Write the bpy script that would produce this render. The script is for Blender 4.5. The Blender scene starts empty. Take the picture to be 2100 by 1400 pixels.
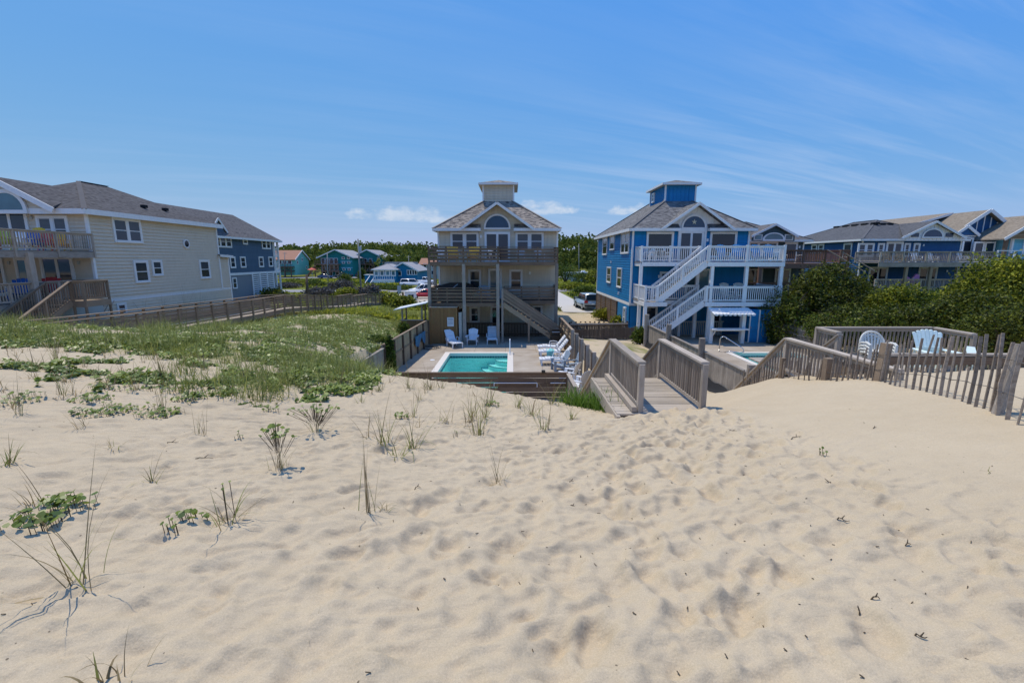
import bpy, bmesh, math, random
import numpy as np
from mathutils import Vector, Matrix
R = math.radians
random.seed(7)
RNG = np.random.default_rng(7)
scene = bpy.context.scene
COL = scene.collection

# ---------------------------------------------------------------- camera
CH = 5.4                      # eye height above the pool patio (z = 0)
F = 933.0                     # focal length in pixels of the 2100 px wide photograph
PIT = R(10.2)
cosp, sinp = math.cos(PIT), math.sin(PIT)
cam = bpy.data.objects.new('camera', bpy.data.cameras.new('camera'))
COL.objects.link(cam)
cam.location = (0, 0, CH)
cam.rotation_euler = (R(90) - PIT, 0, 0)
cam.data.sensor_width = 36
cam.data.sensor_fit = 'HORIZONTAL'
cam.data.lens = 36 * F / 2100
cam.data.clip_start = 0.05
cam.data.clip_end = 6000
scene.camera = cam

# ---------------------------------------------------------------- sky, sun, exposure
world = bpy.data.worlds.new('World')
scene.world = world
world.use_nodes = True
SUN_EL, SUN_AZ = R(69), R(-47)      # the sun stands high, behind the houses and to the left
def world_nodes():
    nt = world.node_tree; N = nt.nodes; L = nt.links
    N.clear()
    out = N.new('ShaderNodeOutputWorld'); bg = N.new('ShaderNodeBackground')
    sky = N.new('ShaderNodeTexSky'); sky.sky_type = 'NISHITA'; sky.sun_disc = False
    sky.sun_elevation = SUN_EL; sky.sun_rotation = SUN_AZ % (2 * math.pi)
    sky.air_density = 1.0; sky.dust_density = 0.2; sky.ozone_density = 2.6; sky.altitude = 0
    tc = N.new('ShaderNodeTexCoord')
    def m(op, a, b=None, c=None, clamp=False):
        n = N.new('ShaderNodeMath'); n.operation = op; n.use_clamp = clamp
        for i, v in enumerate((a, b, c)):
            if v is None: continue
            if isinstance(v, (int, float)): n.inputs[i].default_value = v
            else: L.new(v, n.inputs[i])
        return n.outputs[0]
    sep = N.new('ShaderNodeSeparateXYZ'); L.new(tc.outputs['Generated'], sep.inputs[0])
    x, y, z = sep.outputs
    az = m('ARCTAN2', x, y); el = m('ARCSINE', z)
    # high thin cirrus, drawn out in streaks on a flat layer overhead
    zz = m('ADD', m('MAXIMUM', z, 0.0), 0.10)
    u = m('DIVIDE', x, zz); v = m('DIVIDE', y, zz)
    cmb = N.new('ShaderNodeCombineXYZ')
    L.new(m('MULTIPLY', m('ADD', m('MULTIPLY', u, 0.93), m('MULTIPLY', v, 0.36)), 0.42), cmb.inputs[0])
    L.new(m('MULTIPLY', m('SUBTRACT', m('MULTIPLY', v, 0.93), m('MULTIPLY', u, 0.36)), 3.9), cmb.inputs[1])
    n1 = N.new('ShaderNodeTexNoise'); n1.inputs['Scale'].default_value = 1.0; n1.inputs['Detail'].default_value = 9
    n1.inputs['Roughness'].default_value = 0.62; n1.inputs['Distortion'].default_value = 0.35
    L.new(cmb.outputs[0], n1.inputs['Vector'])
    cmb2 = N.new('ShaderNodeCombineXYZ'); L.new(u, cmb2.inputs[0]); L.new(v, cmb2.inputs[1]); cmb2.inputs[2].default_value = 3.7
    n2 = N.new('ShaderNodeTexNoise'); n2.inputs['Scale'].default_value = 0.33; n2.inputs['Detail'].default_value = 3
    L.new(cmb2.outputs[0], n2.inputs['Vector'])
    side = m('MULTIPLY_ADD', az, 0.30, 0.30, clamp=True)
    cir = m('MULTIPLY', m('MULTIPLY_ADD', n1.outputs[0], 3.6, -1.50, clamp=True), m('MULTIPLY_ADD', n2.outputs[0], 2.8, -0.85, clamp=True))
    cir = m('MULTIPLY', cir, m('MULTIPLY_ADD', side, 1.9, 0.12))
    # a few small fair-weather cumulus low over the land
    nv = N.new('ShaderNodeCombineXYZ'); L.new(m('MULTIPLY', az, 26), nv.inputs[0]); L.new(m('MULTIPLY', el, 46), nv.inputs[1])
    n3 = N.new('ShaderNodeTexNoise'); n3.inputs['Scale'].default_value = 1.0; n3.inputs['Detail'].default_value = 7
    n3.inputs['Roughness'].default_value = 0.58
    L.new(nv.outputs[0], n3.inputs['Vector'])
    cum = None
    for px, py, wpx, hpx in ((835, 447, 125, 27), (915, 452, 70, 14), (1108, 433, 88, 24), (1285, 436, 55, 15), (1340, 428, 50, 16)):
        d = Vector(((px - 1050) / F, cosp + (700 - py) / F * sinp, -sinp + (700 - py) / F * cosp)).normalized()
        a0, e0 = math.atan2(d.x, d.y), math.asin(d.z)
        da = m('MULTIPLY', m('SUBTRACT', az, a0), F / wpx)
        e_ = m('SUBTRACT', el, e0)
        de = m('MULTIPLY', m('MAXIMUM', e_, m('MULTIPLY', e_, -2.6)), F / hpx)
        dist = m('ADD', m('MULTIPLY', da, da), m('MULTIPLY', de, de))
        k = m('SUBTRACT', m('MULTIPLY_ADD', n3.outputs[0], 2.6, -0.62), dist)
        k = m('MULTIPLY', k, 1.5, clamp=True)
        cum = k if cum is None else m('MAXIMUM', cum, k)
    mx = N.new('ShaderNodeMix'); mx.data_type = 'RGBA'
    L.new(m('MULTIPLY', cir, 0.66, clamp=True), mx.inputs[0])
    sc_ = N.new('ShaderNodeSeparateColor'); L.new(sky.outputs[0], sc_.inputs[0]); cc_ = N.new('ShaderNodeCombineColor')
    for i, (mul, g_) in enumerate(((0.27, 0.95), (0.85, 0.43), (4.12, -0.18))):      # the camera's rendering of the clear sky
        L.new(m('MULTIPLY', m('POWER', sc_.outputs[i], g_), mul), cc_.inputs[i])
    L.new(cc_.outputs[0], mx.inputs[6]); mx.inputs[7].default_value = (1.8, 2.35, 3.3, 1)
    mx2 = N.new('ShaderNodeMix'); mx2.data_type = 'RGBA'
    L.new(m('MULTIPLY', cum, 0.66), mx2.inputs[0])
    L.new(mx.outputs[2], mx2.inputs[6])
    rp = N.new('ShaderNodeMix'); rp.data_type = 'RGBA'
    L.new(m('MULTIPLY_ADD', n3.outputs[0], 3.0, -0.95, clamp=True), rp.inputs[0])
    rp.inputs[6].default_value = (1.75, 2.25, 3.0, 1); rp.inputs[7].default_value = (2.75, 3.0, 3.35, 1)
    L.new(rp.outputs[2], mx2.inputs[7])
    L.new(mx2.outputs[2], bg.inputs[0])
    bg.inputs[1].default_value = 0.15
    L.new(bg.outputs[0], out.inputs[0])
world_nodes()
sl = bpy.data.lights.new('sun', 'SUN'); sl.energy = 2.0; sl.angle = R(0.53); sl.color = (1.0, 0.93, 0.81)
sun = bpy.data.objects.new('sun', sl); COL.objects.link(sun)
sd = Vector((math.sin(SUN_AZ) * math.cos(SUN_EL), math.cos(SUN_AZ) * math.cos(SUN_EL), math.sin(SUN_EL)))
sun.rotation_euler = sd.to_track_quat('Z', 'Y').to_euler()
sun.location = (0, 0, 60)
vs = scene.view_settings
vs.view_transform = 'Standard'; vs.look = 'None'; vs.exposure = 0.8; vs.gamma = 1.0; vs.use_curve_mapping = False
scene.render.engine = 'CYCLES'
scene.cycles.max_bounces = 6; scene.cycles.transparent_max_bounces = 16
scene.cycles.use_denoising = True

# ---------------------------------------------------------------- measuring helpers (photograph -> metres)
def P(px, py, Y):
    u = (px - 1050) / F; v = (700 - py) / F
    t = Y / (cosp + v * sinp)
    return Vector((u * t, Y, CH + (v * cosp - sinp) * t))
def PX(px, py, X):
    u = (px - 1050) / F; v = (700 - py) / F
    t = X / u
    return Vector((X, t * (cosp + v * sinp), CH + (v * cosp - sinp) * t))
def PZ(px, py, z):
    u = (px - 1050) / F; v = (700 - py) / F
    t = (z - CH) / (v * cosp - sinp)
    return Vector((u * t, t * (cosp + v * sinp), z))

# ---------------------------------------------------------------- materials
MATS = {}
def nmat(name):
    m = bpy.data.materials.new(name); m.use_nodes = True
    nt = m.node_tree
    MATS[name] = m
    return m, nt.nodes, nt.links, nt.nodes['Principled BSDF']
def setspec(b, v):
    b.inputs['Specular IOR Level'].default_value = v
def mathn(N, L, op, a, b=None, c=None, clamp=False):
    n = N.new('ShaderNodeMath'); n.operation = op; n.use_clamp = clamp
    for i, v in enumerate((a, b, c)):
        if v is None: continue
        if isinstance(v, (int, float)): n.inputs[i].default_value = v
        else: L.new(v, n.inputs[i])
    return n.outputs[0]
def mixc(N, L, fac, a, b, mode='MIX'):
    n = N.new('ShaderNodeMix'); n.data_type = 'RGBA'; n.blend_type = mode
    for i, v in ((0, fac), (6, a), (7, b)):
        if isinstance(v, (int, float)): n.inputs[i].default_value = v
        elif isinstance(v, tuple): n.inputs[i].default_value = (*v, 1) if len(v) == 3 else v
        else: L.new(v, n.inputs[i])
    return n.outputs[2]
def noise(N, L, vec, scale, detail=4, rough=0.55, dist=0.0):
    n = N.new('ShaderNodeTexNoise')
    n.inputs['Scale'].default_value = scale; n.inputs['Detail'].default_value = detail
    n.inputs['Roughness'].default_value = rough; n.inputs['Distortion'].default_value = dist
    if vec is not None: L.new(vec, n.inputs['Vector'])
    return n.outputs[0]
def mapping(N, L, vec, sc=(1, 1, 1), loc=(0, 0, 0)):
    n = N.new('ShaderNodeMapping'); L.new(vec, n.inputs[0])
    n.inputs['Scale'].default_value = sc; n.inputs['Location'].default_value = loc
    return n.outputs[0]
def bump(N, L, b, h, strength=0.3, dist=0.01):
    n = N.new('ShaderNodeBump'); n.inputs['Strength'].default_value = strength; n.inputs['Distance'].default_value = dist
    L.new(h, n.inputs['Height']); L.new(n.outputs[0], b.inputs['Normal'])
def geopos(N):
    return N.new('ShaderNodeNewGeometry').outputs['Position']
def plain(name, col, rough=0.6, spec=0.3, var=0.10, sc=1.5, metal=0.0, bmp=0.0, orand=0.10, lapv=0.0):
    m, N, L, b = nmat(name)
    pos = geopos(N)
    f = noise(N, L, pos, sc, 6, 0.65)
    f2 = noise(N, L, mapping(N, L, pos, (6, 6, 0.7)), sc, 4)
    fac = mathn(N, L, 'MULTIPLY_ADD', mathn(N, L, 'ADD', f, f2), var * 2, 1.0 - var * 2)
    oi = N.new('ShaderNodeObjectInfo')
    fac = mathn(N, L, 'MULTIPLY', fac, mathn(N, L, 'MULTIPLY_ADD', oi.outputs['Random'], orand, 1 - orand / 2))
    if lapv:            # every course of boards weathered a little differently
        sz = N.new('ShaderNodeSeparateXYZ'); L.new(pos, sz.inputs[0])
        wn = N.new('ShaderNodeTexWhiteNoise'); wn.noise_dimensions = '1D'; L.new(mathn(N, L, 'FLOOR', mathn(N, L, 'DIVIDE', mathn(N, L, 'ADD', sz.outputs[2], 0.1), 0.19)), wn.inputs['W'])
        st_ = noise(N, L, mapping(N, L, pos, (5, 5, 0.35)), 1.3, 5, 0.7)
        fac = mathn(N, L, 'MULTIPLY', fac, mathn(N, L, 'MULTIPLY_ADD', wn.outputs['Value'], lapv, 1 - lapv / 2))
        fac = mathn(N, L, 'MULTIPLY', fac, mathn(N, L, 'MULTIPLY_ADD', mathn(N, L, 'MULTIPLY_ADD', st_, 3.0, -1.35, clamp=True), -0.22, 1.0))
    vv = N.new('ShaderNodeVectorMath'); vv.operation = 'SCALE'; vv.inputs[0].default_value = col
    L.new(fac, vv.inputs['Scale'])
    L.new(vv.outputs[0], b.inputs['Base Color'])
    b.inputs['Roughness'].default_value = rough; b.inputs['Metallic'].default_value = metal
    setspec(b, spec)
    if bmp: bump(N, L, b, noise(N, L, pos, 60, 4), bmp, 0.01)
    return m
def wood(name, dark, light, rough=0.85, orand=0.45, pos_streak=True):
    """weathered boards: grain along the local X of each board, tone different from board to board"""
    m, N, L, b = nmat(name)
    tc = N.new('ShaderNodeTexCoord'); oi = N.new('ShaderNodeObjectInfo')
    mp = N.new('ShaderNodeMapping'); L.new(tc.outputs['Object'], mp.inputs[0])
    mp.inputs['Scale'].default_value = (2.0, 9.0, 9.0)
    off = N.new('ShaderNodeCombineXYZ')
    for i in range(3): L.new(mathn(N, L, 'MULTIPLY', oi.outputs['Random'], 37.0 + 11 * i), off.inputs[i])
    L.new(off.outputs[0], mp.inputs['Location'])
    g = noise(N, L, mp.outputs[0], 2.2, 7, 0.7, 0.6)
    pos = geopos(N)
    big = noise(N, L, pos, 1.6, 5, 0.6)
    fine = noise(N, L, pos, 38, 4, 0.7)
    t = mathn(N, L, 'MULTIPLY_ADD', g, 1.7, -0.42)
    t = mathn(N, L, 'ADD', t, mathn(N, L, 'MULTIPLY_ADD', big, 0.7, -0.35))
    t = mathn(N, L, 'ADD', t, mathn(N, L, 'MULTIPLY_ADD', fine, 0.35, -0.17), clamp=True)
    c = mixc(N, L, t, dark, light)
    vv = N.new('ShaderNodeVectorMath'); vv.operation = 'SCALE'; L.new(c, vv.inputs[0])
    L.new(mathn(N, L, 'MULTIPLY_ADD', oi.outputs['Random'], orand, 1 - orand * 0.5), vv.inputs['Scale'])
    L.new(vv.outputs[0], b.inputs['Base Color'])
    b.inputs['Roughness'].default_value = rough; setspec(b, 0.18)
    bump(N, L, b, g, 0.35, 0.01)
    return m
def shingles(name, cols, w=0.21, h=0.115, bmp=0.5, rough=0.95, jitter=0.35, big_=0.25):
    """asphalt or cedar shingles: every tab its own tone, UV in metres (u along the course, v up the slope)"""
    m, N, L, b = nmat(name)
    tc = N.new('ShaderNodeTexCoord'); sp = N.new('ShaderNodeSeparateXYZ'); L.new(tc.outputs['UV'], sp.inputs[0])
    row = mathn(N, L, 'FLOOR', mathn(N, L, 'DIVIDE', sp.outputs[1], h))
    wn0 = N.new('ShaderNodeTexWhiteNoise'); wn0.noise_dimensions = '1D'; L.new(row, wn0.inputs['W'])
    colu = mathn(N, L, 'FLOOR', mathn(N, L, 'ADD', mathn(N, L, 'DIVIDE', sp.outputs[0], w), mathn(N, L, 'MULTIPLY', wn0.outputs['Value'], 7.0)))
    cv = N.new('ShaderNodeCombineXYZ'); L.new(colu, cv.inputs[0]); L.new(row, cv.inputs[1])
    wn = N.new('ShaderNodeTexWhiteNoise'); wn.noise_dimensions = '2D'; L.new(cv.outputs[0], wn.inputs['Vector'])
    rp = N.new('ShaderNodeValToRGB'); rp.color_ramp.interpolation = 'LINEAR'
    e = rp.color_ramp.elements
    for i, c in enumerate(cols):
        p = i / (len(cols) - 1)
        if i < 2: e[i].position = p; e[i].color = (*c, 1)
        else:
            q = e.new(p); q.color = (*c, 1)
    if len(cols) > 2:
        for i, c in enumerate(cols): e[i].position = i / (len(cols) - 1); e[i].color = (*c, 1)
    L.new(wn.outputs['Value'], rp.inputs[0])
    pos = geopos(N)
    g = noise(N, L, pos, 90, 3, 0.7); big = noise(N, L, pos, 0.7, 4)
    vv = N.new('ShaderNodeVectorMath'); vv.operation = 'SCALE'; L.new(rp.outputs[0], vv.inputs[0])
    L.new(mathn(N, L, 'MULTIPLY', mathn(N, L, 'MULTIPLY_ADD', g, 0.5, 0.75), mathn(N, L, 'MULTIPLY_ADD', big, big_, 1 - big_ / 2)), vv.inputs['Scale'])
    L.new(vv.outputs[0], b.inputs['Base Color'])
    b.inputs['Roughness'].default_value = rough; setspec(b, 0.15)
    fr = mathn(N, L, 'FRACT', mathn(N, L, 'DIVIDE', sp.outputs[1], h))
    bump(N, L, b, mathn(N, L, 'ADD', mathn(N, L, 'MULTIPLY', fr, -1.0), mathn(N, L, 'MULTIPLY', wn.outputs['Value'], jitter)), bmp, 0.015)
    return m
def leafmat(name, c0, c1, rough=0.55, trans=0.35, spec=0.3):
    """leaves: tone from the per-leaf attribute 'tone'"""
    m, N, L, b = nmat(name)
    at = N.new('ShaderNodeAttribute'); at.attribute_name = 'tone'
    c = mixc(N, L, at.outputs['Fac'], c0, c1)
    L.new(c, b.inputs['Base Color']); b.inputs['Roughness'].default_value = rough; setspec(b, spec)
    tr = N.new('ShaderNodeBsdfTranslucent'); L.new(c, tr.inputs[0])
    mx = N.new('ShaderNodeMixShader'); mx.inputs[0].default_value = trans
    L.new(b.outputs[0], mx.inputs[1]); L.new(tr.outputs[0], mx.inputs[2])
    L.new(mx.outputs[0], N['Material Output'].inputs[0])
    return m
def glassmat(name, col, rough=0.04, spec=0.6):
    m, N, L, b = nmat(name)
    oi = N.new('ShaderNodeObjectInfo'); pos = geopos(N)
    f = noise(N, L, pos, 0.9, 3)
    vv = N.new('ShaderNodeVectorMath'); vv.operation = 'SCALE'; vv.inputs[0].default_value = col
    L.new(mathn(N, L, 'MULTIPLY', mathn(N, L, 'MULTIPLY_ADD', oi.outputs['Random'], 0.9, 0.55), mathn(N, L, 'MULTIPLY_ADD', f, 0.8, 0.6)), vv.inputs['Scale'])
    L.new(vv.outputs[0], b.inputs['Base Color'])
    b.inputs['Roughness'].default_value = rough; setspec(b, spec)
    bump(N, L, b, noise(N, L, pos, 1.3, 2), 0.03, 0.05)
    return m

plain('white_trim', (0.78, 0.77, 0.74), 0.55, 0.3, 0.08)
plain('white_paint', (0.80, 0.79, 0.76), 0.5, 0.3, 0.13, 2.5)
plain('white_plastic', (0.80, 0.81, 0.82), 0.35, 0.4, 0.04)
plain('grey_plastic', (0.30, 0.36, 0.42), 0.45, 0.4, 0.05)
plain('mint_paint', (0.74, 0.84, 0.78), 0.5, 0.35, 0.07, 3.0)
plain('cream_plastic', (0.70, 0.68, 0.60), 0.45, 0.35, 0.05, 3.0)
plain('beige_siding', (0.66, 0.575, 0.435), 0.7, 0.2, 0.09, 1.2, lapv=0.16)
plain('blue_siding', (0.005, 0.20, 0.45), 0.55, 0.3, 0.12, 1.2, lapv=0.16)
plain('navy_siding', (0.075, 0.125, 0.18), 0.6, 0.25, 0.08, 1.0, lapv=0.16)
plain('deep_blue_siding', (0.022, 0.10, 0.235), 0.6, 0.25, 0.08, 1.0, lapv=0.16)
plain('slate_siding', (0.07, 0.11, 0.12), 0.6, 0.25, 0.08, 1.0, lapv=0.16)
plain('light_blue_siding', (0.15, 0.42, 0.52), 0.6, 0.25, 0.08, 1.0, lapv=0.16)
plain('grey_siding', (0.23, 0.25, 0.27), 0.65, 0.25, 0.07, 1.0)
plain('mint_siding', (0.17, 0.50, 0.42), 0.65, 0.25, 0.07, 0.8)
plain('teal_siding', (0.012, 0.20, 0.20), 0.65, 0.25, 0.09, 0.8)
plain('cyan_siding', (0.012, 0.22, 0.40), 0.6, 0.25, 0.08, 0.8)
plain('pale_siding', (0.46, 0.48, 0.44), 0.7, 0.2, 0.07, 0.8)
plain('soffit', (0.50, 0.45, 0.35), 0.8, 0.2, 0.08)
plain('porch_ceiling', (0.22, 0.16, 0.10), 0.8, 0.2, 0.1)
plain('black_metal', (0.012, 0.012, 0.013), 0.4, 0.5, 0.1)
plain('black_cover', (0.014, 0.015, 0.018), 0.55, 0.4, 0.15)
plain('chrome', (0.62, 0.62, 0.60), 0.18, 0.5, 0.05, 2, 1.0)
plain('dark_inside', (0.02, 0.022, 0.024), 0.8, 0.2, 0.2)
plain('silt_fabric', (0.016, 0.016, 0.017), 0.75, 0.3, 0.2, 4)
plain('sign_white', (0.72, 0.72, 0.70), 0.6, 0.3, 0.05)
plain('sign_print', (0.28, 0.32, 0.36), 0.7, 0.2, 0.1)
plain('yellow_paint', (0.72, 0.47, 0.03), 0.5, 0.35, 0.06)
plain('orange_paint', (0.66, 0.17, 0.05), 0.5, 0.35, 0.06)
plain('red_paint', (0.50, 0.045, 0.05), 0.5, 0.35, 0.06)
plain('pink_paint', (0.62, 0.12, 0.20), 0.5, 0.35, 0.06)
plain('royal_paint', (0.02, 0.12, 0.42), 0.5, 0.35, 0.06)
plain('sky_paint', (0.03, 0.25, 0.52), 0.5, 0.35, 0.06)
plain('lime_paint', (0.42, 0.50, 0.05), 0.5, 0.35, 0.06)
plain('pink_fabric', (0.55, 0.22, 0.42), 0.7, 0.2, 0.08)
plain('umbrella_red', (0.55, 0.12, 0.08), 0.7, 0.2, 0.1)
plain('teal_towel', (0.20, 0.52, 0.52), 0.9, 0.1, 0.15, 6)
plain('blue_towel', (0.06, 0.16, 0.28), 0.9, 0.1, 0.2, 6)
plain('starfish', (0.62, 0.58, 0.42), 0.8, 0.2, 0.1, 8)
plain('rope_tan', (0.42, 0.38, 0.22), 0.7, 0.2, 0.1, 8)
plain('car_white', (0.78, 0.79, 0.80), 0.22, 0.5, 0.02, 1)
plain('car_silver', (0.40, 0.45, 0.47), 0.25, 0.55, 0.03, 1, 0.4)
plain('car_red', (0.40, 0.02, 0.025), 0.22, 0.5, 0.03, 1)
plain('car_black', (0.018, 0.02, 0.024), 0.2, 0.5, 0.03, 1)
plain('car_blue', (0.02, 0.05, 0.14), 0.2, 0.5, 0.03, 1)
plain('rubber', (0.018, 0.018, 0.018), 0.85, 0.2, 0.2, 6)
plain('rim_metal', (0.45, 0.45, 0.46), 0.3, 0.5, 0.1, 6, 0.8)
plain('tail_red', (0.45, 0.015, 0.015), 0.25, 0.5, 0.05)
plain('lamp_clear', (0.75, 0.76, 0.78), 0.1, 0.6, 0.05)
plain('bin_plastic', (0.03, 0.036, 0.04), 0.55, 0.3, 0.15, 4)
plain('pole_grey', (0.30, 0.29, 0.27), 0.85, 0.2, 0.12, 2)
plain('transformer_grey', (0.50, 0.52, 0.54), 0.5, 0.4, 0.08)
plain('asphalt', (0.30, 0.29, 0.275), 0.95, 0.15, 0.10, 0.6, 0, 0.3)
plain('sea_water', (0.02, 0.07, 0.10), 0.25, 0.5, 0.1, 0.05, 0, 0.6)
plain('gravel_lane', (0.50, 0.43, 0.34), 0.95, 0.1, 0.10, 0.5, 0, 0.4)
plain('concrete_drive', (0.50, 0.46, 0.40), 0.9, 0.15, 0.06, 0.8, 0, 0.2)
plain('coping_stone', (0.68, 0.62, 0.54), 0.8, 0.2, 0.06, 3)
plain('tile_band', (0.02, 0.09, 0.12), 0.3, 0.5, 0.25, 14)
plain('metal_roof_white', (0.78, 0.78, 0.77), 0.4, 0.4, 0.05)
plain('grey_roof', (0.34, 0.33, 0.33), 0.9, 0.15, 0.12, 2)
plain('orange_roof', (0.38, 0.20, 0.13), 0.9, 0.15, 0.12, 2)
plain('wire', (0.10, 0.095, 0.09), 0.6, 0.3, 0.1)
plain('dry_twig', (0.10, 0.075, 0.05), 0.9, 0.1, 0.2, 20)
wood('wood_grey', (0.15, 0.122, 0.098), (0.50, 0.435, 0.36))
wood('wood_rail', (0.24, 0.195, 0.15), (0.60, 0.51, 0.41), orand=0.5)
wood('wood_slat', (0.17, 0.13, 0.095), (0.46, 0.375, 0.29), orand=0.5)
wood('wood_brown', (0.105, 0.07, 0.045), (0.285, 0.20, 0.135))
wood('wood_walk', (0.165, 0.115, 0.076), (0.41, 0.31, 0.215), orand=0.35)
wood('wood_tan', (0.24, 0.18, 0.115), (0.46, 0.36, 0.24), orand=0.25)
wood('wood_dark', (0.07, 0.05, 0.036), (0.19, 0.14, 0.10), orand=0.4)
wood('wood_cedar', (0.20, 0.105, 0.04), (0.37, 0.21, 0.09), orand=0.25)
wood('wood_redbrown', (0.155, 0.08, 0.05), (0.32, 0.19, 0.125), orand=0.3)
wood('wood_plank', (0.28, 0.23, 0.175), (0.58, 0.50, 0.40), orand=0.35)
wood('bark', (0.04, 0.03, 0.022), (0.12, 0.10, 0.08))
shingles('roof_tan', ((0.075, 0.068, 0.063), (0.23, 0.195, 0.16), (0.37, 0.315, 0.255), (0.13, 0.118, 0.11)))
shingles('roof_grey', ((0.075, 0.074, 0.074), (0.205, 0.195, 0.185), (0.13, 0.125, 0.12), (0.25, 0.24, 0.225)))
shingles('roof_dark', ((0.055, 0.05, 0.05), (0.125, 0.118, 0.115), (0.085, 0.078, 0.077)))
shingles('roof_mid', ((0.09, 0.085, 0.085), (0.165, 0.155, 0.15), (0.12, 0.112, 0.11)))
shingles('roof_slate', ((0.075, 0.078, 0.085), (0.125, 0.125, 0.13), (0.095, 0.097, 0.10)))
shingles('roof_brown', ((0.20, 0.165, 0.125), (0.30, 0.25, 0.19), (0.25, 0.205, 0.155)))
shingles('shake_siding', ((0.645, 0.555, 0.425), (0.69, 0.595, 0.46), (0.665, 0.575, 0.44)), w=0.14, h=0.21, bmp=0.25, jitter=0.1, big_=0.12)
glassmat('glass', (0.020, 0.030, 0.045))
def blindmat():
    m, N, L, b = nmat('glass_blind')
    sz = N.new('ShaderNodeSeparateXYZ'); L.new(geopos(N), sz.inputs[0]); oi = N.new('ShaderNodeObjectInfo')
    w = mathn(N, L, 'FRACT', mathn(N, L, 'MULTIPLY', sz.outputs[2], 14.0))
    c = mixc(N, L, mathn(N, L, 'MULTIPLY', mathn(N, L, 'GREATER_THAN', w, 0.35), mathn(N, L, 'MULTIPLY_ADD', oi.outputs['Random'], 0.9, 0.1)), (0.025, 0.032, 0.045), (0.105, 0.115, 0.13))
    L.new(c, b.inputs['Base Color']); b.inputs['Roughness'].default_value = 0.05; setspec(b, 0.5)
blindmat()
glassmat('glass_blue', (0.012, 0.045, 0.10))
glassmat('glass_pale', (0.10, 0.19, 0.22))
glassmat('glass_car', (0.012, 0.015, 0.018))
leafmat('leaf_shrub', (0.014, 0.028, 0.004), (0.21, 0.225, 0.025), 0.55, 0.3, 0.25)
leafmat('leaf_bright', (0.03, 0.055, 0.006), (0.46, 0.46, 0.045), 0.55, 0.38, 0.2)
leafmat('leaf_mid', (0.035, 0.065, 0.010), (0.19, 0.235, 0.035), 0.6, 0.35, 0.2)
leafmat('leaf_grey', (0.075, 0.068, 0.06), (0.22, 0.20, 0.18), 0.8, 0.2, 0.1)
leafmat('leaf_wood', (0.04, 0.065, 0.012), (0.20, 0.23, 0.045), 0.7, 0.4, 0.1)
leafmat('leaf_penny', (0.055, 0.10, 0.010), (0.33, 0.385, 0.06), 0.4, 0.3, 0.42)
leafmat('grass_green', (0.10, 0.13, 0.018), (0.40, 0.41, 0.12), 0.55, 0.4, 0.25)
leafmat('grass_dry', (0.14, 0.098, 0.042), (0.46, 0.36, 0.18), 0.6, 0.25, 0.25)
leafmat('grass_lush', (0.05, 0.115, 0.010), (0.18, 0.30, 0.035), 0.55, 0.35, 0.25)

def mat_water():
    m, N, L, b = nmat('pool_water')
    pos = geopos(N)
    h = noise(N, L, pos, 2.6, 3, 0.5, 0.4)
    bp = N.new('ShaderNodeBump'); bp.inputs['Strength'].default_value = 0.7; bp.inputs['Distance'].default_value = 0.08
    L.new(h, bp.inputs['Height'])
    tr = N.new('ShaderNodeBsdfTransparent'); tr.inputs[0].default_value = (0.72, 0.96, 0.95, 1)
    gl = N.new('ShaderNodeBsdfGlossy'); gl.inputs['Roughness'].default_value = 0.03; L.new(bp.outputs[0], gl.inputs['Normal'])
    fr = N.new('ShaderNodeFresnel'); fr.inputs['IOR'].default_value = 1.33; L.new(bp.outputs[0], fr.inputs['Normal'])
    mx = N.new('ShaderNodeMixShader'); L.new(fr.outputs[0], mx.inputs[0])
    L.new(tr.outputs[0], mx.inputs[1]); L.new(gl.outputs[0], mx.inputs[2])
    L.new(mx.outputs[0], N['Material Output'].inputs[0])
    # plaster of the basin mottled at random between two turquoise tones
    m, N, L, b = nmat('pool_plaster')
    pos = geopos(N)
    vo = N.new('ShaderNodeTexVoronoi'); vo.feature = 'DISTANCE_TO_EDGE'; vo.inputs['Scale'].default_value = 5.5
    L.new(mapping(N, L, pos, (1, 0.6, 1)), vo.inputs['Vector'])
    t = mathn(N, L, 'MULTIPLY_ADD', noise(N, L, pos, 5, 4), 0.8, 0.1, clamp=True)
    c = mixc(N, L, t, (0.36, 0.75, 0.72), (0.48, 0.86, 0.83))
    L.new(c, b.inputs['Base Color']); b.inputs['Roughness'].default_value = 0.7
mat_water()
def mat_concrete():
    m, N, L, b = nmat('patio_concrete')
    pos = geopos(N)
    a = noise(N, L, pos, 0.7, 6, 0.65); s = noise(N, L, mapping(N, L, pos, (0.6, 2.2, 1)), 1.1, 5, 0.6, 1.0)
    g = noise(N, L, pos, 120, 2)
    c = mixc(N, L, mathn(N, L, 'MULTIPLY_ADD', a, 2.2, -0.6, clamp=True), (0.33, 0.265, 0.195), (0.475, 0.41, 0.325))
    c = mixc(N, L, mathn(N, L, 'MULTIPLY_ADD', s, 3.0, -1.5, clamp=True), c, (0.27, 0.205, 0.145))
    vv = N.new('ShaderNodeVectorMath'); vv.operation = 'SCALE'; L.new(c, vv.inputs[0])
    L.new(mathn(N, L, 'MULTIPLY_ADD', g, 0.3, 0.85), vv.inputs['Scale'])
    L.new(vv.outputs[0], b.inputs['Base Color']); b.inputs['Roughness'].default_value = 0.9; setspec(b, 0.2)
    bump(N, L, b, g, 0.2, 0.005)
mat_concrete()
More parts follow.
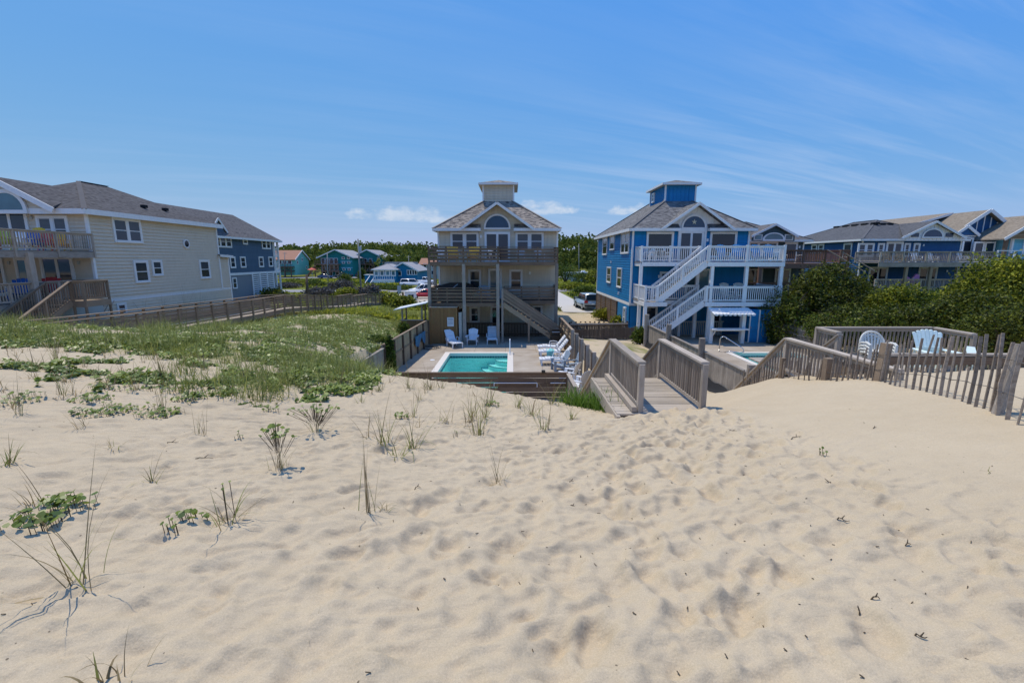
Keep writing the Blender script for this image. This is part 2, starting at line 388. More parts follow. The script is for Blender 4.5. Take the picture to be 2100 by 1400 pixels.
def mat_ground():
    m, N, L, b = nmat('sand_ground')
    pos = geopos(N)
    at = N.new('ShaderNodeAttribute'); at.attribute_name = 'cover'
    big = noise(N, L, pos, 0.5, 5, 0.6); mid = noise(N, L, pos, 3.3, 5, 0.65)
    gr = noise(N, L, pos, 120, 4, 0.8); gr2 = noise(N, L, pos, 900, 2, 0.7)
    sand = mixc(N, L, mathn(N, L, 'MULTIPLY_ADD', mathn(N, L, 'ADD', big, mid), 1.1, -0.6, clamp=True), (0.475, 0.377, 0.246), (0.55, 0.445, 0.30))
    k = mathn(N, L, 'MULTIPLY', mathn(N, L, 'MULTIPLY_ADD', gr, 0.8, 0.6), mathn(N, L, 'MULTIPLY_ADD', gr2, 0.8, 0.6))
    vv = N.new('ShaderNodeVectorMath'); vv.operation = 'SCALE'; L.new(sand, vv.inputs[0]); L.new(k, vv.inputs['Scale'])
    # bits of wrack and dark grains
    vo = N.new('ShaderNodeTexVoronoi'); vo.inputs['Scale'].default_value = 9.0; L.new(pos, vo.inputs['Vector'])
    speck = mathn(N, L, 'LESS_THAN', vo.outputs['Distance'], 0.055)
    speck = mathn(N, L, 'MULTIPLY', speck, mathn(N, L, 'GREATER_THAN', noise(N, L, pos, 1.1, 3), 0.50))
    sand2 = mixc(N, L, mathn(N, L, 'MULTIPLY', speck, 0.75), vv.outputs[0], (0.10, 0.075, 0.05))
    n1 = noise(N, L, pos, 0.09, 6, 0.65); n2 = noise(N, L, pos, 1.6, 6, 0.7)
    green = mixc(N, L, mathn(N, L, 'MULTIPLY_ADD', mathn(N, L, 'ADD', n1, n2), 1.4, -0.9, clamp=True), (0.085, 0.105, 0.018), (0.23, 0.24, 0.05))
    cov = mathn(N, L, 'ADD', at.outputs['Fac'], mathn(N, L, 'MULTIPLY_ADD', n2, 0.9, -0.45))
    cov = mathn(N, L, 'MULTIPLY_ADD', cov, 2.6, -0.8, clamp=True)
    cov = mathn(N, L, 'MULTIPLY', cov, mathn(N, L, 'GREATER_THAN', at.outputs['Fac'], 0.02))
    c = mixc(N, L, cov, sand2, green)
    L.new(c, b.inputs['Base Color']); b.inputs['Roughness'].default_value = 0.95; setspec(b, 0.12)
    bp = mathn(N, L, 'ADD', mathn(N, L, 'MULTIPLY', gr, 0.35), mathn(N, L, 'ADD', mathn(N, L, 'MULTIPLY', noise(N, L, pos, 26, 5, 0.6), 1.6), mathn(N, L, 'ADD', mathn(N, L, 'MULTIPLY', noise(N, L, pos, 9, 3), 1.0), mathn(N, L, 'MULTIPLY', noise(N, L, mapping(N, L, pos, (0.9, 3.2, 1.0)), 7.0, 3, 0.5, 0.5), 1.6))))
    bump(N, L, b, bp, 0.5, 0.010)
mat_ground()
# ---------------------------------------------------------------- object helpers
WM = {}
I4 = Matrix.Identity(4)
def add(o, M=I4, parent=None):
    COL.objects.link(o)
    if parent is not None:
        o.parent = parent
        o.matrix_parent_inverse = WM[parent.name].inverted()
    o.matrix_basis = M
    WM[o.name] = M.copy()
    return o
def tag(o, label, cat, group=None, kind=None):
    o['label'] = label; o['category'] = cat
    if group: o['group'] = group
    if kind: o['kind'] = kind
    return o
def T(name, label, cat, loc=(0, 0, 0), group=None, rz=0.0):
    o = bpy.data.objects.new(name, None); o.empty_display_size = 0.3
    add(o, Matrix.Translation(loc) @ Matrix.Rotation(rz, 4, 'Z'))
    return tag(o, label, cat, group)
def mk(name, verts, faces, mat, parent=None, M=I4, smooth=False, uvs=None):
    me = bpy.data.meshes.new(name)
    me.from_pydata([tuple(v) for v in verts], [], faces)
    if uvs is not None:
        ul = me.uv_layers.new(name='UVMap')
        flat = [c for uv in uvs for c in uv]
        ul.data.foreach_set('uv', flat)
    if smooth:
        me.polygons.foreach_set('use_smooth', [True] * len(me.polygons))
    me.materials.append(MATS[mat])
    me.update()
    return add(bpy.data.objects.new(name, me), M, parent)
def obj(name, me, parent=None, M=I4):
    return add(bpy.data.objects.new(name, me), M, parent)
class MB:
    """collects boxes, prisms and tubes into one mesh"""
    def __init__(s): s.v = []; s.f = []
    def box(s, c, d, M=None):
        b = len(s.v)
        for dx in (-.5, .5):
            for dy in (-.5, .5):
                for dz in (-.5, .5):
                    p = Vector((c[0] + dx * d[0], c[1] + dy * d[1], c[2] + dz * d[2]))
                    s.v.append(M @ p if M else p)
        s.f += [[b + i for i in q] for q in ((0, 1, 3, 2), (4, 6, 7, 5), (0, 4, 5, 1), (2, 3, 7, 6), (0, 2, 6, 4), (1, 5, 7, 3))]
        return s
    def beam(s, p0, p1, w, h, up=(0, 0, 1)):
        M, l = beam_frame(p0, p1, up)
        return s.box((0, 0, 0), (l, w, h), M)
    def prism(s, pts, vec):
        b = len(s.v); n = len(pts); vec = Vector(vec)
        s.v += [Vector(p) for p in pts] + [Vector(p) + vec for p in pts]
        s.f.append(list(range(b, b + n))); s.f.append(list(range(b + 2 * n - 1, b + n - 1, -1)))
        for i in range(n):
            j = (i + 1) % n
            s.f.append([b + i, b + n + i, b + n + j, b + j])
        return s
    def tube(s, pts, r, n=6, r1=None, cap=True):
        pts = [Vector(p) for p in pts]; b = len(s.v); k = len(pts)
        for i, p in enumerate(pts):
            t = (pts[min(i + 1, k - 1)] - pts[max(i - 1, 0)]).normalized()
            a = t.cross(Vector((0, 0, 1)))
            if a.length < 1e-3: a = t.cross(Vector((0, 1, 0)))
            a.normalize(); c = t.cross(a)
            rr = r if r1 is None else r + (r1 - r) * i / max(1, k - 1)
            for j in range(n):
                g = 2 * math.pi * j / n
                s.v.append(p + a * (math.cos(g) * rr) + c * (math.sin(g) * rr))
        for i in range(k - 1):
            for j in range(n):
                j2 = (j + 1) % n
                s.f.append([b + i * n + j, b + i * n + j2, b + (i + 1) * n + j2, b + (i + 1) * n + j])
        if cap:
            s.f.append([b + j for j in range(n)][::-1]); s.f.append([b + (k - 1) * n + j for j in range(n)])
        return s
    def mesh(s, name, mat, smooth=False):
        me = bpy.data.meshes.new(name); me.from_pydata([tuple(v) for v in s.v], [], s.f)
        me.materials.append(MATS[mat])
        if smooth: me.polygons.foreach_set('use_smooth', [True] * len(me.polygons))
        bm = bmesh.new(); bm.from_mesh(me); bmesh.ops.recalc_face_normals(bm, faces=bm.faces); bm.to_mesh(me); bm.free()
        me.update()
        return me
    def build(s, name, mat, parent=None, M=I4, smooth=False):
        return obj(name, s.mesh(name, mat, smooth), parent, M)
def beam_frame(p0, p1, up=(0, 0, 1)):
    p0 = Vector(p0); p1 = Vector(p1); d = p1 - p0; l = d.length; x = d / l
    up = Vector(up)
    y = up.cross(x)
    if y.length < 1e-4: y = Vector((0, 1, 0)).cross(x)
    if y.length < 1e-4: y = Vector((1, 0, 0)).cross(x)
    y.normalize(); z = x.cross(y)
    M = Matrix(((x.x, y.x, z.x, 0), (x.y, y.y, z.y, 0), (x.z, y.z, z.z, 0), (0, 0, 0, 1)))
    M.translation = (p0 + p1) / 2
    return M, l
CUBE = {}
def cube(mat):
    if mat not in CUBE: CUBE[mat] = MB().box((0, 0, 0), (1, 1, 1)).mesh('block_' + mat, mat)
    return CUBE[mat]
CYL = {}
def cyl(mat, n=10):
    if (mat, n) not in CYL:
        CYL[(mat, n)] = MB().tube([(0, 0, -.5), (0, 0, .5)], 1.0, n).mesh('round_' + mat, mat)
    return CYL[(mat, n)]
def beam(name, parent, mat, p0, p1, w, h, up=(0, 0, 1)):
    M, l = beam_frame(p0, p1, up)
    return obj(name, cube(mat), parent, M @ Matrix.Diagonal((l, w, h, 1)))
def bx(name, parent, mat, c, d, rz=0.0):
    M = Matrix.Translation(c) @ Matrix.Rotation(rz, 4, 'Z') @ Matrix.Diagonal((d[0], d[1], d[2], 1))
    return obj(name, cube(mat), parent, M)
def post(name, parent, mat, x, y, z0, z1, w, d=None):
    """upright timber; local X runs up the post so that the grain does"""
    return beam(name, parent, mat, (x, y, z0), (x, y, z1), w, d or w)
def rod(name, parent, mat, p0, p1, r, n=10):
    p0 = Vector(p0); p1 = Vector(p1)
    q = (p1 - p0).to_track_quat('Z', 'Y').to_matrix().to_4x4()
    return obj(name, cyl(mat, n), parent, Matrix.Translation((p0 + p1) / 2) @ q @ Matrix.Diagonal((r, r, (p1 - p0).length, 1)))
def prism(name, parent, mat, pts, vec):
    return MB().prism(pts, vec).build(name, mat, parent)
def roof(name, parent, mat, pts, t=0.10):
    """a roof plane with thickness; UV in metres along and up the slope. Local X of nothing: UV does it"""
    pts = [Vector(p) for p in pts]; n = len(pts)
    nr = Vector((0, 0, 0))
    for i in range(n):
        a, b = pts[i], pts[(i + 1) % n]
        nr += Vector(((a.y - b.y) * (a.z + b.z), (a.z - b.z) * (a.x + b.x), (a.x - b.x) * (a.y + b.y)))
    nr.normalize()
    if nr.z < 0: nr = -nr; pts.reverse()
    h = Vector((0, 0, 1)).cross(nr)
    if h.length < 1e-3: h = Vector((1, 0, 0))
    h.normalize(); s = nr.cross(h)
    v = pts + [p - Vector((0, 0, t)) for p in pts]
    f = [list(range(n)), list(range(2 * n - 1, n - 1, -1))] + [[i, n + i, n + (i + 1) % n, (i + 1) % n] for i in range(n)]
    uv = []
    for q in f:
        for i in q: uv.append((v[i].dot(h), v[i].dot(s)))
    return mk(name, v, f, mat, parent, uvs=uv)
def lap(name, parent, mat, A, B, z0, z1, ext=None, lh=0.19, proud=0.038, off=0.004):
    """lap siding as real overlapping boards; A -> B runs left to right seen from outside"""
    A = Vector((A[0], A[1], 0)); B = Vector((B[0], B[1], 0)); d = B - A; W = d.length; x = d / W
    nrm = Vector((x.y, -x.x, 0)); v = []; f = []; uv = []
    k = int(math.ceil((z1 - z0) / lh))
    for i in range(k):
        a = z0 + i * lh; b = min(a + lh, z1)
        ea = ext(a) if ext else (0, W); eb = ext(b) if ext else (0, W)
        if ea[1] - ea[0] < 0.02: continue
        q = len(v)
        P0 = A + x * ea[0]; P1 = A + x * ea[1]; P2 = A + x * eb[1]; P3 = A + x * eb[0]
        o = nrm * (off + proud); w = nrm * off
        v += [P0 + w + Vector((0, 0, a)), P1 + w + Vector((0, 0, a)), P1 + o + Vector((0, 0, a)), P0 + o + Vector((0, 0, a)),
              P2 + w + Vector((0, 0, b)), P3 + w + Vector((0, 0, b))]
        f += [[q, q + 1, q + 2, q + 3], [q + 3, q + 2, q + 4, q + 5]]
        uv += [(ea[0], a), (ea[1], a), (ea[1], a), (ea[0], a), (ea[0], a), (ea[1], a), (eb[1], b - 1e-4), (eb[0], b - 1e-4)]
    return mk(name, v, f, mat, parent, uvs=uv)
WCACHE = {}
def wmat(o, xd):
    xd = Vector((xd[0], xd[1], 0)).normalized(); inn = Vector((-xd.y, xd.x, 0))
    M = Matrix(((xd.x, inn.x, 0, 0), (xd.y, inn.y, 0, 0), (0, 0, 1, 0), (0, 0, 0, 1))); M.translation = Vector(o)
    return M
def window(parent, o, xd, w, h, n=1, kind='dh', tr=0.10, tm='white_trim', pm='glass', name='window', gap=0.12):
    """o: middle of the opening's lower edge on the wall. Casing is the part; sashes and panes its sub-parts"""
    key = (round(w, 2), round(h, 2), n, kind, tr, tm, pm)
    if key not in WCACHE:
        c = MB()
        c.box((-w / 2 - tr / 2, -.05, h / 2), (tr, .11, h + 2 * tr)); c.box((w / 2 + tr / 2, -.05, h / 2), (tr, .11, h + 2 * tr))
        c.box((0, -.05, h + tr / 2), (w, .106, tr)); c.box((0, -.06, -tr / 2), (w, .14, tr))
        uw = (w - gap * (n - 1)) / n; subs = []
        for i in range(n - 1):
            c.box((-w / 2 + (i + 1) * uw + (i + .5) * gap, -.05, h / 2), (gap, .104, h))
        for i in range(n):
            x = -w / 2 + uw / 2 + i * (uw + gap); s = min(.05, uw * .12)
            sh = MB()
            sh.box((x - uw / 2 + s / 2, -.074, h / 2), (s, .03, h)); sh.box((x + uw / 2 - s / 2, -.074, h / 2), (s, .03, h))
            sh.box((x, -.074, h - s / 2), (uw - 2 * s, .028, s)); sh.box((x, -.074, s / 2), (uw - 2 * s, .028, s))
            if kind == 'dh':
                sh.box((x, -.076, h * .5), (uw - 2 * s, .03, s))
                subs.append(('pane', MB().box((x, -.066, h * .25), (uw - s, .012, h * .5 - s * .8)).mesh('pane', pm)))
                subs.append(('pane', MB().box((x, -.066, h * .75), (uw - s, .012, h * .5 - s * .8)).mesh('pane', 'glass_blind' if pm == 'glass' else pm)))
            elif kind == 'grid':
                sh.box((x, -.076, h * .5), (uw - 2 * s, .026, s * .6)); sh.box((x, -.076, h * .5), (s * .6, .024, h - 2 * s))
                sh.box((x, -.076, h * .25), (uw - 2 * s, .022, s * .6)); sh.box((x, -.076, h * .75), (uw - 2 * s, .022, s * .6))
                subs.append(('pane', MB().box((x, -.066, h * .5), (uw - s, .012, h - s)).mesh('pane', pm)))
            else:
                subs.append(('pane', MB().box((x, -.066, h * .5), (uw - s, .012, h - s)).mesh('pane', pm)))
            subs.append(('sash', sh.mesh('sash', tm)))
        WCACHE[key] = (c.mesh('window_casing', tm), subs)
    cm, subs = WCACHE[key]
    M = wmat(o, xd)
    wo = obj(name, cm, parent, M)
    for nm, me in subs: obj(nm, me, wo, M)
    return wo
def win_y(parent, Y, x0, y0, x1, y1, **k):
    a = P(x0, y1, Y); b = P(x1, y0, Y); tr = k.get('tr', .10)
    w = b.x - a.x - 2 * tr; h = b.z - a.z - 2 * tr
    return window(parent, ((a.x + b.x) / 2, Y, a.z + tr), (1, 0), w, h, **k)
def win_x(parent, X, x0, y0, x1, y1, xd, **k):
    ym = (y0 + y1) / 2
    a = PX(x0, ym, X); b = PX(x1, ym, X); xm = (x0 + x1) / 2
    tr = k.get('tr', .10)
    zt = PX(xm, y0, X).z; zb = PX(xm, y1, X).z
    return window(parent, (X, (a.y + b.y) / 2, zb + tr), xd, abs(a.y - b.y) - 2 * tr, zt - zb - 2 * tr, **k)
def arch_window(parent, o, xd, r, tm='white_trim', pm='glass_blue', tr=.12, flat=1.0):
    M = wmat(o, xd); n = 18; c = MB()
    for i in range(n):
        a0 = math.pi * i / n; a1 = math.pi * (i + 1) / n
        q = [(math.cos(a) * rr, .0, math.sin(a) * rr * flat) for a, rr in ((a0, r), (a0, r + tr), (a1, r + tr), (a1, r))]
        c.prism(q, (0, -.11, 0))
    c.box((0, -.055, -tr / 2), (2 * r + 2 * tr, .12, tr))
    w = c.build('arched_window', tm, parent, M)
    MB().prism([(math.cos(math.pi * i / n) * (r + .01), -.062, math.sin(math.pi * i / n) * (r + .01) * flat) for i in range(n + 1)], (0, -.015, 0)).build('pane', pm, w, M)
    return w
def railing(parent, p0, p1, h=0.95, style='balusters', mat='wood_rail', bmat=None, cap=(.13, .04), post_w=.09, sp=1.8, bsp=.13, bw=.038, sub=True, ends=(1, 1), nb=4, bbot=.10, board=.14, post_top=0.0, drop=0.0, side=0.0, post_z=None):
    """one straight run (level or sloping) between two floor points"""
    p0 = Vector(p0); p1 = Vector(p1); bmat = bmat or mat
    up = Vector((0, 0, 1)); d = p1 - p0; L = d.length; hd = Vector((d.x, d.y, 0)); hl = hd.length; hd /= hl
    nrm = Vector((hd.y, -hd.x, 0))
    tr = beam('deck_railing' if sub else 'top_rail', parent, mat, p0 + up * h, p1 + up * h, cap[0], cap[1])
    ch = tr if sub else parent
    n = max(1, int(round(hl / sp)))
    for i in range(n + 1):
        if i == 0 and not ends[0]: continue
        if i == n and not ends[1]: continue
        q = p0 + d * (i / n)
        z0 = q.z - drop if post_z is None else post_z
        post('post', ch, mat, q.x, q.y, z0, q.z + h - cap[1] / 2 - .001 + post_top, post_w)
    if style == 'balusters':
        beam('lower_rail', ch, mat, p0 + up * bbot, p1 + up * bbot, .05, .07)
        beam('upper_rail', ch, mat, p0 + up * (h - cap[1] / 2 - .045), p1 + up * (h - cap[1] / 2 - .045), .045, .085)
        k = int(hl / bsp)
        for i in range(k):
            q = p0 + d * ((i + .5) / k)
            post('baluster', ch, bmat, q.x + nrm.x * .035 * side, q.y + nrm.y * .035 * side, q.z + bbot * .6, q.z + h - cap[1] / 2 - .006, bw)
    elif style == 'boards':
        gap = (h - cap[1] - bbot) / nb
        for i in range(nb):
            z = bbot + gap * (i + .5)
            o = nrm * (post_w / 2 + .016) * (side or 1)
            beam('rail_board', ch, bmat, p0 + o + up * z, p1 + o + up * z, .03, board)
    return tr
def stairs(parent, top, bot, wv, mat, tmat=None, n=None, st=.05, sh=.28):
    """open flight between two points on the near edge; wv: vector across the flight"""
    top = Vector(top); bot = Vector(bot); wv = Vector(wv); tmat = tmat or mat
    n = n or max(3, int(round((top.z - bot.z) / .19)))
    for k in (0, 1):
        o = wv * k - Vector((0, 0, sh * .35))
        beam('stringer', parent, mat, top + o, bot + o, st, sh)
    d = bot - top; hd = Vector((d.x, d.y, 0)).normalized()
    for i in range(1, n):
        q = top + d * (i / n)
        c = q + wv / 2
        M = Matrix.Translation(c) @ Matrix.Rotation(math.atan2(hd.y, hd.x), 4, 'Z') @ Matrix.Diagonal((.27, wv.length, .04, 1))
        obj('tread', cube(tmat), parent, M)

# ---------------------------------------------------------------- the ground: one sheet, dune to horizon
CTRL = [
 (0,-6,3.8),(-15,-6,3.9),(15,-6,4.1),(0,0,3.76),(-7,0,3.8),(7,0,3.86),(14,0,4.0),(-14,0,3.8),
 (0,1.6,3.68),(0,2.9,3.47),(0,4.2,3.20),(0,6.3,2.83),(-5.7,4.8,3.43),(-3.6,5.2,3.27),(-2.1,5.5,3.13),(-9.1,8,3.42),(-6,8,3.12),(-3,8,2.78),
 (2.8,7.9,2.72),(2.2,5.5,3.08),(3.4,6.5,2.98),(4.4,5,3.35),(5.6,4.9,3.62),(6.2,6.7,3.40),(6.6,8.1,3.19),(6.7,9.8,2.78),(6.6,11.2,2.38),(6.4,12,2.05),
 (4.6,8.6,2.66),(4.7,10.4,2.02),(5.6,11.6,1.80),(4.2,12,1.35),
 (7.6,7.2,3.36),(9.2,8.9,3.16),(11,9.3,3.14),(9.6,11.2,2.35),(11.6,11.6,2.35),(8.2,13.4,1.2),(14,9,3.4),(14,6,3.7),(20,6,3.8),
 (-2.85,12.5,2.05),(-.6,11.5,2.0),(1.15,10.3,2.05),(2.0,8.3,2.5),(1.9,10.9,1.5),(2.2,12.2,.75),(-.5,13.6,1.2),(-3.2,14.6,1.35),(0,15.5,.5),(-5.2,15.5,1.75),(2.6,14.2,.15),
 (-4.8,12.5,2.31),(-7.3,15,2.62),(-8.5,12,2.95),(-12.4,13.5,3.1),(-16,15,3.2),(-20,17,3.0),(-26,12,3.4),(-12,9,3.5),
 (-7,19,2.0),(-6.6,23,1.35),(-6.6,28,.75),(-9,20,2.25),(-9,27,1.55),(-9,34,1.0),(-8,42,.35),(-12,24,2.0),(-12,32,1.5),(-12,42,.7),
 (-15.2,20,2.15),(-15.2,27,1.55),(-17,30,1.25),(-17,40,.85),(-16.5,50,.25),(-22,22,2.1),(-24,28,1.7),(-30,26,1.9),(-40,26,2.2),(-26,40,.9),(-36,50,.2),
 (4.4,15,.55),(5.6,15,.95),(5.8,18,.85),(5.9,24,.72),(5.5,28,.42),(5.5,34,.12),(6,44,0.0),(-1,50,0.0),(13,50,0.0),
 (9,17,.0),(13,22,-.1),(13,30,-.1),(19,27,.4),(19,22,1.2),(17,15,2.2),(16.5,11,2.9),(22,14,3.0),(30,20,2.2),(28,30,1.0),(40,40,.4),(24,40,.3),(60,40,.4),
 (-60,30,1.5),(-60,60,0),(60,60,-.1),(0,64,-.4),(-30,64,-.35),(30,64,-.3)]
CT = np.array(CTRL, float)
def _tps_phi(r2): return np.where(r2 > 1e-9, r2 * np.log(np.maximum(r2, 1e-9)), 0.0)
def _tps_fit():
    n = len(CT); d2 = ((CT[:, None, :2] - CT[None, :, :2]) ** 2).sum(-1)
    A = np.zeros((n + 3, n + 3)); A[:n, :n] = _tps_phi(d2) + np.eye(n) * 0.6
    A[:n, n] = 1; A[:n, n + 1:] = CT[:, :2]; A[n, :n] = 1; A[n + 1:, :n] = CT[:, :2].T
    b = np.zeros(n + 3); b[:n] = CT[:, 2]
    return np.linalg.solve(A, b)
TPS = _tps_fit()
def sm(a, b, x):
    t = np.clip((np.asarray(x, float) - a) / (b - a), 0, 1); return t * t * (3 - 2 * t)
_LAT = RNG.random((256, 256))
def vnoise(x, y):
    x = np.asarray(x, float); y = np.asarray(y, float)
    xi = np.floor(x).astype(int); yi = np.floor(y).astype(int); fx = x - xi; fy = y - yi
    fx = fx * fx * fx * (fx * (fx * 6 - 15) + 10); fy = fy * fy * fy * (fy * (fy * 6 - 15) + 10)
    a = _LAT[xi % 256, yi % 256]; b = _LAT[(xi + 1) % 256, yi % 256]; c = _LAT[xi % 256, (yi + 1) % 256]; d = _LAT[(xi + 1) % 256, (yi + 1) % 256]
    return (a * (1 - fx) + b * fx) * (1 - fy) + (c * (1 - fx) + d * fx) * fy - .5
def fbm(x, y, o=4):
    s = 0; k = 1.0; f = 1.0
    for i in range(o):
        s = s + vnoise(x * f + 17.3 * i, y * f + 9.1 * i) * k; k *= .5; f *= 2.03
    return s
PATIO_A = (-5.98, 3.34, 15.4, 33.0)
PATIO_B = (7.97, 18.2, 14.2, 33.0)
def hz(x, y):
    """ground height without the small tracks"""
    x = np.asarray(x, float); y = np.asarray(y, float); shp = x.shape
    xf = np.clip(x.ravel(), -60, 60); yf = np.clip(y.ravel(), -6, 64); z = np.zeros(xf.shape)
    for i in range(0, len(xf), 20000):
        s = slice(i, i + 20000)
        d2 = (xf[s, None] - CT[None, :, 0]) ** 2 + (yf[s, None] - CT[None, :, 1]) ** 2
        z[s] = _tps_phi(d2) @ TPS[:-3] + TPS[-3] + TPS[-2] * xf[s] + TPS[-1] * yf[s]
    z = z.reshape(shp)
    z = z + sm(-10, -42, y) * -6.2
    far = sm(56, 74, y); z = z * (1 - far) + (-.5) * far
    hill = sm(165, 235, y) * 6.5 * (1 + .35 * np.sin(x * .021 + 1.0) + .22 * np.sin(x * .055)); z = z + hill
    z = z + fbm(x * .45, y * .45, 3) * .16 * sm(5, 14, y) * (1 - far)
    for (a, b, c, d), e in ((PATIO_A, -.16), (PATIO_B, -.16), ((-5.3, 3.3, 33, 46.2), -.1), ((8.5, 16.9, 33, 46.2), -.1)):
        ins = (x > a) & (x < b) & (y > c) & (y < d)
        z = np.where(ins, np.minimum(z, e), z)
    return z
def hz1(x, y): return float(hz(np.array([x]), np.array([y]))[0])
POOL_A = (-3.62, -0.25, 17.9, 26.05)
POOL_B = (12.9, 16.6, 18.5, 26.1)
def cover(x, y):
    """how much of the ground is overgrown, 0 bare sand to 1"""
    x = np.asarray(x, float); y = np.asarray(y, float)
    c = sm(34, 62, y) * .9
    # the green bank between the camera and the long walkway
    edge = 7.6 + np.clip((-x - 4) * .05, -.3, .8) + fbm(x * .35, 3.0 + y * .1, 3) * 2.6
    bank = sm(-2.2, 4.0, y - edge) * sm(-2.6, -4.2, x + (y - 12) * .05) * (1 - .6 * sm(-19, -24, x))
    bank *= 1 - .55 * sm(17, 21, y) * sm(-9, -13, x)
    bank *= 1 - .40 * sm(-5.5, -8.5, x) * (1 - sm(12.0, 15.5, y)) - .30 * sm(11.0, 8.5, y)
    bank = bank * (.72 + fbm(x * .4 + 5, y * .4, 4) * 1.7)
    strip = sm(3.6, 4.4, x) * sm(8.0, 7.3, x) * sm(15, 20, y) * (1 - sm(36, 40, y)) * (.38 + fbm(x * .5, y * .35 + 40, 3) * 1.3)
    yard = sm(30, 38, y) * (.8 + fbm(x * .1, y * .1, 3))
    rt = sm(17.5, 20, x) * sm(14, 20, y) * .8
    return np.clip(np.maximum.reduce([c, bank, strip, yard * sm(5, -7, x) * sm(-40, -6, -np.abs(x)), rt]), 0, 1)
def axis(lo, hi, fine, k, flo, fhi):
    """grid lines: `fine` apart between flo and fhi, then growing with distance"""
    a = list(np.arange(flo, fhi, fine)); v = fhi; st = fine
    while v < hi: a.append(v); st = max(st, (v - fhi) * k + fine); st = min(st * 1.035, 60); v += st
    a.append(hi); b = []; v = flo; st = fine
    while True:
        st = max(st, (flo - v) * k + fine); st = min(st * 1.035, 60); v -= st
        if v <= lo: break
        b.append(v)
    return np.array([lo] + b[::-1] + a)
def build_ground():
    xs = axis(-1500, 1500, .024, .010, -3.4, 4.6)
    ys = axis(-70, 2500, .018, .007, 1.0, 7.0)
    X, Y = np.meshgrid(xs, ys, indexing='ij'); Z = hz(X, Y)
    # trodden, wind-blown sand near the camera
    near = (1 - sm(10, 17, Y)) * (1 - sm(14, 20, np.abs(X)))
    smooth = sm(2.6, 4.6, X + (Y - 4) * .05)                # the drifted dune beside the slat fence is smooth
    trod = near * (1 - smooth * .90)
    wx = X * .8 + Y * .55; wy = Y * .9 - X * .3
    w1 = fbm(wx * 1.5, wy * 3.2, 3)
    ridge = .5 - np.abs(w1) * 1.7
    w2 = fbm(wx * 3.1 + 7, wy * 5.2, 3); rid2 = .5 - np.abs(w2) * 2.0
    Z += trod * (ridge * .032 + np.maximum(rid2, -.25) * .050 + np.maximum(.5 - np.abs(fbm(wx * 6.3 + 3, wy * 9.5, 2)) * 2.2, -.2) * .021 + fbm(X * 3.4, Y * 4.6, 3) * .018 + fbm(X * 9, Y * 9, 2) * .010 + fbm(X * 21, Y * 21, 2) * .005)
    Z += near * smooth * (fbm(X * .9, Y * 1.3, 2) * .06 + fbm(X * 5, Y * 5, 2) * .004)
    # foot prints
    pr = []
    def path(p0, p1, n, spread):
        for i in range(n):
            t = RNG.random(); x = p0[0] + (p1[0] - p0[0]) * t + RNG.normal() * spread; y = p0[1] + (p1[1] - p0[1]) * t + RNG.normal() * spread * .5
            pr.append((x, y, math.atan2(p1[1] - p0[1], p1[0] - p0[0]) + RNG.normal() * .35))
    path((.6, 1.0), (3.0, 7.8), 250, .55); path((-.8, 1.0), (2.4, 7.4), 200, .8); path((2.2, 1.0), (3.2, 7.5), 60, .6); path((-3, 2.0), (-.6, 6.4), 60, 1.0)
    for i in range(60): pr.append((RNG.uniform(-6, 3), RNG.uniform(1.2, 8), RNG.uniform(0, 6.28)))
    for x, y, a in pr:
        if x > 3.9: continue
        i0, i1 = np.searchsorted(xs, (x - .45, x + .45)); j0, j1 = np.searchsorted(ys, (y - .45, y + .45))
        if i1 <= i0 or j1 <= j0: continue
        gx = X[i0:i1, j0:j1] - x; gy = Y[i0:i1, j0:j1] - y
        l = gx * math.cos(a) + gy * math.sin(a); w = -gx * math.sin(a) + gy * math.cos(a)
        s = RNG.uniform(.8, 1.2)
        d = np.sqrt((l / (.165 * s)) ** 2 + (w / (.085 * s)) ** 2)
        dep = RNG.uniform(.012, .036)
        Z[i0:i1, j0:j1] += -dep * np.exp(-np.clip(d, 0, 4) ** 5 * .8) + dep * .42 * np.exp(-((d - 1.4) / .30) ** 2) * (.6 + .6 * np.sign(l) * np.clip(np.abs(l) / .2, 0, 1))
    for (a, b, c, d) in (POOL_A, POOL_B):
        Z[(X > a - .35) & (X < b + .35) & (Y > c - .35) & (Y < d + .35)] = -2.6
    nx, ny = len(xs), len(ys)
    V = np.stack([X, Y, Z], -1).reshape(-1, 3)
    ii, jj = np.meshgrid(np.arange(nx - 1), np.arange(ny - 1), indexing='ij')
    q = (ii * ny + jj).ravel()
    Fq = np.stack([q, q + ny, q + ny + 1, q + 1], -1)
    cv = cover(X, Y).reshape(-1)
    me = np_mesh('ground', V, Fq, 'sand_ground', smooth=True, attr=('cover', cv))
    o = obj('ground', me); o['kind'] = 'structure'; o['label'] = 'pale dune sand trodden by feet, greener behind the houses'; o['category'] = 'ground'
    return xs, ys, Z
def np_mesh(name, V, Fa, mat, smooth=False, attr=None):
    V = np.ascontiguousarray(V, np.float32); Fa = np.ascontiguousarray(Fa, np.int32); k = Fa.shape[1]
    me = bpy.data.meshes.new(name)
    me.vertices.add(len(V)); me.vertices.foreach_set('co', V.ravel())
    me.loops.add(Fa.size); me.loops.foreach_set('vertex_index', Fa.ravel())
    me.polygons.add(len(Fa)); me.polygons.foreach_set('loop_start', np.arange(0, Fa.size, k, dtype=np.int32))
    try: me.polygons.foreach_set('loop_total', np.full(len(Fa), k, np.int32))
    except Exception: pass
    if smooth: me.polygons.foreach_set('use_smooth', np.ones(len(Fa), bool))
    if attr is not None:
        a = me.attributes.new(attr[0], 'FLOAT', 'POINT'); a.data.foreach_set('value', np.ascontiguousarray(attr[1], np.float32))
    me.materials.append(MATS[mat]); me.update(calc_edges=True); me.validate()
    return me
GX, GY, GZ = build_ground()
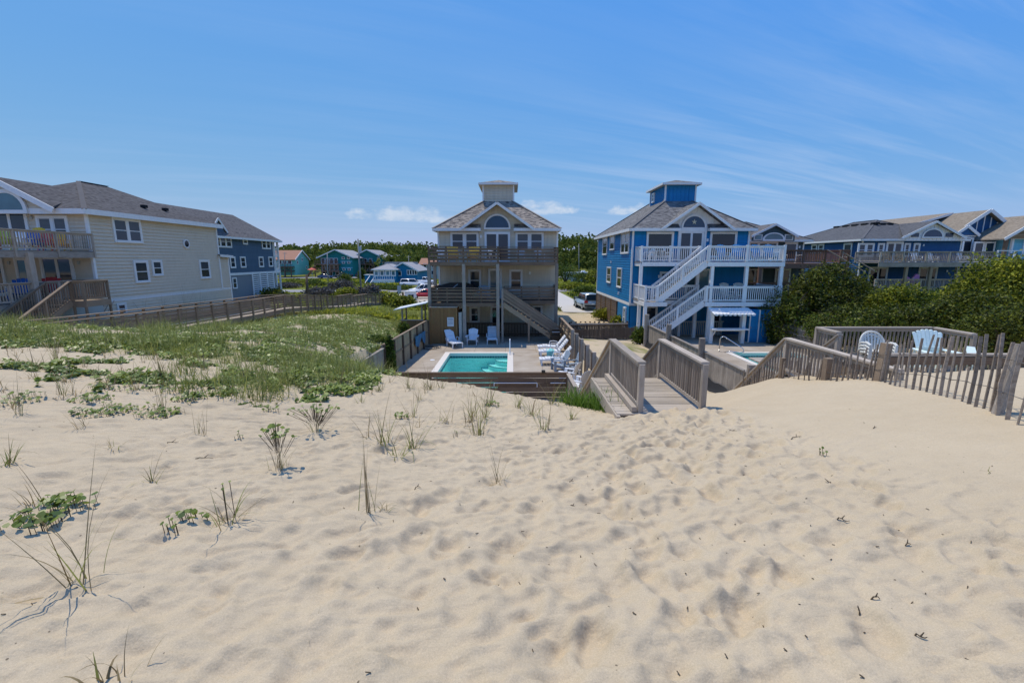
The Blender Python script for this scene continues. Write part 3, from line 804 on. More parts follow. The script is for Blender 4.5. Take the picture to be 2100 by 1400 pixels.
def gz(x, y):
    """height of the finished ground mesh at a point"""
    i = int(np.clip(np.searchsorted(GX, x) - 1, 0, len(GX) - 2)); j = int(np.clip(np.searchsorted(GY, y) - 1, 0, len(GY) - 2))
    fx = (x - GX[i]) / (GX[i + 1] - GX[i]); fy = (y - GY[j]) / (GY[j + 1] - GY[j])
    return float((GZ[i, j] * (1 - fx) + GZ[i + 1, j] * fx) * (1 - fy) + (GZ[i, j + 1] * (1 - fx) + GZ[i + 1, j + 1] * fx) * fy)
def ray_ground(px, py):
    """where the line of sight through a pixel meets the ground"""
    u = (px - 1050) / F; v = (700 - py) / F
    d = Vector((u, cosp + v * sinp, -sinp + v * cosp)); t = 1.0
    while t < 400:
        p = Vector((0, 0, CH)) + d * t
        if p.z <= gz(p.x, p.y): return p
        t += .04 + t * .004
    return Vector((0, 0, CH)) + d * 60
def strip(name, mat, pts, w, zoff=.03, step=2.0, flat=None):
    v = []; f = []; Pn = []
    for (a, b) in zip(pts[:-1], pts[1:]):
        a = Vector(a); b = Vector(b); n = max(1, int((b - a).length / step))
        for i in range(n): Pn.append(a + (b - a) * (i / n))
    Pn.append(Vector(pts[-1]))
    m = max(2, int(w / 1.2)); V = []
    for i, p in enumerate(Pn):
        t = (Pn[min(i + 1, len(Pn) - 1)] - Pn[max(i - 1, 0)]).normalized(); n = Vector((-t.y, t.x))
        for k in range(m + 1):
            q = p + n * (w * (k / m - .5)); V.append((q.x, q.y))
    A = np.array(V); z = hz(A[:, 0], A[:, 1]) + zoff
    vv = [(x, y, zz) for (x, y), zz in zip(V, z)]
    for i in range(len(Pn) - 1):
        for k in range(m):
            a = i * (m + 1) + k; f.append([a, a + 1, a + m + 2, a + m + 1])
    o = mk(name, vv, f, mat); o['kind'] = 'structure'
    return o
sea = mk('sea', [(-3000, -3000, -1.2), (3000, -3000, -1.2), (3000, -44, -1.2), (-3000, -44, -1.2)], [[0, 1, 2, 3]], 'sea_water'); sea['kind'] = 'structure'
strip('road', 'asphalt', [(-90, 88), (-40, 86.5), (-26, 87), (90, 90)], 6.5, .05)
strip('far_road', 'asphalt', [(-110, 148), (-62, 151), (-30, 154), (120, 158)], 11, .10)
strip('gravel_lane', 'gravel_lane', [(-12.5, 62), (-15.5, 74), (-17, 88), (-18, 110)], 6.5, .06)
strip('driveway', 'concrete_drive', [(7.3, 46.8), (7.35, 60), (6.9, 76), (6.5, 88)], 4.0, .06)
# ---------------------------------------------------------------- houses
def shell(h, x0, x1, y0, y1, z0, z1, mat, sides='FRLB', trim='white_trim', tw=.12, lh=.19, core=None):
    """walls with lap siding on the named sides and white corner boards"""
    bx('wall', h, core or mat, ((x0 + x1) / 2, (y0 + y1) / 2, (z0 + z1) / 2), (x1 - x0 - .002, y1 - y0 - .002, z1 - z0))
    if 'F' in sides: lap('siding', h, mat, (x0, y0), (x1, y0), z0, z1, lh=lh)
    if 'R' in sides: lap('siding', h, mat, (x1, y0), (x1, y1), z0, z1, lh=lh)
    if 'L' in sides: lap('siding', h, mat, (x0, y1), (x0, y0), z0, z1, lh=lh)
    if 'B' in sides: lap('siding', h, mat, (x1, y1), (x0, y1), z0, z1, lh=lh)
    if trim:
        for x, sx in ((x0, -1), (x1, 1)):
            for y, sy in ((y0, -1), (y1, 1)):
                bx('corner_board', h, trim, (x + sx * .005, y + sy * .005, (z0 + z1) / 2), (tw, tw, z1 - z0))
def fascia(h, p0, p1, hh=.2, t=.05, mat='white_trim'):
    return beam('fascia', h, mat, p0, p1, t, hh)
def hip_roof(h, x0, x1, y0, y1, z, pitch, mat, fh=.2, notch=None):
    """hip roof with its ridge along Y"""
    hw = (x1 - x0) / 2; xm = (x0 + x1) / 2; zr = z + hw * pitch; ya = y0 + hw; yb = y1 - hw
    if yb < ya: ya = yb = (y0 + y1) / 2
    a, b, c, d = (x0, y0, z), (x1, y0, z), (x1, y1, z), (x0, y1, z); r0, r1 = (xm, ya, zr), (xm, yb, zr)
    if notch:                       # the eave stops either side of a gable that rises straight off the wall
        n0, n1, yw = notch; zw = z + (yw - y0) * pitch
        roof('roof', h, mat, [a, (n0, y0, z), (n0, yw, zw), (n1, yw, zw), (n1, y0, z), b, r0])
    else: roof('roof', h, mat, [a, b, r0])
    roof('roof', h, mat, [b, c, r1, r0]); roof('roof', h, mat, [c, d, r1]); roof('roof', h, mat, [d, a, r0, r1])
    for e in (r0, r1):
        pass
    for p, q in ((a, r0), (b, r0), (c, r1), (d, r1), (r0, r1)):
        up = Vector((0, 0, .012))
        if (Vector(p) - Vector(q)).length > .1: beam('ridge_cap', h, mat, Vector(p) + up, Vector(q) + up, .22, .03)
    zz = z - .09
    if notch:
        bx('soffit', h, 'soffit', (xm, (notch[2] + y1) / 2, z - .15), (x1 - x0 - .08, y1 - notch[2] - .04, .04))
        for p, q in ((x0 + .04, notch[0]), (notch[1], x1 - .04)): bx('soffit', h, 'soffit', ((p + q) / 2, (y0 + notch[2]) / 2, z - .15), (q - p, notch[2] - y0 - .04, .038))
        fascia(h, (x0, y0, zz), (notch[0], y0, zz), fh); fascia(h, (notch[1], y0, zz), (x1, y0, zz), fh); fascia(h, (x0, y1, zz), (x1, y1, zz), fh)
        for xx in notch[:2]: fascia(h, (xx, y0 + .03, zz), (xx, notch[2] - .05, zz), fh - .006)
    else:
        bx('soffit', h, 'soffit', (xm, (y0 + y1) / 2, z - .15), (x1 - x0 - .08, y1 - y0 - .08, .04))
        fascia(h, (x0, y0, zz), (x1, y0, zz), fh); fascia(h, (x0, y1, zz), (x1, y1, zz), fh)
    fascia(h, (x0, y0 + .03, zz), (x0, y1 - .03, zz), fh - .004); fascia(h, (x1, y0 + .03, zz), (x1, y1 - .03, zz), fh - .004)
    return zr
def gable(h, xm, hw, yw, ye, z, pitch, mat, wallmat, zwall, hip_y0, hip_pitch, hip_z, over=.35, style='lap', rh=.17):
    """a gable on the front wall (plane yw) whose roof runs back into the hip roof behind it"""
    za = z + hw * pitch; yb = hip_y0 + (za - hip_z) / hip_pitch
    up = .07
    A = Vector((xm, ye, za + up)); B = Vector((xm, yb + .2, za + up))
    for s in (-1, 1):
        E = Vector((xm + s * hw, ye, z + up))
        roof('gable_roof', h, mat, [E, A, B] if s < 0 else [A, E, B], .09)
        beam('rake_board', h, 'white_trim', E + Vector((s * .10, -.03, -.10 - .05)), A + Vector((0, -.03 - .004 * s, -.10)), .05, rh)
    ih = hw - .06
    def ext(zz):
        w = max(0, (za - .10 - zz) / pitch); w = min(w, ih); return (ih - w, ih + w)
    mk('gable_wall', [(xm - ih, yw - .003, zwall), (xm + ih, yw - .003, zwall), (xm + ih, yw - .003, z), (xm, yw - .003, za - .08), (xm - ih, yw - .003, z)], [[0, 1, 2, 3, 4]], wallmat, h)
    if style == 'lap': lap('siding', h, wallmat, (xm - ih, yw - .004), (xm + ih, yw - .004), zwall, za - .12, ext=ext)
    else:
        k = int(2 * ih / .4)
        for i in range(k + 1):
            x = -ih + .1 + i * .4; top = za - .12 - abs(x) * pitch
            if top > zwall + .12: post('batten', h, wallmat, xm + x, yw - .02, zwall, top, .05, .03)
    return za
def cupola(h, x0, x1, y0, y1, z0, z1, wm, rm, over=.32, style='lap'):
    bx('cupola_wall', h, wm, ((x0 + x1) / 2, (y0 + y1) / 2, (z0 + z1) / 2), (x1 - x0, y1 - y0, z1 - z0))
    if style == 'lap':
        lap('siding', h, wm, (x0, y0), (x1, y0), z0, z1); lap('siding', h, wm, (x1, y0), (x1, y1), z0, z1); lap('siding', h, wm, (x0, y1), (x0, y0), z0, z1)
    else:
        for k in range(1, int((x1 - x0) / .3)): post('batten', h, wm, x0 + k * .3, y0 - .012, z0, z1, .05, .03)
        for k in range(1, int((y1 - y0) / .3)): post('batten', h, wm, x0 - .012, y0 + k * .3, z0, z1, .03, .05)
    for x in (x0, x1):
        for y in (y0, y1): bx('corner_board', h, 'white_trim', (x, y, (z0 + z1) / 2), (.11, .11, z1 - z0))
    X0, X1, Y0, Y1 = x0 - over, x1 + over, y0 - over, y1 + over; zr = z1 + .48; hw = (X1 - X0) / 2; xm = (x0 + x1) / 2
    ya, yb = Y0 + hw, max(Y0 + hw, Y1 - hw)
    z = z1 + .06
    a, b, c, d = (X0, Y0, z), (X1, Y0, z), (X1, Y1, z), (X0, Y1, z); r0, r1 = (xm, ya, zr), (xm, yb, zr)
    roof('cupola_roof', h, rm, [a, b, r0], .06); roof('cupola_roof', h, rm, [b, c, r1, r0] if yb > ya else [b, c, r0], .06)
    roof('cupola_roof', h, rm, [c, d, r1], .06); roof('cupola_roof', h, rm, [d, a, r0, r1] if yb > ya else [d, a, r0], .06)
    bx('soffit', h, 'soffit', (xm, (Y0 + Y1) / 2, z1 - .06), (X1 - X0 - .08, Y1 - Y0 - .08, .03))
    for p, q in (((X0, Y0), (X1, Y0)), ((X0, Y1), (X1, Y1)), ((X0, Y0 + .03), (X0, Y1 - .03)), ((X1, Y0 + .03), (X1, Y1 - .03))):
        fascia(h, (*p, z1 - .0), (*q, z1 - .0), .15 if p[0] != q[0] else .146, .04)
def wall_lamp(h, x, y, z, mat='white_trim', nrm=(0, -1)):
    l = bx('wall_lamp', h, mat, (x + nrm[0] * .05, y + nrm[1] * .05, z), (.13, .10, .2))
    return l

# ===== house A: beige house with cupola behind the first pool
hA = T('beach_house', 'beige three storey house with cupola and dark wooden decks behind the middle pool', 'house', (-1.05, 33, 0))
shell(hA, -5.2, 3.2, 33, 46, -.1, 7.42, 'beige_siding', 'FRL')
hip_roof(hA, -5.53, 3.40, 32.5, 46.5, 7.54, .66, 'roof_tan', notch=(-2.20, .14, 33.02))
gable(hA, -1.03, 2.5, 33, 32.35, 7.50, .70, 'roof_tan', 'beige_siding', 7.3, 32.5, .66, 7.54)
cupola(hA, -2.18, .12, 35.85, 39.4, 9.35, 10.98, 'beige_siding', 'roof_tan')
for r, n in (((924.5, 476, 981.5, 512), 2), ((1057, 476, 1115, 512), 2)):
    win_y(hA, 33, r[0], r[1], r[2], r[3] + 2, n=n, gap=.16)
o = P(1020, 510, 33); window(hA, (-1.04, 33, 5.34), (1, 0), 1.6, 1.86, n=2, kind='door', name='sliding_door', gap=.06)
arch_window(hA, (-1.04, 33, 7.60), (1, 0), .82)
wall_lamp(hA, -2.2, 33, 7.0)
window(hA, (-2.67, 33, 3.25), (1, 0), .72, 1.35, pm='glass'); window(hA, (.28, 33, 3.25), (1, 0), .76, 1.35)
dr = window(hA, (-1.22, 33, 2.72), (1, 0), .78, 1.95, kind='door', name='door', pm='glass_pale'); wall_lamp(hA, 1.28, 33, 4.45); wall_lamp(hA, -3.55, 33, 4.45)
window(hA, (-2.72, 33, .95), (1, 0), .55, 1.0); window(hA, (-1.1, 33, .15), (1, 0), .75, 1.85, kind='door', name='door'); window(hA, (1.85, 33, .95), (1, 0), .55, 1.1)
window(hA, (-3.9, 33, .15), (1, 0), .7, 1.8, kind='door', name='door')
# decks: the left half stands out further than the right, the stair fills the corner
for z, nm in ((5.25, 'upper'), (2.65, 'lower')):
    bx('deck', hA, 'wood_dark', (-3.1, 31.17, z - .04), (4.42, 3.64, .05)); bx('deck', hA, 'wood_dark', (1.1, 32.0, z - .044), (3.96, 1.96, .05))
    bx('deck_beam', hA, 'wood_brown', (-3.1, 29.34, z - .12), (4.46, .06, .24)); bx('deck_beam', hA, 'wood_brown', (1.1, 31.02, z - .12), (3.96, .06, .24))
    bx('deck_beam', hA, 'wood_brown', (-5.31, 31.2, z - .12), (.06, 3.6, .23)); bx('deck_beam', hA, 'wood_brown', (3.07, 32, z - .12), (.06, 1.9, .23))
    for y in (30.2, 31.1, 32.0): bx('joist', hA, 'wood_brown', (-3.1, y, z - .17), (4.3, .05, .19))
    kw = dict(style='boards', mat='wood_brown', h=.95, cap=(.15, .045), nb=4, board=.145, bbot=.06, post_w=.1)
    railing(hA, (-5.28, 29.42, z), (-.9, 29.42, z), sp=1.12, **kw)
    railing(hA, (-5.28, 33, z), (-5.28, 29.42, z), sp=1.7, ends=(1, 0), **kw)
    railing(hA, (3.04, 31.1, z), (3.04, 33, z), sp=1.8, ends=(0, 1), **kw)
    railing(hA, (-.55 if z < 3 else -.9, 31.1, z), (3.04, 31.1, z), sp=1.3, **kw)
    if z > 3: railing(hA, (-.9, 29.42, z), (-.9, 31.1, z), sp=1.6, ends=(0, 0), **kw)
for x, y in ((-5.3, 29.36), (-3.08, 29.36), (-.91, 29.36), (3.02, 31.06), (-5.3, 31.6)):
    post('deck_post', hA, 'wood_grey', x, y, -.1, 5.12, .2)
post('deck_post', hA, 'wood_grey', -.62, 29.42, -.1, 3.58, .13)
bx('deck', hA, 'wood_dark', (-.72, 30.2, 2.61), (.36, 1.56, .05))
stA = (-.58, 29.45, 2.65), (3.30, 29.45, .02)
stairs(hA, *stA, (0, 1.25, 0), 'wood_tan', 'wood_brown', sh=.30)
for dy in (0, 1.25):
    railing(hA, (-.58, 29.45 + dy, 2.62), (3.02, 29.45 + dy, .20), h=.93, style='boards', mat='wood_walk', nb=3, board=.12, bbot=.2, sp=1.75, cap=(.13, .045), ends=(0, 1))
post('stair_post', hA, 'wood_walk', 1.10, 29.38, 0, 1.42, .11)
# slatted screen under the deck
for i in range(66):
    x = -4.0 + i * .107
    if -4.05 < x < 3.05: post('screen_slat', hA, 'wood_dark', x, 31.9, .04, 1.02, .075, .02)
beam('screen_rail', hA, 'wood_dark', (-4.05, 31.93, .95), (3.05, 31.93, .95), .04, .09); beam('screen_rail', hA, 'wood_dark', (-4.05, 31.93, .2), (3.05, 31.93, .2), .04, .09)
bx('ridge_vent', hA, 'dark_inside', (-1.05, 41.5, 10.52), (.2, 1.2, .1))

# outdoor showers of house A
sh = T('outdoor_shower', 'tall cedar board shower stall under the beige house deck with a notice', 'shower stall', (-4.4, 29.0, 0))
for i in range(15):
    post('board', sh, 'wood_cedar', -5.22 + .065 + i * .111, 29.02, .05, 2.36, .108, .022)
for i in range(13):
    post('board', sh, 'wood_cedar', -3.57, 29.1 + i * .111, .05, 2.36, .022, .108)
beam('top_plate', sh, 'wood_rail', (-5.28, 29.05, 2.40), (-3.5, 29.05, 2.40), .12, .05); post('corner_post', sh, 'wood_cedar', -3.56, 28.99, 0, 2.37, .09); post('corner_post', sh, 'wood_cedar', -5.26, 28.99, 0, 2.37, .09)
dd = bx('door', sh, 'pale_siding', (-3.30, 29.3, 1.05), (.5, .04, 2.0), R(62)); 
sg = T('notice_board', 'white printed pool notice on the cedar shower wall', 'sign', (-3.95, 29.0, 1.2))
bx('panel', sg, 'sign_white', (-3.95, 28.99, 1.46), (.42, .03, .58))
for i in range(5): bx('print_line', sg, 'sign_print', (-3.95, 28.972, 1.66 - i * .085), (.32, .006, .03 if i else .05))
s2 = T('shower_hut', 'low wooden shower hut with white sheet roof outside the pool fence', 'shower stall', (-6.3, 29.6, .3))
for i in range(12): post('board', s2, 'wood_cedar', -7.05 + i * .118, 29.0, .2, 1.55, .114, .02)
for i in range(10): post('board', s2, 'wood_cedar', -5.75, 29.1 + i * .118, .2, 1.55, .02, .114)
for i in range(10): post('board', s2, 'wood_cedar', -7.1, 29.1 + i * .118, .2, 1.55, .02, .114)
beam('top_plate', s2, 'wood_rail', (-7.15, 29.0, 1.58), (-5.7, 29.0, 1.58), .1, .05)
for x, y in ((-7.05, 29.05), (-5.78, 29.05), (-7.05, 30.2), (-5.78, 30.2)): post('corner_post', s2, 'wood_grey', x, y, .1, 2.36 + (x + 7.05) * .2, .09)
roof('sheet_roof', s2, 'metal_roof_white', [(-7.5, 28.7, 2.28), (-5.42, 28.7, 2.72), (-5.42, 30.6, 2.72), (-7.5, 30.6, 2.28)], .05)

# ===== house B: blue house with white decks
hB = T('beach_house', 'bright blue three storey house with cupola, white decks and crossing white stairs', 'house', (12.66, 33, 0))
shell(hB, 8.57, 16.75, 33, 46, 2.2, 7.42, 'blue_siding', 'FRL')
bx('wall', hB, 'blue_siding', (12.66, 39.5, 1.05), (8.1, 12.9, 2.3))
hip_roof(hB, 8.2, 17.1, 32.5, 46.6, 7.54, .66, 'roof_grey', notch=(11.72, 13.76, 33.02))
gable(hB, 12.88, 2.45, 33, 32.35, 7.50, .70, 'roof_grey', 'white_paint', 7.42, 32.5, .66, 7.54, style='batten')
cupola(hB, 11.6, 13.88, 35.85, 39.6, 9.35, 10.98, 'blue_siding', 'roof_grey', style='batten')
window(hB, (11.6, 38.7, 10.05), (0, -1), .45, .6, tr=.08)
window(hB, (10.47, 33, 5.62), (1, 0), 1.72, 1.6, kind='fixed'); window(hB, (14.95, 33, 5.62), (1, 0), 1.70, 1.6, kind='fixed')
window(hB, (12.68, 33, 5.32), (1, 0), 1.55, 1.95, n=2, kind='door', name='sliding_door', gap=.05)
bx('head_panel', hB, 'white_trim', (12.72, 32.93, 7.44), (1.7, .10, .22))
arch_window(hB, (12.80, 33, 7.62), (1, 0), .76)
for s in (-1, 1): post('pilaster', hB, 'white_trim', 12.72 + s * .92, 32.93, 5.3, 7.6, .14, .12)
st = T('starfish', 'pale starfish hung on the arched window of the blue house', 'starfish', (12.80, 32.9, 7.98))
sv = []
for i in range(10):
    a = math.pi / 2 + i * math.pi / 5; r = .20 if i % 2 == 0 else .07; sv.append((12.80 + math.cos(a) * r, 32.915, 7.99 + math.sin(a) * r))
prism('body', st, 'starfish', sv, (0, -.03, 0))
wall_lamp(hB, 13.82, 33, 6.75); wall_lamp(hB, 10.55, 33, 4.2); wall_lamp(hB, 14.35, 33, 4.2)
window(hB, (11.2, 33, 3.3), (1, 0), 1.0, 1.15); window(hB, (13.35, 33, 2.75), (1, 0), 1.6, 1.9, n=2, kind='door', name='sliding_door', gap=.05, pm='glass_pale')
for r in ((1237.5, 487, 1246.5, 523), (1252.5, 483.5, 1261.5, 513), (1275.5, 477, 1292, 520.5), (1246, 547, 1254.5, 580), (1267, 549, 1276.5, 590)):
    win_x(hB, 8.57, *r, (0, -1), n=2 if r[0] == 1275.5 else 1, pm='glass', tr=.09)
bx('wall_lamp', hB, 'white_trim', (8.5, 39.6, 5.2), (.12, .12, .2)); bx('wall_lamp', hB, 'white_trim', (8.5, 36.4, 2.75), (.10, .14, .2))
beam('band_board', hB, 'white_trim', (8.54, 33, 2.2), (8.54, 46, 2.2), .07, .2); beam('band_board', hB, 'white_trim', (8.57, 32.96, 2.2), (16.75, 32.96, 2.2), .07, .18)
for i in range(22):           # ground level of the left side: blue boards, then brown slatted panels further back
    post('board', hB, 'blue_siding', 8.53, 33.1 + i * .16, -.05, 2.1, .05, .15)
for i in range(5):
    post('panel_post', hB, 'wood_brown', 8.52, 37.0 + i * 2.2, -.05, 2.1, .12)
for k in range(4):
    for i in range(13): beam('slat', hB, 'wood_brown', (8.51, 37.1 + k * 2.2, .12 + i * .155), (8.51, 39.1 + k * 2.2, .12 + i * .155), .025, .10)
window(hB, (8.5, 34.0, .5), (0, -1), .5, 1.3, tr=.09, pm='glass_pale')
for x, s in ((16.75, 1),): pass
# upper deck (right part stands out), lower deck, posts
WHT = 'white_paint'
kw = dict(style='balusters', mat=WHT, h=1.0, cap=(.11, .06), post_w=.13, bsp=.135, bw=.04, post_top=.10)
for z in (5.25, 2.65):
    bx('deck', hB, 'wood_grey', (15.25, 31.5, z - .03), (4.96, 2.96, .05)); bx('deck', hB, 'wood_grey', (10.72, 32.2, z - .034), (4.0, 1.5, .05))
    bx('deck_beam', hB, WHT, (15.25, 30.02, z - .16), (5.0, .06, .28)); bx('deck_beam', hB, WHT, (10.8, 31.46, z - .16), (3.9, .06, .28))
    bx('deck_beam', hB, WHT, (8.78, 32.2, z - .16), (.06, 1.5, .27)); bx('deck_beam', hB, WHT, (17.72, 31.5, z - .16), (.06, 2.96, .27)); bx('deck_beam', hB, WHT, (12.78, 30.8, z - .16), (.05, 1.5, .27))
    railing(hB, (12.82, 30.06, z), (17.68, 30.06, z), sp=2.4, **kw); railing(hB, (17.68, 30.06, z), (17.68, 33, z), sp=3, ends=(0, 1), **kw)
railing(hB, (8.82, 31.5, 5.25), (12.7, 31.5, 5.25), sp=1.95, **kw); railing(hB, (8.82, 33, 5.25), (8.82, 31.5, 5.25), sp=3, ends=(1, 0), **kw)
bx('deck', hB, 'wood_grey', (9.5, 30.75, 2.61), (1.46, 1.46, .05)); bx('deck_beam', hB, WHT, (9.5, 30.02, 2.49), (1.5, .06, .28)); bx('deck_beam', hB, WHT, (8.75, 30.7, 2.49), (.06, 1.4, .27))
railing(hB, (8.8, 30.06, 2.65), (9.55, 30.06, 2.65), sp=3, **kw); railing(hB, (8.8, 33, 2.65), (8.8, 30.06, 2.65), sp=1.5, ends=(1, 0), **kw)
railing(hB, (10.3, 31.5, 2.65), (12.7, 31.5, 2.65), sp=3, **kw)
for x, y in ((8.84, 31.5), (8.84, 30.05), (13.1, 30.08), (15.35, 30.08), (17.62, 30.08), (12.75, 31.52)):
    post('deck_post', hB, WHT, x, y + .06, -.05, 5.1 if y > 30.06 or x > 12 else 2.6, .2)
for t, b in (((12.75, 30.12, 5.25), (9.62, 30.12, 2.68)), ((12.75, 30.12, 2.65), (9.25, 30.12, .02))):
    stairs(hB, t, b, (0, 1.2, 0), WHT, 'wood_grey', sh=.32)
    for dy in (0, 1.2):
        railing(hB, (t[0], t[1] + dy, t[2]), (b[0], b[1] + dy, b[2]), h=1.0, style='balusters', mat=WHT, cap=(.11, .06), post_w=.11, bsp=.125, bw=.04, sp=1.6, bbot=.14, post_top=.08)
# ground level screen and posts
for i in range(34): post('screen_slat', hB, 'pale_siding', 10.7 + i * .13, 32.2, .05, 1.05, .05, .03)
beam('screen_rail', hB, 'pale_siding', (10.6, 32.17, 1.05), (15.1, 32.17, 1.05), .06, .08)
for x in (11.9, 14.0): post('ground_post', hB, WHT, x, 32.15, -.05, 2.4, .18)
window(hB, (14.75, 33, .1), (1, 0), .8, 1.9, kind='door', name='door', pm='glass'); window(hB, (10.1, 33, .1), (1, 0), .75, 1.9, kind='door', name='door', pm='glass')
# pool bar: white shelf with corrugated awning
pb = T('pool_bar', 'white bar counter under a scalloped white awning at the blue house', 'bar counter', (14.1, 29.2, 0))
for x in (12.98, 15.05): post('leg', pb, WHT, x, 29.35, 0, 2.15, .22)
bx('counter_top', pb, WHT, (14.02, 29.1, .98), (2.35, .6, .07)); bx('apron', pb, WHT, (14.02, 29.3, .88), (2.1, .05, .13))
beam('bracket', pb, WHT, (13.12, 28.95, .92), (13.05, 29.3, .45), .06, .06)
nseg = 24; av = []; af = []
for i in range(nseg + 1):
    x = 12.85 + i * 2.65 / nseg; dz = .018 * math.sin(i * math.pi)
    av += [(x, 29.75, 2.28 + (.02 if i % 2 else 0)), (x, 28.75, 1.98 + (.02 if i % 2 else 0))]
for i in range(nseg): af.append([2 * i, 2 * i + 1, 2 * i + 3, 2 * i + 2])
aw = mk('awning_sheet', av, af, 'metal_roof_white', pb)
for i in range(9): prism('valance', pb, 'metal_roof_white', [(12.86 + i * .294 + .14 + math.cos(a) * .14, 28.74, 1.97 + math.sin(a) * .10) for a in [math.pi * (1 + k / 6) for k in range(7)]], (0, -.015, 0))
cl = T('storage_closet', 'blue painted storage closet with two doors beside the pool bar', 'closet', (16.3, 29.6, 0))
bx('wall', cl, 'blue_siding', (16.32, 30.35, 1.08), (1.36, 1.3, 2.16))
for x, w in ((15.93, .5), (16.62, .66)): bx('door', cl, 'blue_siding', (x, 29.68, 1.05), (w, .05, 1.98)); bx('knob', cl, 'chrome', (x - w * .4, 29.64, 1.0), (.05, .05, .05))
for x in (15.64, 16.24, 17.0): post('trim_board', cl, WHT, x, 29.665, 0, 2.16, .07, .06)
pts = []
for i in range(40):
    t = i / 39 * 2 * math.pi
    pts.append((16.62 + .20 * math.sin(t) + .06 * math.sin(3 * t), 29.635, 1.0 + .62 * math.cos(t) + .08 * math.sin(2 * t)))
MB().tube(pts, .012, 5, cap=False).build('painted_outline', 'rope_tan', cl); MB().tube([(16.62 + .1 * math.cos(t), 29.635, 1.35 + .12 * math.sin(t)) for t in [k * .5 for k in range(13)]], .011, 5, cap=False).build('painted_outline', 'rope_tan', cl)

# ===== house C: big pale shingled house on the left
XC = -24.5
hC = T('shingle_house', 'large pale shingle sided house with dark hip roof beside the long walkway', 'house', (-31, 30, 1.7))
yC = 27.0; yCb = 38.6
bx('wall', hC, 'shake_siding', (-32.25, (yC + yCb) / 2, 4.6), (15.5 - .004, yCb - yC - .004, 7.1))
lap('siding', hC, 'shake_siding', (-40, yC), (XC, yC), 3.0, 8.05, lh=.21, proud=.055); lap('siding', hC, 'shake_siding', (XC, yC), (XC, yCb), 3.0, 8.05, lh=.21, proud=.055)
lap('siding', hC, 'shake_siding', (XC, yC), (XC, yCb + 1.2), 1.0, 2.88, lh=.21, proud=.055)
bx('wall', hC, 'shake_siding', (-27, yCb + .6, 3.3), (5 - .01, 1.3, 4.6)); lap('siding', hC, 'shake_siding', (XC, yCb), (XC, yCb + 1.2), 2.9, 5.6, lh=.21, proud=.055)
roof('porch_roof', hC, 'roof_dark', [(XC + .25, yCb - .15, 5.82), (XC + .25, yCb + 1.6, 5.72), (-29.5, yCb + 1.6, 5.9), (-29.5, yCb - .15, 6.0)], .06); fascia(hC, (XC + .27, yCb - .15, 5.72), (XC + .27, yCb + 1.6, 5.64), .2)
for y in (yC, yCb): bx('corner_board', hC, 'white_trim', (XC + .02, y, 5.5), (.14, .14, 5.1))
bx('corner_board', hC, 'white_trim', (XC + .02, yCb + 1.2, 3.6), (.13, .13, 4.4))
beam('band_board', hC, 'white_trim', (XC + .03, yC, 2.95), (XC + .03, yCb + 1.2, 2.95), .05, .2)
# roof: hip with a front gable further left
e = 8.2; X0, X1, Y0, Y1 = -40.5, XC + .4, yC - .45, yCb + .4; pit = .52
xr = X1 - 5.0; hr = 10.55; yr0 = Y0 + 5.4; yr1 = Y0 + 7.6; xl = xr - 5.0
a, b, c, d = (X0, Y0, e), (X1, Y0, e), (X1, Y1, e), (X0, Y1, e)
r0, r1 = (xr, yr0, hr), (xr, yr1, hr)
roof('roof', hC, 'roof_dark', [(xl, Y0, e), b, r0]); roof('roof', hC, 'roof_dark', [b, c, r1, r0]); roof('roof', hC, 'roof_dark', [c, (xl, Y1, e), r1]); roof('roof', hC, 'roof_dark', [(xl, Y1, e), (xl, Y0, e), r0, r1])
roof('roof', hC, 'roof_dark', [(X0, Y0 + .6, e), (xl + 1.5, Y0 + .6, e), (xl + 1.5, Y0 + 5, 9.9), (X0, Y0 + 5, 9.9)]); roof('roof', hC, 'roof_dark', [(X0, Y1 - .6, e), (xl + 1.5, Y1 - .6, e), (xl + 1.5, Y0 + 5, 9.9), (X0, Y0 + 5, 9.9)])
beam('ridge_cap', hC, 'roof_dark', Vector(b) + Vector((0, 0, .02)), Vector(r0) + Vector((0, 0, .02)), .25, .03); beam('ridge_cap', hC, 'roof_dark', Vector(r0) + Vector((0, 0, .02)), Vector(r1) + Vector((0, 0, .02)), .25, .03)
fascia(hC, (X1, Y0, e - .12), (X1, Y1, e - .12), .3); fascia(hC, (-36, Y0, e - .12), (X1, Y0, e - .12), .294); bx('soffit', hC, 'soffit', ((X0 + X1) / 2, (Y0 + Y1) / 2, e - .22), (X1 - X0 - .1, Y1 - Y0 - .1, .05))
# front gable (its right slope and half round window are in view)
gx, gh = -28.75, 3.15; gzt = e + gh * .52
for s in (-1, 1):
    E = Vector((gx + s * gh, Y0 - .25, e + .1)); A = Vector((gx, Y0 - .25, gzt + .1)); B = Vector((gx, yr0 + .2, gzt + .1))
    roof('gable_roof', hC, 'roof_dark', [E, A, B], .1)
    beam('rake_board', hC, 'white_trim', E + Vector((0, -.04, -.2)), A + Vector((0, -.04 - .004 * s, -.14)), .06, .30)
mk('gable_wall', [(gx - gh + .3, Y0 + .05, e), (gx + gh - .3, Y0 + .05, e), (gx, Y0 + .05, gzt - .12)], [[0, 1, 2]], 'shake_siding', hC)
def extC(zz):
    w = min(gh - .1, max(0, (gzt - .15 - zz) / .52)); return (gh - w, gh + w)
lap('siding', hC, 'shake_siding', (gx - gh, Y0 + .04), (gx + gh, Y0 + .04), e, gzt - .2, ext=extC, lh=.21, proud=.055)
arch_window(hC, (-28.35, Y0 - .02, 8.14), (1, 0), .92, pm='glass_pale', tr=.2)
window(hC, P(27, 482, yC), (1, 0), 1.85, 2.0, n=2, kind='door', name='sliding_door', gap=.07, tr=.14)
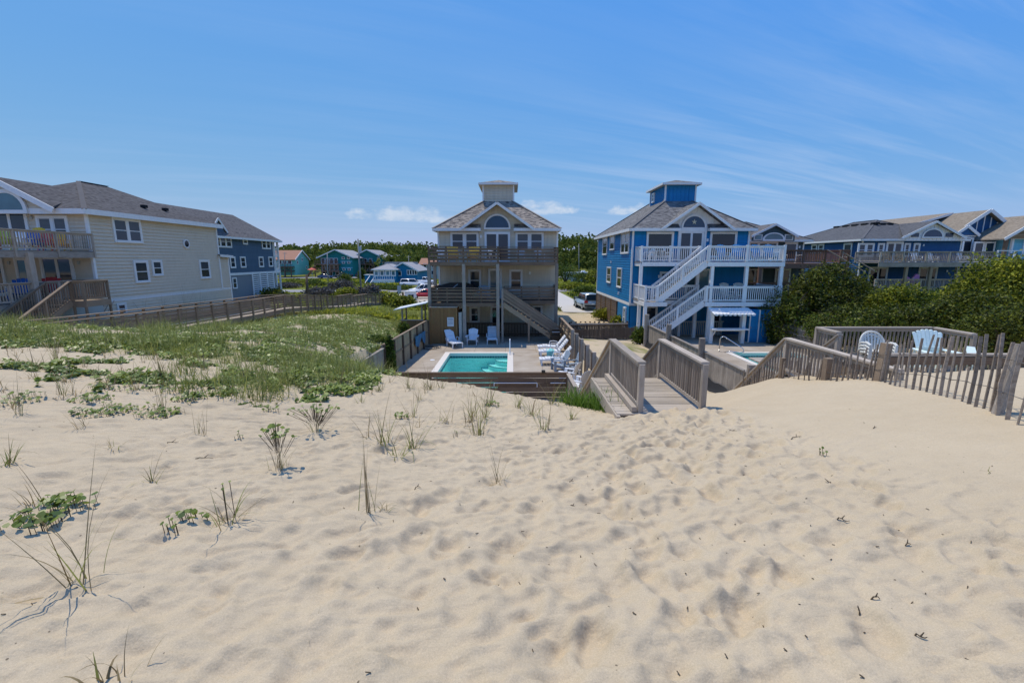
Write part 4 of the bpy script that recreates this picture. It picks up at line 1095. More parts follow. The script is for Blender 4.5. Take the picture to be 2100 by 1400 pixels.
wi = P(114, 482, yC); window(hC, (wi.x, yC, 6.45), (1, 0), 1.55, 1.3, n=2, gap=.16, tr=.14)
a = P(126, 585, yC); window(hC, (a.x, yC, 3.42), (1, 0), 1.65, 2.05, n=2, kind='door', name='sliding_door', gap=.06, tr=.14)
a = P(58, 585, yC); window(hC, (a.x, yC, 4.1), (1, 0), .75, 1.3, kind='fixed', tr=.12, pm='glass_pale')
a = P(-8, 585, yC); window(hC, (a.x, yC, 3.42), (1, 0), 1.2, 2.05, n=2, kind='door', name='sliding_door', gap=.06, tr=.14)
for px, py in ((66, 446), (163, 539), (20, 539)):
    a = P(px, py, yC); wall_lamp(hC, a.x, yC, a.z, 'pale_siding')
for r, n in (((230, 448.5, 288, 498), 2), ((273.5, 534, 303.5, 580), 1), ((310, 533, 331.5, 566), 1), ((408, 533, 429, 571.5), 1)):
    win_x(hC, XC, *r, (0, 1), n=n, tr=.11, gap=.16)
win_x(hC, XC, 238, 621, 258, 646, (0, 1), tr=.09)
c0 = PX(380, 500, XC); cr = MB(); n = 20          # round window
for i in range(n):
    a0, a1 = 2 * math.pi * i / n, 2 * math.pi * (i + 1) / n
    cr.prism([(XC + .03, c0.y + math.cos(q) * r, c0.z + math.sin(q) * r) for q, r in ((a0, .24), (a0, .33), (a1, .33), (a1, .24))], (.09, 0, 0))
rw = cr.build('round_window', 'white_trim', hC); prism('pane', rw, 'glass', [(XC + .075, c0.y + math.cos(2 * math.pi * i / n) * .25, c0.z + math.sin(2 * math.pi * i / n) * .25) for i in range(n)], (.02, 0, 0))
for px, py in ((285, 433.5), (327, 424.5)):
    q = PX(px, py, XC - 1.5); bx('roof_vent', hC, 'dark_inside', (XC - 1.1, q.y, e + 1.5 * pit + .05), (.3, .3, .2))
# decks of house C: we look at their right-hand side
XD = -24.25
for z, y0 in ((5.87, 20.5), (3.28, 19.6)):
    bx('deck', hC, 'wood_grey', (-29.2, (y0 + yC) / 2, z - .05), (9.8, yC - y0 - .02, .08)); bx('deck_beam', hC, 'wood_grey', (XD - .04, (y0 + yC) / 2, z - .22), (.07, yC - y0 - .02, .32))
    railing(hC, (XD, y0, z), (XD, yC - .08, z), h=.98, sp=2.1, mat='wood_rail', bsp=.135, bw=.04, cap=(.15, .045), ends=(1, 1), drop=.35)
    railing(hC, (-34, y0, z), (XD, y0, z), h=.98, sp=2.1, mat='wood_rail', bsp=.135, bw=.04, cap=(.15, .045), ends=(1, 0), drop=.35)
for y in (20.8, 23.2): post('deck_post', hC, 'wood_rail', XD + .02, y, 1.6, 5.75, .26)
for i in range(26):       # lattice skirt
    for s in (-1, 1): beam('lattice_strip', hC, 'wood_grey', (XD + .02 + .012 * s, 19.8 + i * .28, 1.9), (XD + .02 + .012 * s, 19.8 + i * .28 + s * .9, 2.95), .012, .05)
skirt = bx('skirt_panel', hC, 'pale_siding', (XD + .05, 25.4, 2.35), (.05, 2.9, 1.2))
# landing and stair on the right of the lower deck
bx('deck', hC, 'wood_walk', (-23.2, 24.5, 3.23), (1.9, 1.5, .08)); bx('deck_beam', hC, 'wood_walk', (-22.26, 24.5, 3.1), (.06, 1.5, .3)); bx('deck_beam', hC, 'wood_walk', (-23.2, 23.72, 3.1), (1.9, .06, .3))
kwC = dict(h=1.0, mat='wood_walk', bsp=.13, bw=.045, cap=(.15, .045))
railing(hC, (-22.28, 23.75, 3.28), (-22.28, 25.2, 3.28), sp=1.5, drop=1.6, **kwC); railing(hC, (-22.9, 23.75, 3.28), (-22.28, 23.75, 3.28), sp=2, ends=(1, 0), drop=1.6, **kwC); railing(hC, (-24.1, 25.2, 3.28), (-22.28, 25.2, 3.28), sp=2, ends=(1, 0), **kwC)
stairs(hC, (-24.15, 23.7, 3.28), (-24.15, 20.9, 1.75), (1.25, 0, 0), 'wood_walk', sh=.28)
railing(hC, (-22.9, 23.7, 3.28), (-22.9, 20.9, 1.62), sp=1.5, **kwC); railing(hC, (-24.12, 23.7, 3.28), (-24.12, 20.9, 1.62), sp=1.5, **kwC)

# ===== house D: navy house behind the shingled one
XDn = -35.0
hD = T('navy_house', 'navy blue three storey house with white louvred garage behind the shingle house', 'house', (-41, 58, 0))
yD0, yD1 = 44.0, PX(560, 520, XDn).y
zb = PX(520, 560, XDn).z
shell(hD, -42, XDn, yD0, yD1, zb, 8.0, 'navy_siding', 'FR', lh=.22)
bx('wall', hD, 'grey_siding', (-38.5, (yD0 + yD1) / 2, zb / 2 - .4), (6.96, yD1 - yD0 - .04, zb + .7))
beam('band_board', hD, 'white_trim', (XDn + .03, yD0, zb), (XDn + .03, yD1 + 1.5, zb), .08, .3)
for r, n in (((438, 482.5, 473.5, 507.5), 3), ((497, 486.5, 506.5, 501.5), 1), ((536, 489.5, 553.5, 511), 2), ((471, 526, 482, 550), 1), ((492, 526, 503, 549), 1), ((530, 526, 539.5, 548), 1), ((550, 526, 558.5, 547), 1)):
    win_x(hD, XDn, *r, (0, 1), n=n, tr=.14, gap=.2)
win_x(hD, XDn, 476, 569, 485, 592, (0, 1), tr=.1)
ya, yb = PX(517, 580, XDn).y, PX(561, 580, XDn).y
for k in range(3):
    w = (yb - ya) / 3; y0 = ya + k * w
    bx('louvre_panel', hD, 'dark_inside', (XDn + .02, y0 + w / 2, zb / 2 - .15), (.04, w - .02, zb - .1))
    post('trim_board', hD, 'white_trim', XDn + .06, y0 + .12, -.4, zb, .10, .24)
    for i in range(13): beam('louvre', hD, 'white_trim', (XDn + .06, y0 + .24, .0 + i * .27), (XDn + .06, y0 + w, .0 + i * .27), .04, .16)
post('trim_board', hD, 'white_trim', XDn + .06, yb, -.4, zb, .10, .24)
ed = 8.1; X0, X1, Y0, Y1 = -42.6, XDn + .6, yD0 - .5, yD1 + 1.8; xr = -38.3; zr = 11.4
roof('roof', hD, 'roof_mid', [(X1, Y0, ed), (X1, Y1, ed), (xr, Y1 - 5.2, zr), (xr, Y0 + 3.4, zr)]); roof('roof', hD, 'roof_mid', [(X0, Y0, ed), (X1, Y0, ed), (xr, Y0 + 3.4, zr)])
roof('roof', hD, 'roof_mid', [(X1, Y1, ed), (X0, Y1, ed), (xr, Y1 - 5.2, zr)]); roof('roof', hD, 'roof_mid', [(X0, Y1, ed), (X0, Y0, ed), (xr, Y0 + 3.4, zr), (xr, Y1 - 5.2, zr)])
fascia(hD, (X1, Y0, ed - .08), (X1, Y1, ed - .08), .25); fascia(hD, (X0, Y1, ed - .08), (X1, Y1, ed - .08), .246)
dx = XDn - 1.6; dy = PX(418, 440, dx).y                      # small dormer gable near the front
for s in (-1, 1): roof('gable_roof', hD, 'roof_mid', [(dx + 1.6, dy + s * 1.6, ed + .6), (dx + 1.6, dy, ed + 2.2), (dx - 2.5, dy, ed + 2.2), (dx - .8, dy + s * 1.6, ed + .9)], .1); beam('rake_board', hD, 'white_trim', (dx + 1.65, dy + s * 1.6, ed + .52), (dx + 1.65, dy, ed + 2.1), .06, .22)
mk('gable_wall', [(dx + 1.5, dy - 1.5, ed + .4), (dx + 1.5, dy + 1.5, ed + .4), (dx + 1.5, dy, ed + 2.0)], [[0, 1, 2]], 'navy_siding', hD)
for y in (yD1 + .4, yD1 + 1.5): post('porch_column', hD, 'white_trim', XDn - .05, y, -.4, 8.0, .22)
for z in (zb + .3, 5.9): bx('porch_deck', hD, 'white_trim', (-38.5, yD1 + .85, z), (6.9, 1.6, .3)); railing(hD, (XDn - .05, yD1 + .1, z + .15), (XDn - .05, yD1 + 1.5, z + .15), h=.95, mat='white_paint', sp=3, bsp=.16)
for px, py in ((489, 476), (505, 478)):
    q = PX(px, py, XDn); bx('roof_vent', hD, 'dark_inside', (XDn - .3, q.y, ed + .55), (.3, .35, .25))
bx('garage_deck', hD, 'wood_grey', (XDn + 1.2, 47.5, 2.6), (2.0, 2.4, 1.6))

# ===== house E: slate green house just behind the blue one
hE = T('slate_house', 'slate green house with arched gable window peeping out beside the blue house', 'house', (23, 42, 0))
shell(hE, 18.9, 26.0, 41.5, 53, 0, 7.0, 'slate_siding', 'FRL')
hip_roof(hE, 18.4, 26.55, 41.0, 53.5, 7.12, .45, 'roof_mid')
gable(hE, 22.95, 1.95, 40.98, 40.7, 7.45, .50, 'roof_mid', 'slate_siding', 7.0, 41.0, .45, 7.12)
for s in (-1, 1): bx('white_panel', hE, 'white_trim', (22.95 + s * 1.35, 40.92, 7.32), (.75, .05, .5)); bx('pane', hE, 'glass_pale', (22.95 + s * 1.35, 40.88, 7.32), (.55, .04, .36))
arch_window(hE, (22.95, 40.93, 7.14), (1, 0), .82, pm='glass_pale', tr=.14, flat=.6)
window(hE, (22.4, 41.5, 5.2), (1, 0), 2.4, 1.65, n=3, kind='door', gap=.12); window(hE, (24.9, 41.5, 5.4), (1, 0), .95, 1.4, kind='fixed'); wall_lamp(hE, 25.65, 41.5, 6.5)
bx('deck', hE, 'wood_redbrown', (22.6, 38.6, 5.06), (7.0, 5.8, .10)); bx('deck_beam', hE, 'wood_redbrown', (22.6, 35.74, 4.88), (7.0, .07, .32)); bx('deck_beam', hE, 'wood_redbrown', (26.1, 38.6, 4.88), (.07, 5.7, .3))
kwE = dict(h=1.0, mat='wood_redbrown', bsp=.14, bw=.045, cap=(.15, .045))
railing(hE, (19.1, 35.75, 5.12), (24.2, 35.75, 5.12), sp=1.7, **kwE); railing(hE, (25.35, 35.75, 5.12), (26.05, 35.75, 5.12), sp=2, **kwE); railing(hE, (26.05, 35.75, 5.12), (26.05, 41.4, 5.12), sp=2.5, ends=(0, 1), **kwE)
stairs(hE, (24.25, 35.7, 5.12), (26.4, 33.6, 3.0), (1.0, .25, 0), 'wood_redbrown')
for o in ((0, 0), (1.05, .25)): beam('handrail', hE, 'wood_tan', (24.25 + o[0], 35.7 + o[1], 6.14), (26.0 + o[0], 33.9 + o[1], 4.5), .15, .06)
for x in (19.3, 22.6, 26.0): post('deck_post', hE, 'wood_redbrown', x, 35.85, .2, 5.0, .22)
for x in (19.9, 21.9, 24.4): window(hE, (x, 41.5, 2.6), (1, 0), 1.2, 1.9, n=2, kind='door', gap=.06, name='sliding_door')
kwL = dict(kwE); railing(hE, (18.6, 36.2, 2.6), (22, 36.2, 2.6), sp=2.2, **kwL); bx('deck', hE, 'wood_redbrown', (21.5, 38.8, 2.52), (6.8, 5.2, .1))

# ===== house F: deep blue house with grey roof and long deck
hF = T('blue_gabled_house', 'deep blue house with slate roof and long grey deck above the green shrubs', 'house', (42, 48, 0))
xf0, xf1, yf = 36.4, 46.6, 48.3
shell(hF, xf0, xf1, yf, 62, 0, 7.35, 'deep_blue_siding', 'FL')
hip_roof(hF, xf0 - .5, xf1 + .5, yf - .5, 62.5, 7.47, .42, 'roof_slate')
gable(hF, 43.0, 3.2, yf - .52, yf - .85, 7.60, .50, 'roof_slate', 'white_paint', 7.3, yf - .5, .42, 7.47, style='batten', rh=.22)
arch_window(hF, (43.0, yf - .56, 7.68), (1, 0), .95, tr=.14, flat=.75)
for s in (-1, 1): bx('pane', hF, 'glass_blue', (43.0 + s * 1.75, yf - .57, 7.86), (.75, .06, .38))
for x0, x1 in ((1756, 1794), (1795, 1797),): pass
for xa, xb, n in ((1756, 1793, 2), (1796, 1814, 1), (1850, 1867, 1), (1869, 1887, 1)):
    win_y(hF, yf, xa, 498.5, xb, 527, n=n, tr=.13, gap=.2)
a = P(1830, 530, yf); window(hF, (a.x, yf, 5.3), (1, 0), 1.45, 1.75, n=2, kind='door', name='sliding_door', gap=.1, tr=.16)
a = P(1893, 503, yf); wall_lamp(hF, a.x, yf, a.z)
for r in ((1665, 501, 1676.5, 519.5), (1679, 500.5, 1690.5, 519.5), (1730.5, 498.5, 1748, 528)): win_x(hF, xf0, *r, (0, -1), tr=.12)
for i in range(8):
    px = 1700 + i * 10 if i < 5 else 1788 + (i - 5) * 13
    py = 470.5 - i * .9 if i < 5 else 467.5 - (i - 5)
    y = 52 + (4 - i) * 1.5 if i < 5 else yf + 4.2
    if i < 5: bx('roof_vent', hF, 'dark_inside', (xf0 + 3.9, y, 7.47 + 4.4 * .42 + .05), (.4, .8, .18))
    else: bx('roof_vent', hF, 'dark_inside', (40.2 + (i - 5) * .85, yf + 3.7, 7.47 + 4.2 * .42 + .05), (.6, .4, .18))
bx('deck', hF, 'wood_grey', (41.4, 46.6, 5.1), (11.4, 3.3, .1)); bx('deck_beam', hF, 'wood_grey', (41.4, 44.95, 4.9), (11.4, .08, .42))
kwF = dict(h=1.0, mat='wood_rail', bmat='wood_grey', bsp=.15, bw=.05, cap=(.16, .05), post_w=.12)
railing(hF, (35.8, 44.98, 5.15), (47.0, 44.98, 5.15), sp=2.3, **kwF); railing(hF, (35.8, 48.2, 5.15), (35.8, 44.98, 5.15), sp=3.4, ends=(1, 0), **kwF)
railing(hF, (35.8, 45.2, 2.5), (47.0, 45.2, 2.5), sp=2.3, **kwF); bx('deck', hF, 'wood_grey', (41.4, 46.7, 2.43), (11.4, 3.2, .1))
for x in (38.6, 41.0, 43.6, 46.6): post('deck_post', hF, 'wood_tan', x, 45.1, 0, 4.75, .24)
for x in (38.4, 43.6): window(hF, (x, yf, 2.55), (1, 0), 1.7, 1.95, n=2, kind='door', name='sliding_door', gap=.08, tr=.14)
for x in (37.0, 45.6): wall_lamp(hF, x, yf, 4.2)

# ===== house G: the long blue house with brown roofs on the right
hG = T('brown_roof_house', 'long blue house with brown shingle roofs, open gable and white rails', 'house', (52, 52, 0))
gx, gy = 52.7, 52.4; zr = 10.8; ze = 7.95
shell(hG, 48.9, 56.6, gy, 70, 0, 7.85, 'deep_blue_siding', 'FL')
pitG = (zr - ze) / 4.0
roof('roof', hG, 'roof_brown', [(gx - 4.0, gy - .6, ze), (gx, gy - .6, zr), (gx, 71, zr), (gx - 4.0, 71, ze)], .14); roof('roof', hG, 'roof_brown', [(gx + 4.0, gy - .6, ze), (gx, gy - .6, zr), (gx, 71, zr), (gx + 4.0, 71, ze)], .14)
for s in (-1, 1): beam('rake_board', hG, 'white_trim', (gx + s * 4.05, gy - .64, ze - .1), (gx, gy - .64 - .004 * s, zr - .06), .08, .34)
fascia(hG, (gx - 4.05, gy - .6, ze - .12), (gx - 4.05, 71, ze - .12), .3)
mk('gable_wall', [(gx - 3.8, gy - .03, 7.8), (gx + 3.8, gy - .03, 7.8), (gx, gy - .03, zr - .15)], [[0, 1, 2]], 'deep_blue_siding', hG)
for i in range(-3, 4):
    top = zr - .25 - abs(i * .75) * pitG
    post('batten', hG, 'white_trim', gx + i * .75, gy - .07, 8.0, top, .10, .05)
# shed dormer on the left slope
yd0, yd1 = 56.5, 70.5
bx('dormer_wall', hG, 'deep_blue_siding', (gx - 1.9, (yd0 + yd1) / 2, 8.95), (3.6, yd1 - yd0, 1.5))
roof('dormer_roof', hG, 'roof_brown', [(gx - 4.0, yd0 - .3, 9.75), (gx + .05, yd0 - .3, zr + .12), (gx + .05, yd1 + .3, zr + .12), (gx - 4.0, yd1 + .3, 9.75)], .12)
fascia(hG, (gx - 4.03, yd0 - .3, 9.64), (gx - 4.03, yd1 + .3, 9.64), .26); beam('rake_board', hG, 'white_trim', (gx - 4.05, yd0 - .33, 9.62), (gx, yd0 - .33, zr), .07, .26); post('corner_board', hG, 'white_trim', gx - 3.72, yd0, 8.2, 9.6, .28)
window(hG, (gx - 3.71, yd0 + 3.2, 8.75), (0, -1), 1.0, .55, kind='fixed', tr=.1, pm='glass_pale')
# small front gable
def gG(xm, hw, y, zb_, zt, yb, inner='deep_blue_siding'):
    for s in (-1, 1):
        roof('gable_roof', hG, 'roof_brown', [(xm + s * hw, y, zb_), (xm, y, zt), (xm, yb, zt), (xm + s * hw, yb, zb_)], .12)
        beam('rake_board', hG, 'white_trim', (xm + s * (hw + .05), y - .05, zb_ - .08), (xm, y - .05 - .004 * s, zt - .06), .08, .28)
    if inner: mk('gable_wall', [(xm - hw + .2, y + .1, zb_), (xm + hw - .2, y + .1, zb_), (xm, y + .1, zt - .15)], [[0, 1, 2]], inner, hG)
gG(50.0, 1.35, 51.3, 8.05, 9.05, 54.0); bx('bay', hG, 'deep_blue_siding', (50.0, 52.2, 6.8), (2.3, 1.2, 2.4)); window(hG, (50.0, 51.6, 5.75), (1, 0), 1.9, 1.9, n=2, kind='fixed', tr=.14)
bx('band_board', hG, 'white_trim', (50.0, 51.55, 7.95), (2.5, .06, .16))
# open porch gable
gG(55.3, 4.0, 48.5, 7.55, 10.05, 53.5, None); prism('porch_ceiling', hG, 'porch_ceiling', [(51.6, 48.9, 7.55), (59.0, 48.9, 7.55), (55.3, 48.9, 9.75)], (0, .05, 0)); bx('king_panel', hG, 'deep_blue_siding', (55.3, 48.55, 9.55), (1.0, .06, .4)); bx('collar_tie', hG, 'white_trim', (55.3, 48.5, 9.25), (2.4, .1, .2))
for k in (-1.1, 0, 1.1): bx('purlin', hG, 'wood_tan', (55.3, 48.7, 8.3 + k * .35), (5.5 - k, .08, .07))
for x in (51.7, 58.7): post('porch_post', hG, 'wood_brown', x, 48.7, 0, 7.5, .28)
bx('wall', hG, 'light_blue_siding', (57.2, 51.5, 5.6), (8.0, 4.0, 4.0)); lap('siding', hG, 'light_blue_siding', (53.2, 49.5), (61.2, 49.5), 5.4, 7.6, lh=.24); bx('band_board', hG, 'white_trim', (57.2, 49.44, 7.62), (8.2, .08, .2)); post('corner_board', hG, 'white_trim', 53.2, 49.48, 5.4, 7.6, .2)
window(hG, (55.0, 49.5, 6.0), (1, 0), .95, 1.3, kind='grid', tr=.16)
for x in (48.6, 51.2, 52.4): window(hG, (x, 51.0 if x > 51 else gy, 5.5), (1, 0), .9, 1.7, kind='fixed', tr=.12)
bx('deck', hG, 'white_trim', (54.8, 48.8, 5.2), (13, 5.4, .12)); bx('deck_beam', hG, 'white_trim', (54.8, 46.05, 5.1), (13, .1, .42))
for z in (5.26, 2.5):
    beam('deck_railing', hG, 'white_paint', (48.3, 46.1, z + 1.0), (61, 46.1, z + 1.0), .14, .09)
    for i in range(8): post('rail_post', hG, 'white_paint', 48.3 + i * 1.75, 46.1, z, z + .96, .13)
    for i in range(3): beam('rail_cable', hG, 'wire', (48.3, 46.1, z + .25 + i * .25), (61, 46.1, z + .25 + i * .25), .012, .012)
bx('wall', hG, 'deep_blue_siding', (54.5, 50.6, 2.6), (11.5, 3.6, 5.0))
for x in (49.8, 51.9, 54.0): window(hG, (x, 48.8, 2.6), (1, 0), 1.3, 1.9, n=2, kind='door', gap=.06, tr=.14)
# ---------------------------------------------------------------- pools and patios
def patio(name, label, rects):
    o = T(name, label, 'patio'); o['kind'] = 'structure'
    for i, (a, b, c, d) in enumerate(rects):
        bx('slab', o, 'patio_concrete', ((a + b) / 2, (c + d) / 2, -.075 + .0015 * (i % 3)), (b - a - .012, d - c - .012, .15))
    return o
ra = [(-5.95, -3.92, 15.4, 18.6), (-5.95, -3.92, 18.6, 22.4), (-5.95, -3.92, 22.4, 26.37), (.07, 1.7, 15.4, 19.3), (1.7, 3.3, 15.4, 19.3), (.07, 1.55, 19.3, 23.2), (1.55, 3.3, 19.3, 23.2), (.07, 1.55, 23.2, 26.37), (1.55, 3.3, 23.2, 26.37), (-3.92, .07, 15.4, 17.58)]
ra += [(-5.95 + i * 1.85, -5.95 + (i + 1) * 1.85, y, y2) for i in range(5) for y, y2 in ((26.37, 28.4), (28.4, 30.7), (30.7, 33))]
patio('pool_patio', 'tan concrete patio slabs round the middle pool', ra)
rb = [(8.15, 12.58, 14.2, 18.2), (8.15, 10.4, 18.2, 22), (10.4, 12.58, 18.2, 22), (8.15, 10.4, 22, 26.4), (10.4, 12.58, 22, 26.4), (12.58, 16.92, 14.2, 18.2), (16.92, 18.2, 18.2, 26.4)]
rb += [(8.15 + i * 2.01, 8.15 + (i + 1) * 2.01, y, y2) for i in range(5) for y, y2 in ((26.4, 28.3), (28.3, 30.6), (30.6, 33))]
patio('pool_patio', 'tan concrete patio slabs round the pool of the blue house', rb)
def pool(label, r, step_at):
    x0, x1, y0, y1 = r; xm, ym = (x0 + x1) / 2, (y0 + y1) / 2; cw = .32; dep = 1.35
    p = T('swimming_pool', label, 'pool', (xm, ym, 0))
    for nm, a, b, c, d in (('coping', x0 - cw, x0, y0 - cw, y1 + cw), ('coping', x1, x1 + cw, y0 - cw, y1 + cw), ('coping', x0, x1, y1, y1 + cw), ('coping', x0, x1, y0 - cw, y0)):
        bx(nm, p, 'coping_stone', ((a + b) / 2, (c + d) / 2, -.06), (b - a - .004, d - c - .004, .17))
    bx('basin_floor', p, 'pool_plaster', (xm, ym, -dep - .05), (x1 - x0 + .2, y1 - y0 + .2, .1))
    for c, d in (((x0 - .05, ym, -dep / 2 - .14), (.1, y1 - y0, dep)), ((x1 + .05, ym, -dep / 2 - .14), (.1, y1 - y0, dep)), ((xm, y1 + .05, -dep / 2 - .14), (x1 - x0, .1, dep)), ((xm, y0 - .05, -dep / 2 - .14), (x1 - x0, .1, dep))):
        bx('basin_wall', p, 'pool_plaster', c, d)
    k = int((x1 - x0) / .152)
    for i in range(k): bx('tile', p, 'tile_band', (x0 + (i + .5) * (x1 - x0) / k, y1 - .004, -.215), ((x1 - x0) / k - .012, .012, .13))
    k = int((y1 - y0) / .152)
    for i in range(k): bx('tile', p, 'tile_band', (x0 + .004, y0 + (i + .5) * (y1 - y0) / k, -.215), (.012, (y1 - y0) / k - .012, .13))
    sx, sy, s = step_at
    for i, (rr, z) in enumerate(((.75, -.36), (1.15, -.62), (1.55, -.88))):
        n = 12; pts = [(sx, sy, z)]
        for j in range(n + 1):
            a = math.pi / 2 * j / n; pts.append((sx + s * math.cos(a) * rr, sy - math.sin(a) * rr, z))
        prism('step', p, 'coping_stone' if 0 else 'pool_plaster', pts if s > 0 else pts[::-1], (0, 0, -dep - z))
        b = MB().tube([Vector(q) + Vector((0, 0, .006)) for q in pts[1:]], .02, 5); b.build('step_edge', 'tile_band', p)
    mk('water', [(x0, y0, -.20), (x1, y0, -.20), (x1, y1, -.20), (x0, y1, -.20)], [[0, 1, 2, 3]], 'pool_water', p)
    return p
pool('turquoise pool with white coping and corner steps before the beige house', POOL_A, (POOL_A[1], POOL_A[3], -1))
pool('turquoise pool below the blue house with two round step pads', POOL_B, (POOL_B[0], POOL_B[3], 1))
def grab_rail(label, pts, r=.028, mat='chrome'):
    o = T('pool_handrail', label, 'handrail', pts[0])
    MB().tube(pts, r, 8).build('tube', mat, o, smooth=True); 
    for q in (pts[0], pts[-1]): rod('base_flange', o, mat, (q[0], q[1], q[2]), (q[0], q[1], q[2] + .02), .055)
def arcpts(c, r, a0, a1, ax, n=8):
    return [Vector(c) + Vector(ax) * (math.cos(a0 + (a1 - a0) * i / n) * r) + Vector((0, 0, 1)) * (math.sin(a0 + (a1 - a0) * i / n) * r) for i in range(n + 1)]
grab_rail('slim white handrail by the steps of the middle pool', [(-.12, 26.25, .03), (-.12, 26.22, .6)] + arcpts((-.12, 26.1, .72), .12, math.pi, .3, (0, -1, 0))[::1] + [(-.12, 25.7, .3), (-.12, 25.6, .06)], mat='white_plastic')
grab_rail('bent steel handrail at the far end of the blue house pool', [(12.35, 26.6, .03), (12.35, 26.6, .75)] + arcpts((12.5, 26.5, .78), .15, math.pi, math.pi * .35, (1, -.4, 0)) + [(13.45, 26.0, .30), (13.5, 25.95, .12), (13.3, 26.0, .05), (12.8, 26.2, .10), (12.62, 26.3, .03)])
grab_rail('low white grab rail at the near end of the middle pool', [(.0, 19.9, .02)] + arcpts((.22, 19.9, .1), .2, math.pi, 0, (1, 0, 0)) + [(.42, 19.9, .02)], .02, 'white_plastic')

# ---------------------------------------------------------------- fences
def fence(name, label, p0, p1, z0, z1, style, mat, pmat=None, sp=2.2, cap=True, bw=.14, pw=.10, over=.0, side=1, group=None, thing=None, ragged=0.0, rails=True, gap=.008):
    p0 = Vector((p0[0], p0[1], 0)); p1 = Vector((p1[0], p1[1], 0)); d = p1 - p0; L = d.length; x = d / L; n = Vector((x.y, -x.x, 0)) * side
    t = thing or T(name, label, 'fence', (p0 + p1) / 2 + Vector((0, 0, z0)), group)
    pmat = pmat or mat; k = max(1, int(round(L / sp)))
    for i in range(k + 1):
        q = p0 + d * (i / k) - n * .06
        post('post', t, pmat, q.x, q.y, z0 - .3, z1 + over + random.uniform(0, .03), pw)
    if style == 'v':
        m = int(L / bw)
        for i in range(m):
            q = p0 + d * ((i + .5) / m) + n * .012
            hh = z1 - .03 - random.random() * ragged
            o = beam('board', t, mat, (q.x, q.y, z0), (q.x + random.uniform(-.006, .006), q.y, hh), .02, L / m - gap, up=(x.x, x.y, 0))
        if rails:
            for z in (z0 + .25 * (z1 - z0), z0 + .78 * (z1 - z0)): beam('rail', t, pmat, p0 - n * .02 + Vector((0, 0, z)), p1 - n * .02 + Vector((0, 0, z)), .04, .09)
    elif style == 'h':
        m = int(round((z1 - z0) / bw))
        for i in range(m):
            z = z0 + (i + .5) * (z1 - z0) / m
            for s in range(k):
                a = p0 + d * (s / k); b = p0 + d * ((s + 1) / k)
                a = a + n * .012 + x * .004; b = b + n * .012 - x * .004
                j = random.uniform(-.012, .012)
                beam('board', t, mat, a + Vector((0, 0, z + j)), b + Vector((0, 0, z + random.uniform(-.012, .012))), .024, (z1 - z0) / m - gap - .006)
    if cap: beam('cap_board', t, pmat, p0 + Vector((0, 0, z1 + .018)), p1 + Vector((0, 0, z1 + .018)), .14, .035)
    return t
fl = fence('pool_fence', 'tan board fence on the walkway side of the middle pool', (-5.42, 28.9), (-5.85, 20.3), -.02, 1.58, 'v', 'wood_tan', 'wood_walk', sp=1.45, side=-1)
for z in (.85,): beam('rail', fl, 'wood_walk', (-5.39, 28.9, z), (-5.80, 20.3, z), .03, .10)
for i in range(7):
    y = 28.9 - i * 1.433; post('inner_post', fl, 'wood_dark', -5.40 - i * .072 + .05, y, 0, 1.57, .09)
fence('pool_fence', 'grey lower end of the fence running into the green bank', (-5.85, 20.3), (-6.0, 17.2), .4, 1.42, 'v', 'wood_grey', sp=1.5, over=.12, side=-1)
ff = fence('pool_fence', 'dark low board wall between the dune and the middle pool', (-5.9, 17.25), (2.18, 17.25), -.3, 1.04, 'h', 'wood_brown', sp=2.7, bw=.19)
for a, b in ((-.70, .98), (1.5, 2.1)): rod('pipe', ff, 'white_plastic', (a, 17.19, .66), (b, 17.19, .66), .018)
rod('pipe', ff, 'white_plastic', (.98, 17.19, .66), (.98, 17.19, .5), .018); rod('pipe', ff, 'white_plastic', (-.70, 17.19, .66), (-.70, 17.19, .52), .018)
bx('floodlight', ff, 'black_metal', (1.22, 17.2, 1.12), (.14, .12, .1)); 
fence('pool_fence', 'short weathered wall of wide boards at the gap by the wooden footbridge', (2.18, 17.25), (2.22, 15.3), -.2, 1.02, 'h', 'wood_grey', 'wood_rail', sp=1.9, bw=.2)
fr = fence('pool_fence', 'tan board fence behind the white loungers of the middle pool', (3.32, 24.2), (3.24, 30.2), -.02, 1.60, 'v', 'wood_tan', 'wood_walk', sp=1.5)
for z in (.55, 1.1): beam('rail', fr, 'wood_tan', (3.26, 24.2, z), (3.18, 30.2, z), .04, .10)
for i in range(5): post('inner_post', fr, 'wood_dark', 3.24 - .016 * i, 24.2 + i * 1.5, 0, 1.58, .1)
fr2 = fence('pool_fence', 'grey slatted fence with stout posts between middle pool and sandy strip', (3.42, 16.6), (3.32, 24.2), .0, 1.58, 'h', 'wood_grey', 'wood_rail', sp=1.52, bw=.15, pw=.15, over=.12, cap=False)
for i in range(6): post('inner_post', fr2, 'wood_brown', 3.30 - .013 * i, 16.6 + i * 1.52, 0, 1.70, .14)
fence('pool_fence', 'grey board fence closing the gap beside the footbridge stairs', (3.42, 16.6), (4.15, 14.9), .1, 1.30, 'h', 'wood_grey', 'wood_rail', sp=1.9, bw=.15)
fb = fence('retaining_fence', 'weathered upright board wall holding the patio of the blue house', (8.0, 14.7), (8.0, 27.0), .62, 1.62, 'v', 'wood_grey', 'wood_grey', sp=3.1, side=-1, rails=False, bw=.15)
for y, zt in ((26.4, 2.25), (22.6, 2.2), (18.55, 2.2), (14.6, 2.0)): rod('round_post', fb, 'wood_grey', (7.88, y, 0), (7.88, y, zt), .13, 12)
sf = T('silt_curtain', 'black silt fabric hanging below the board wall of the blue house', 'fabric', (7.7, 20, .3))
V = []; Fc = []
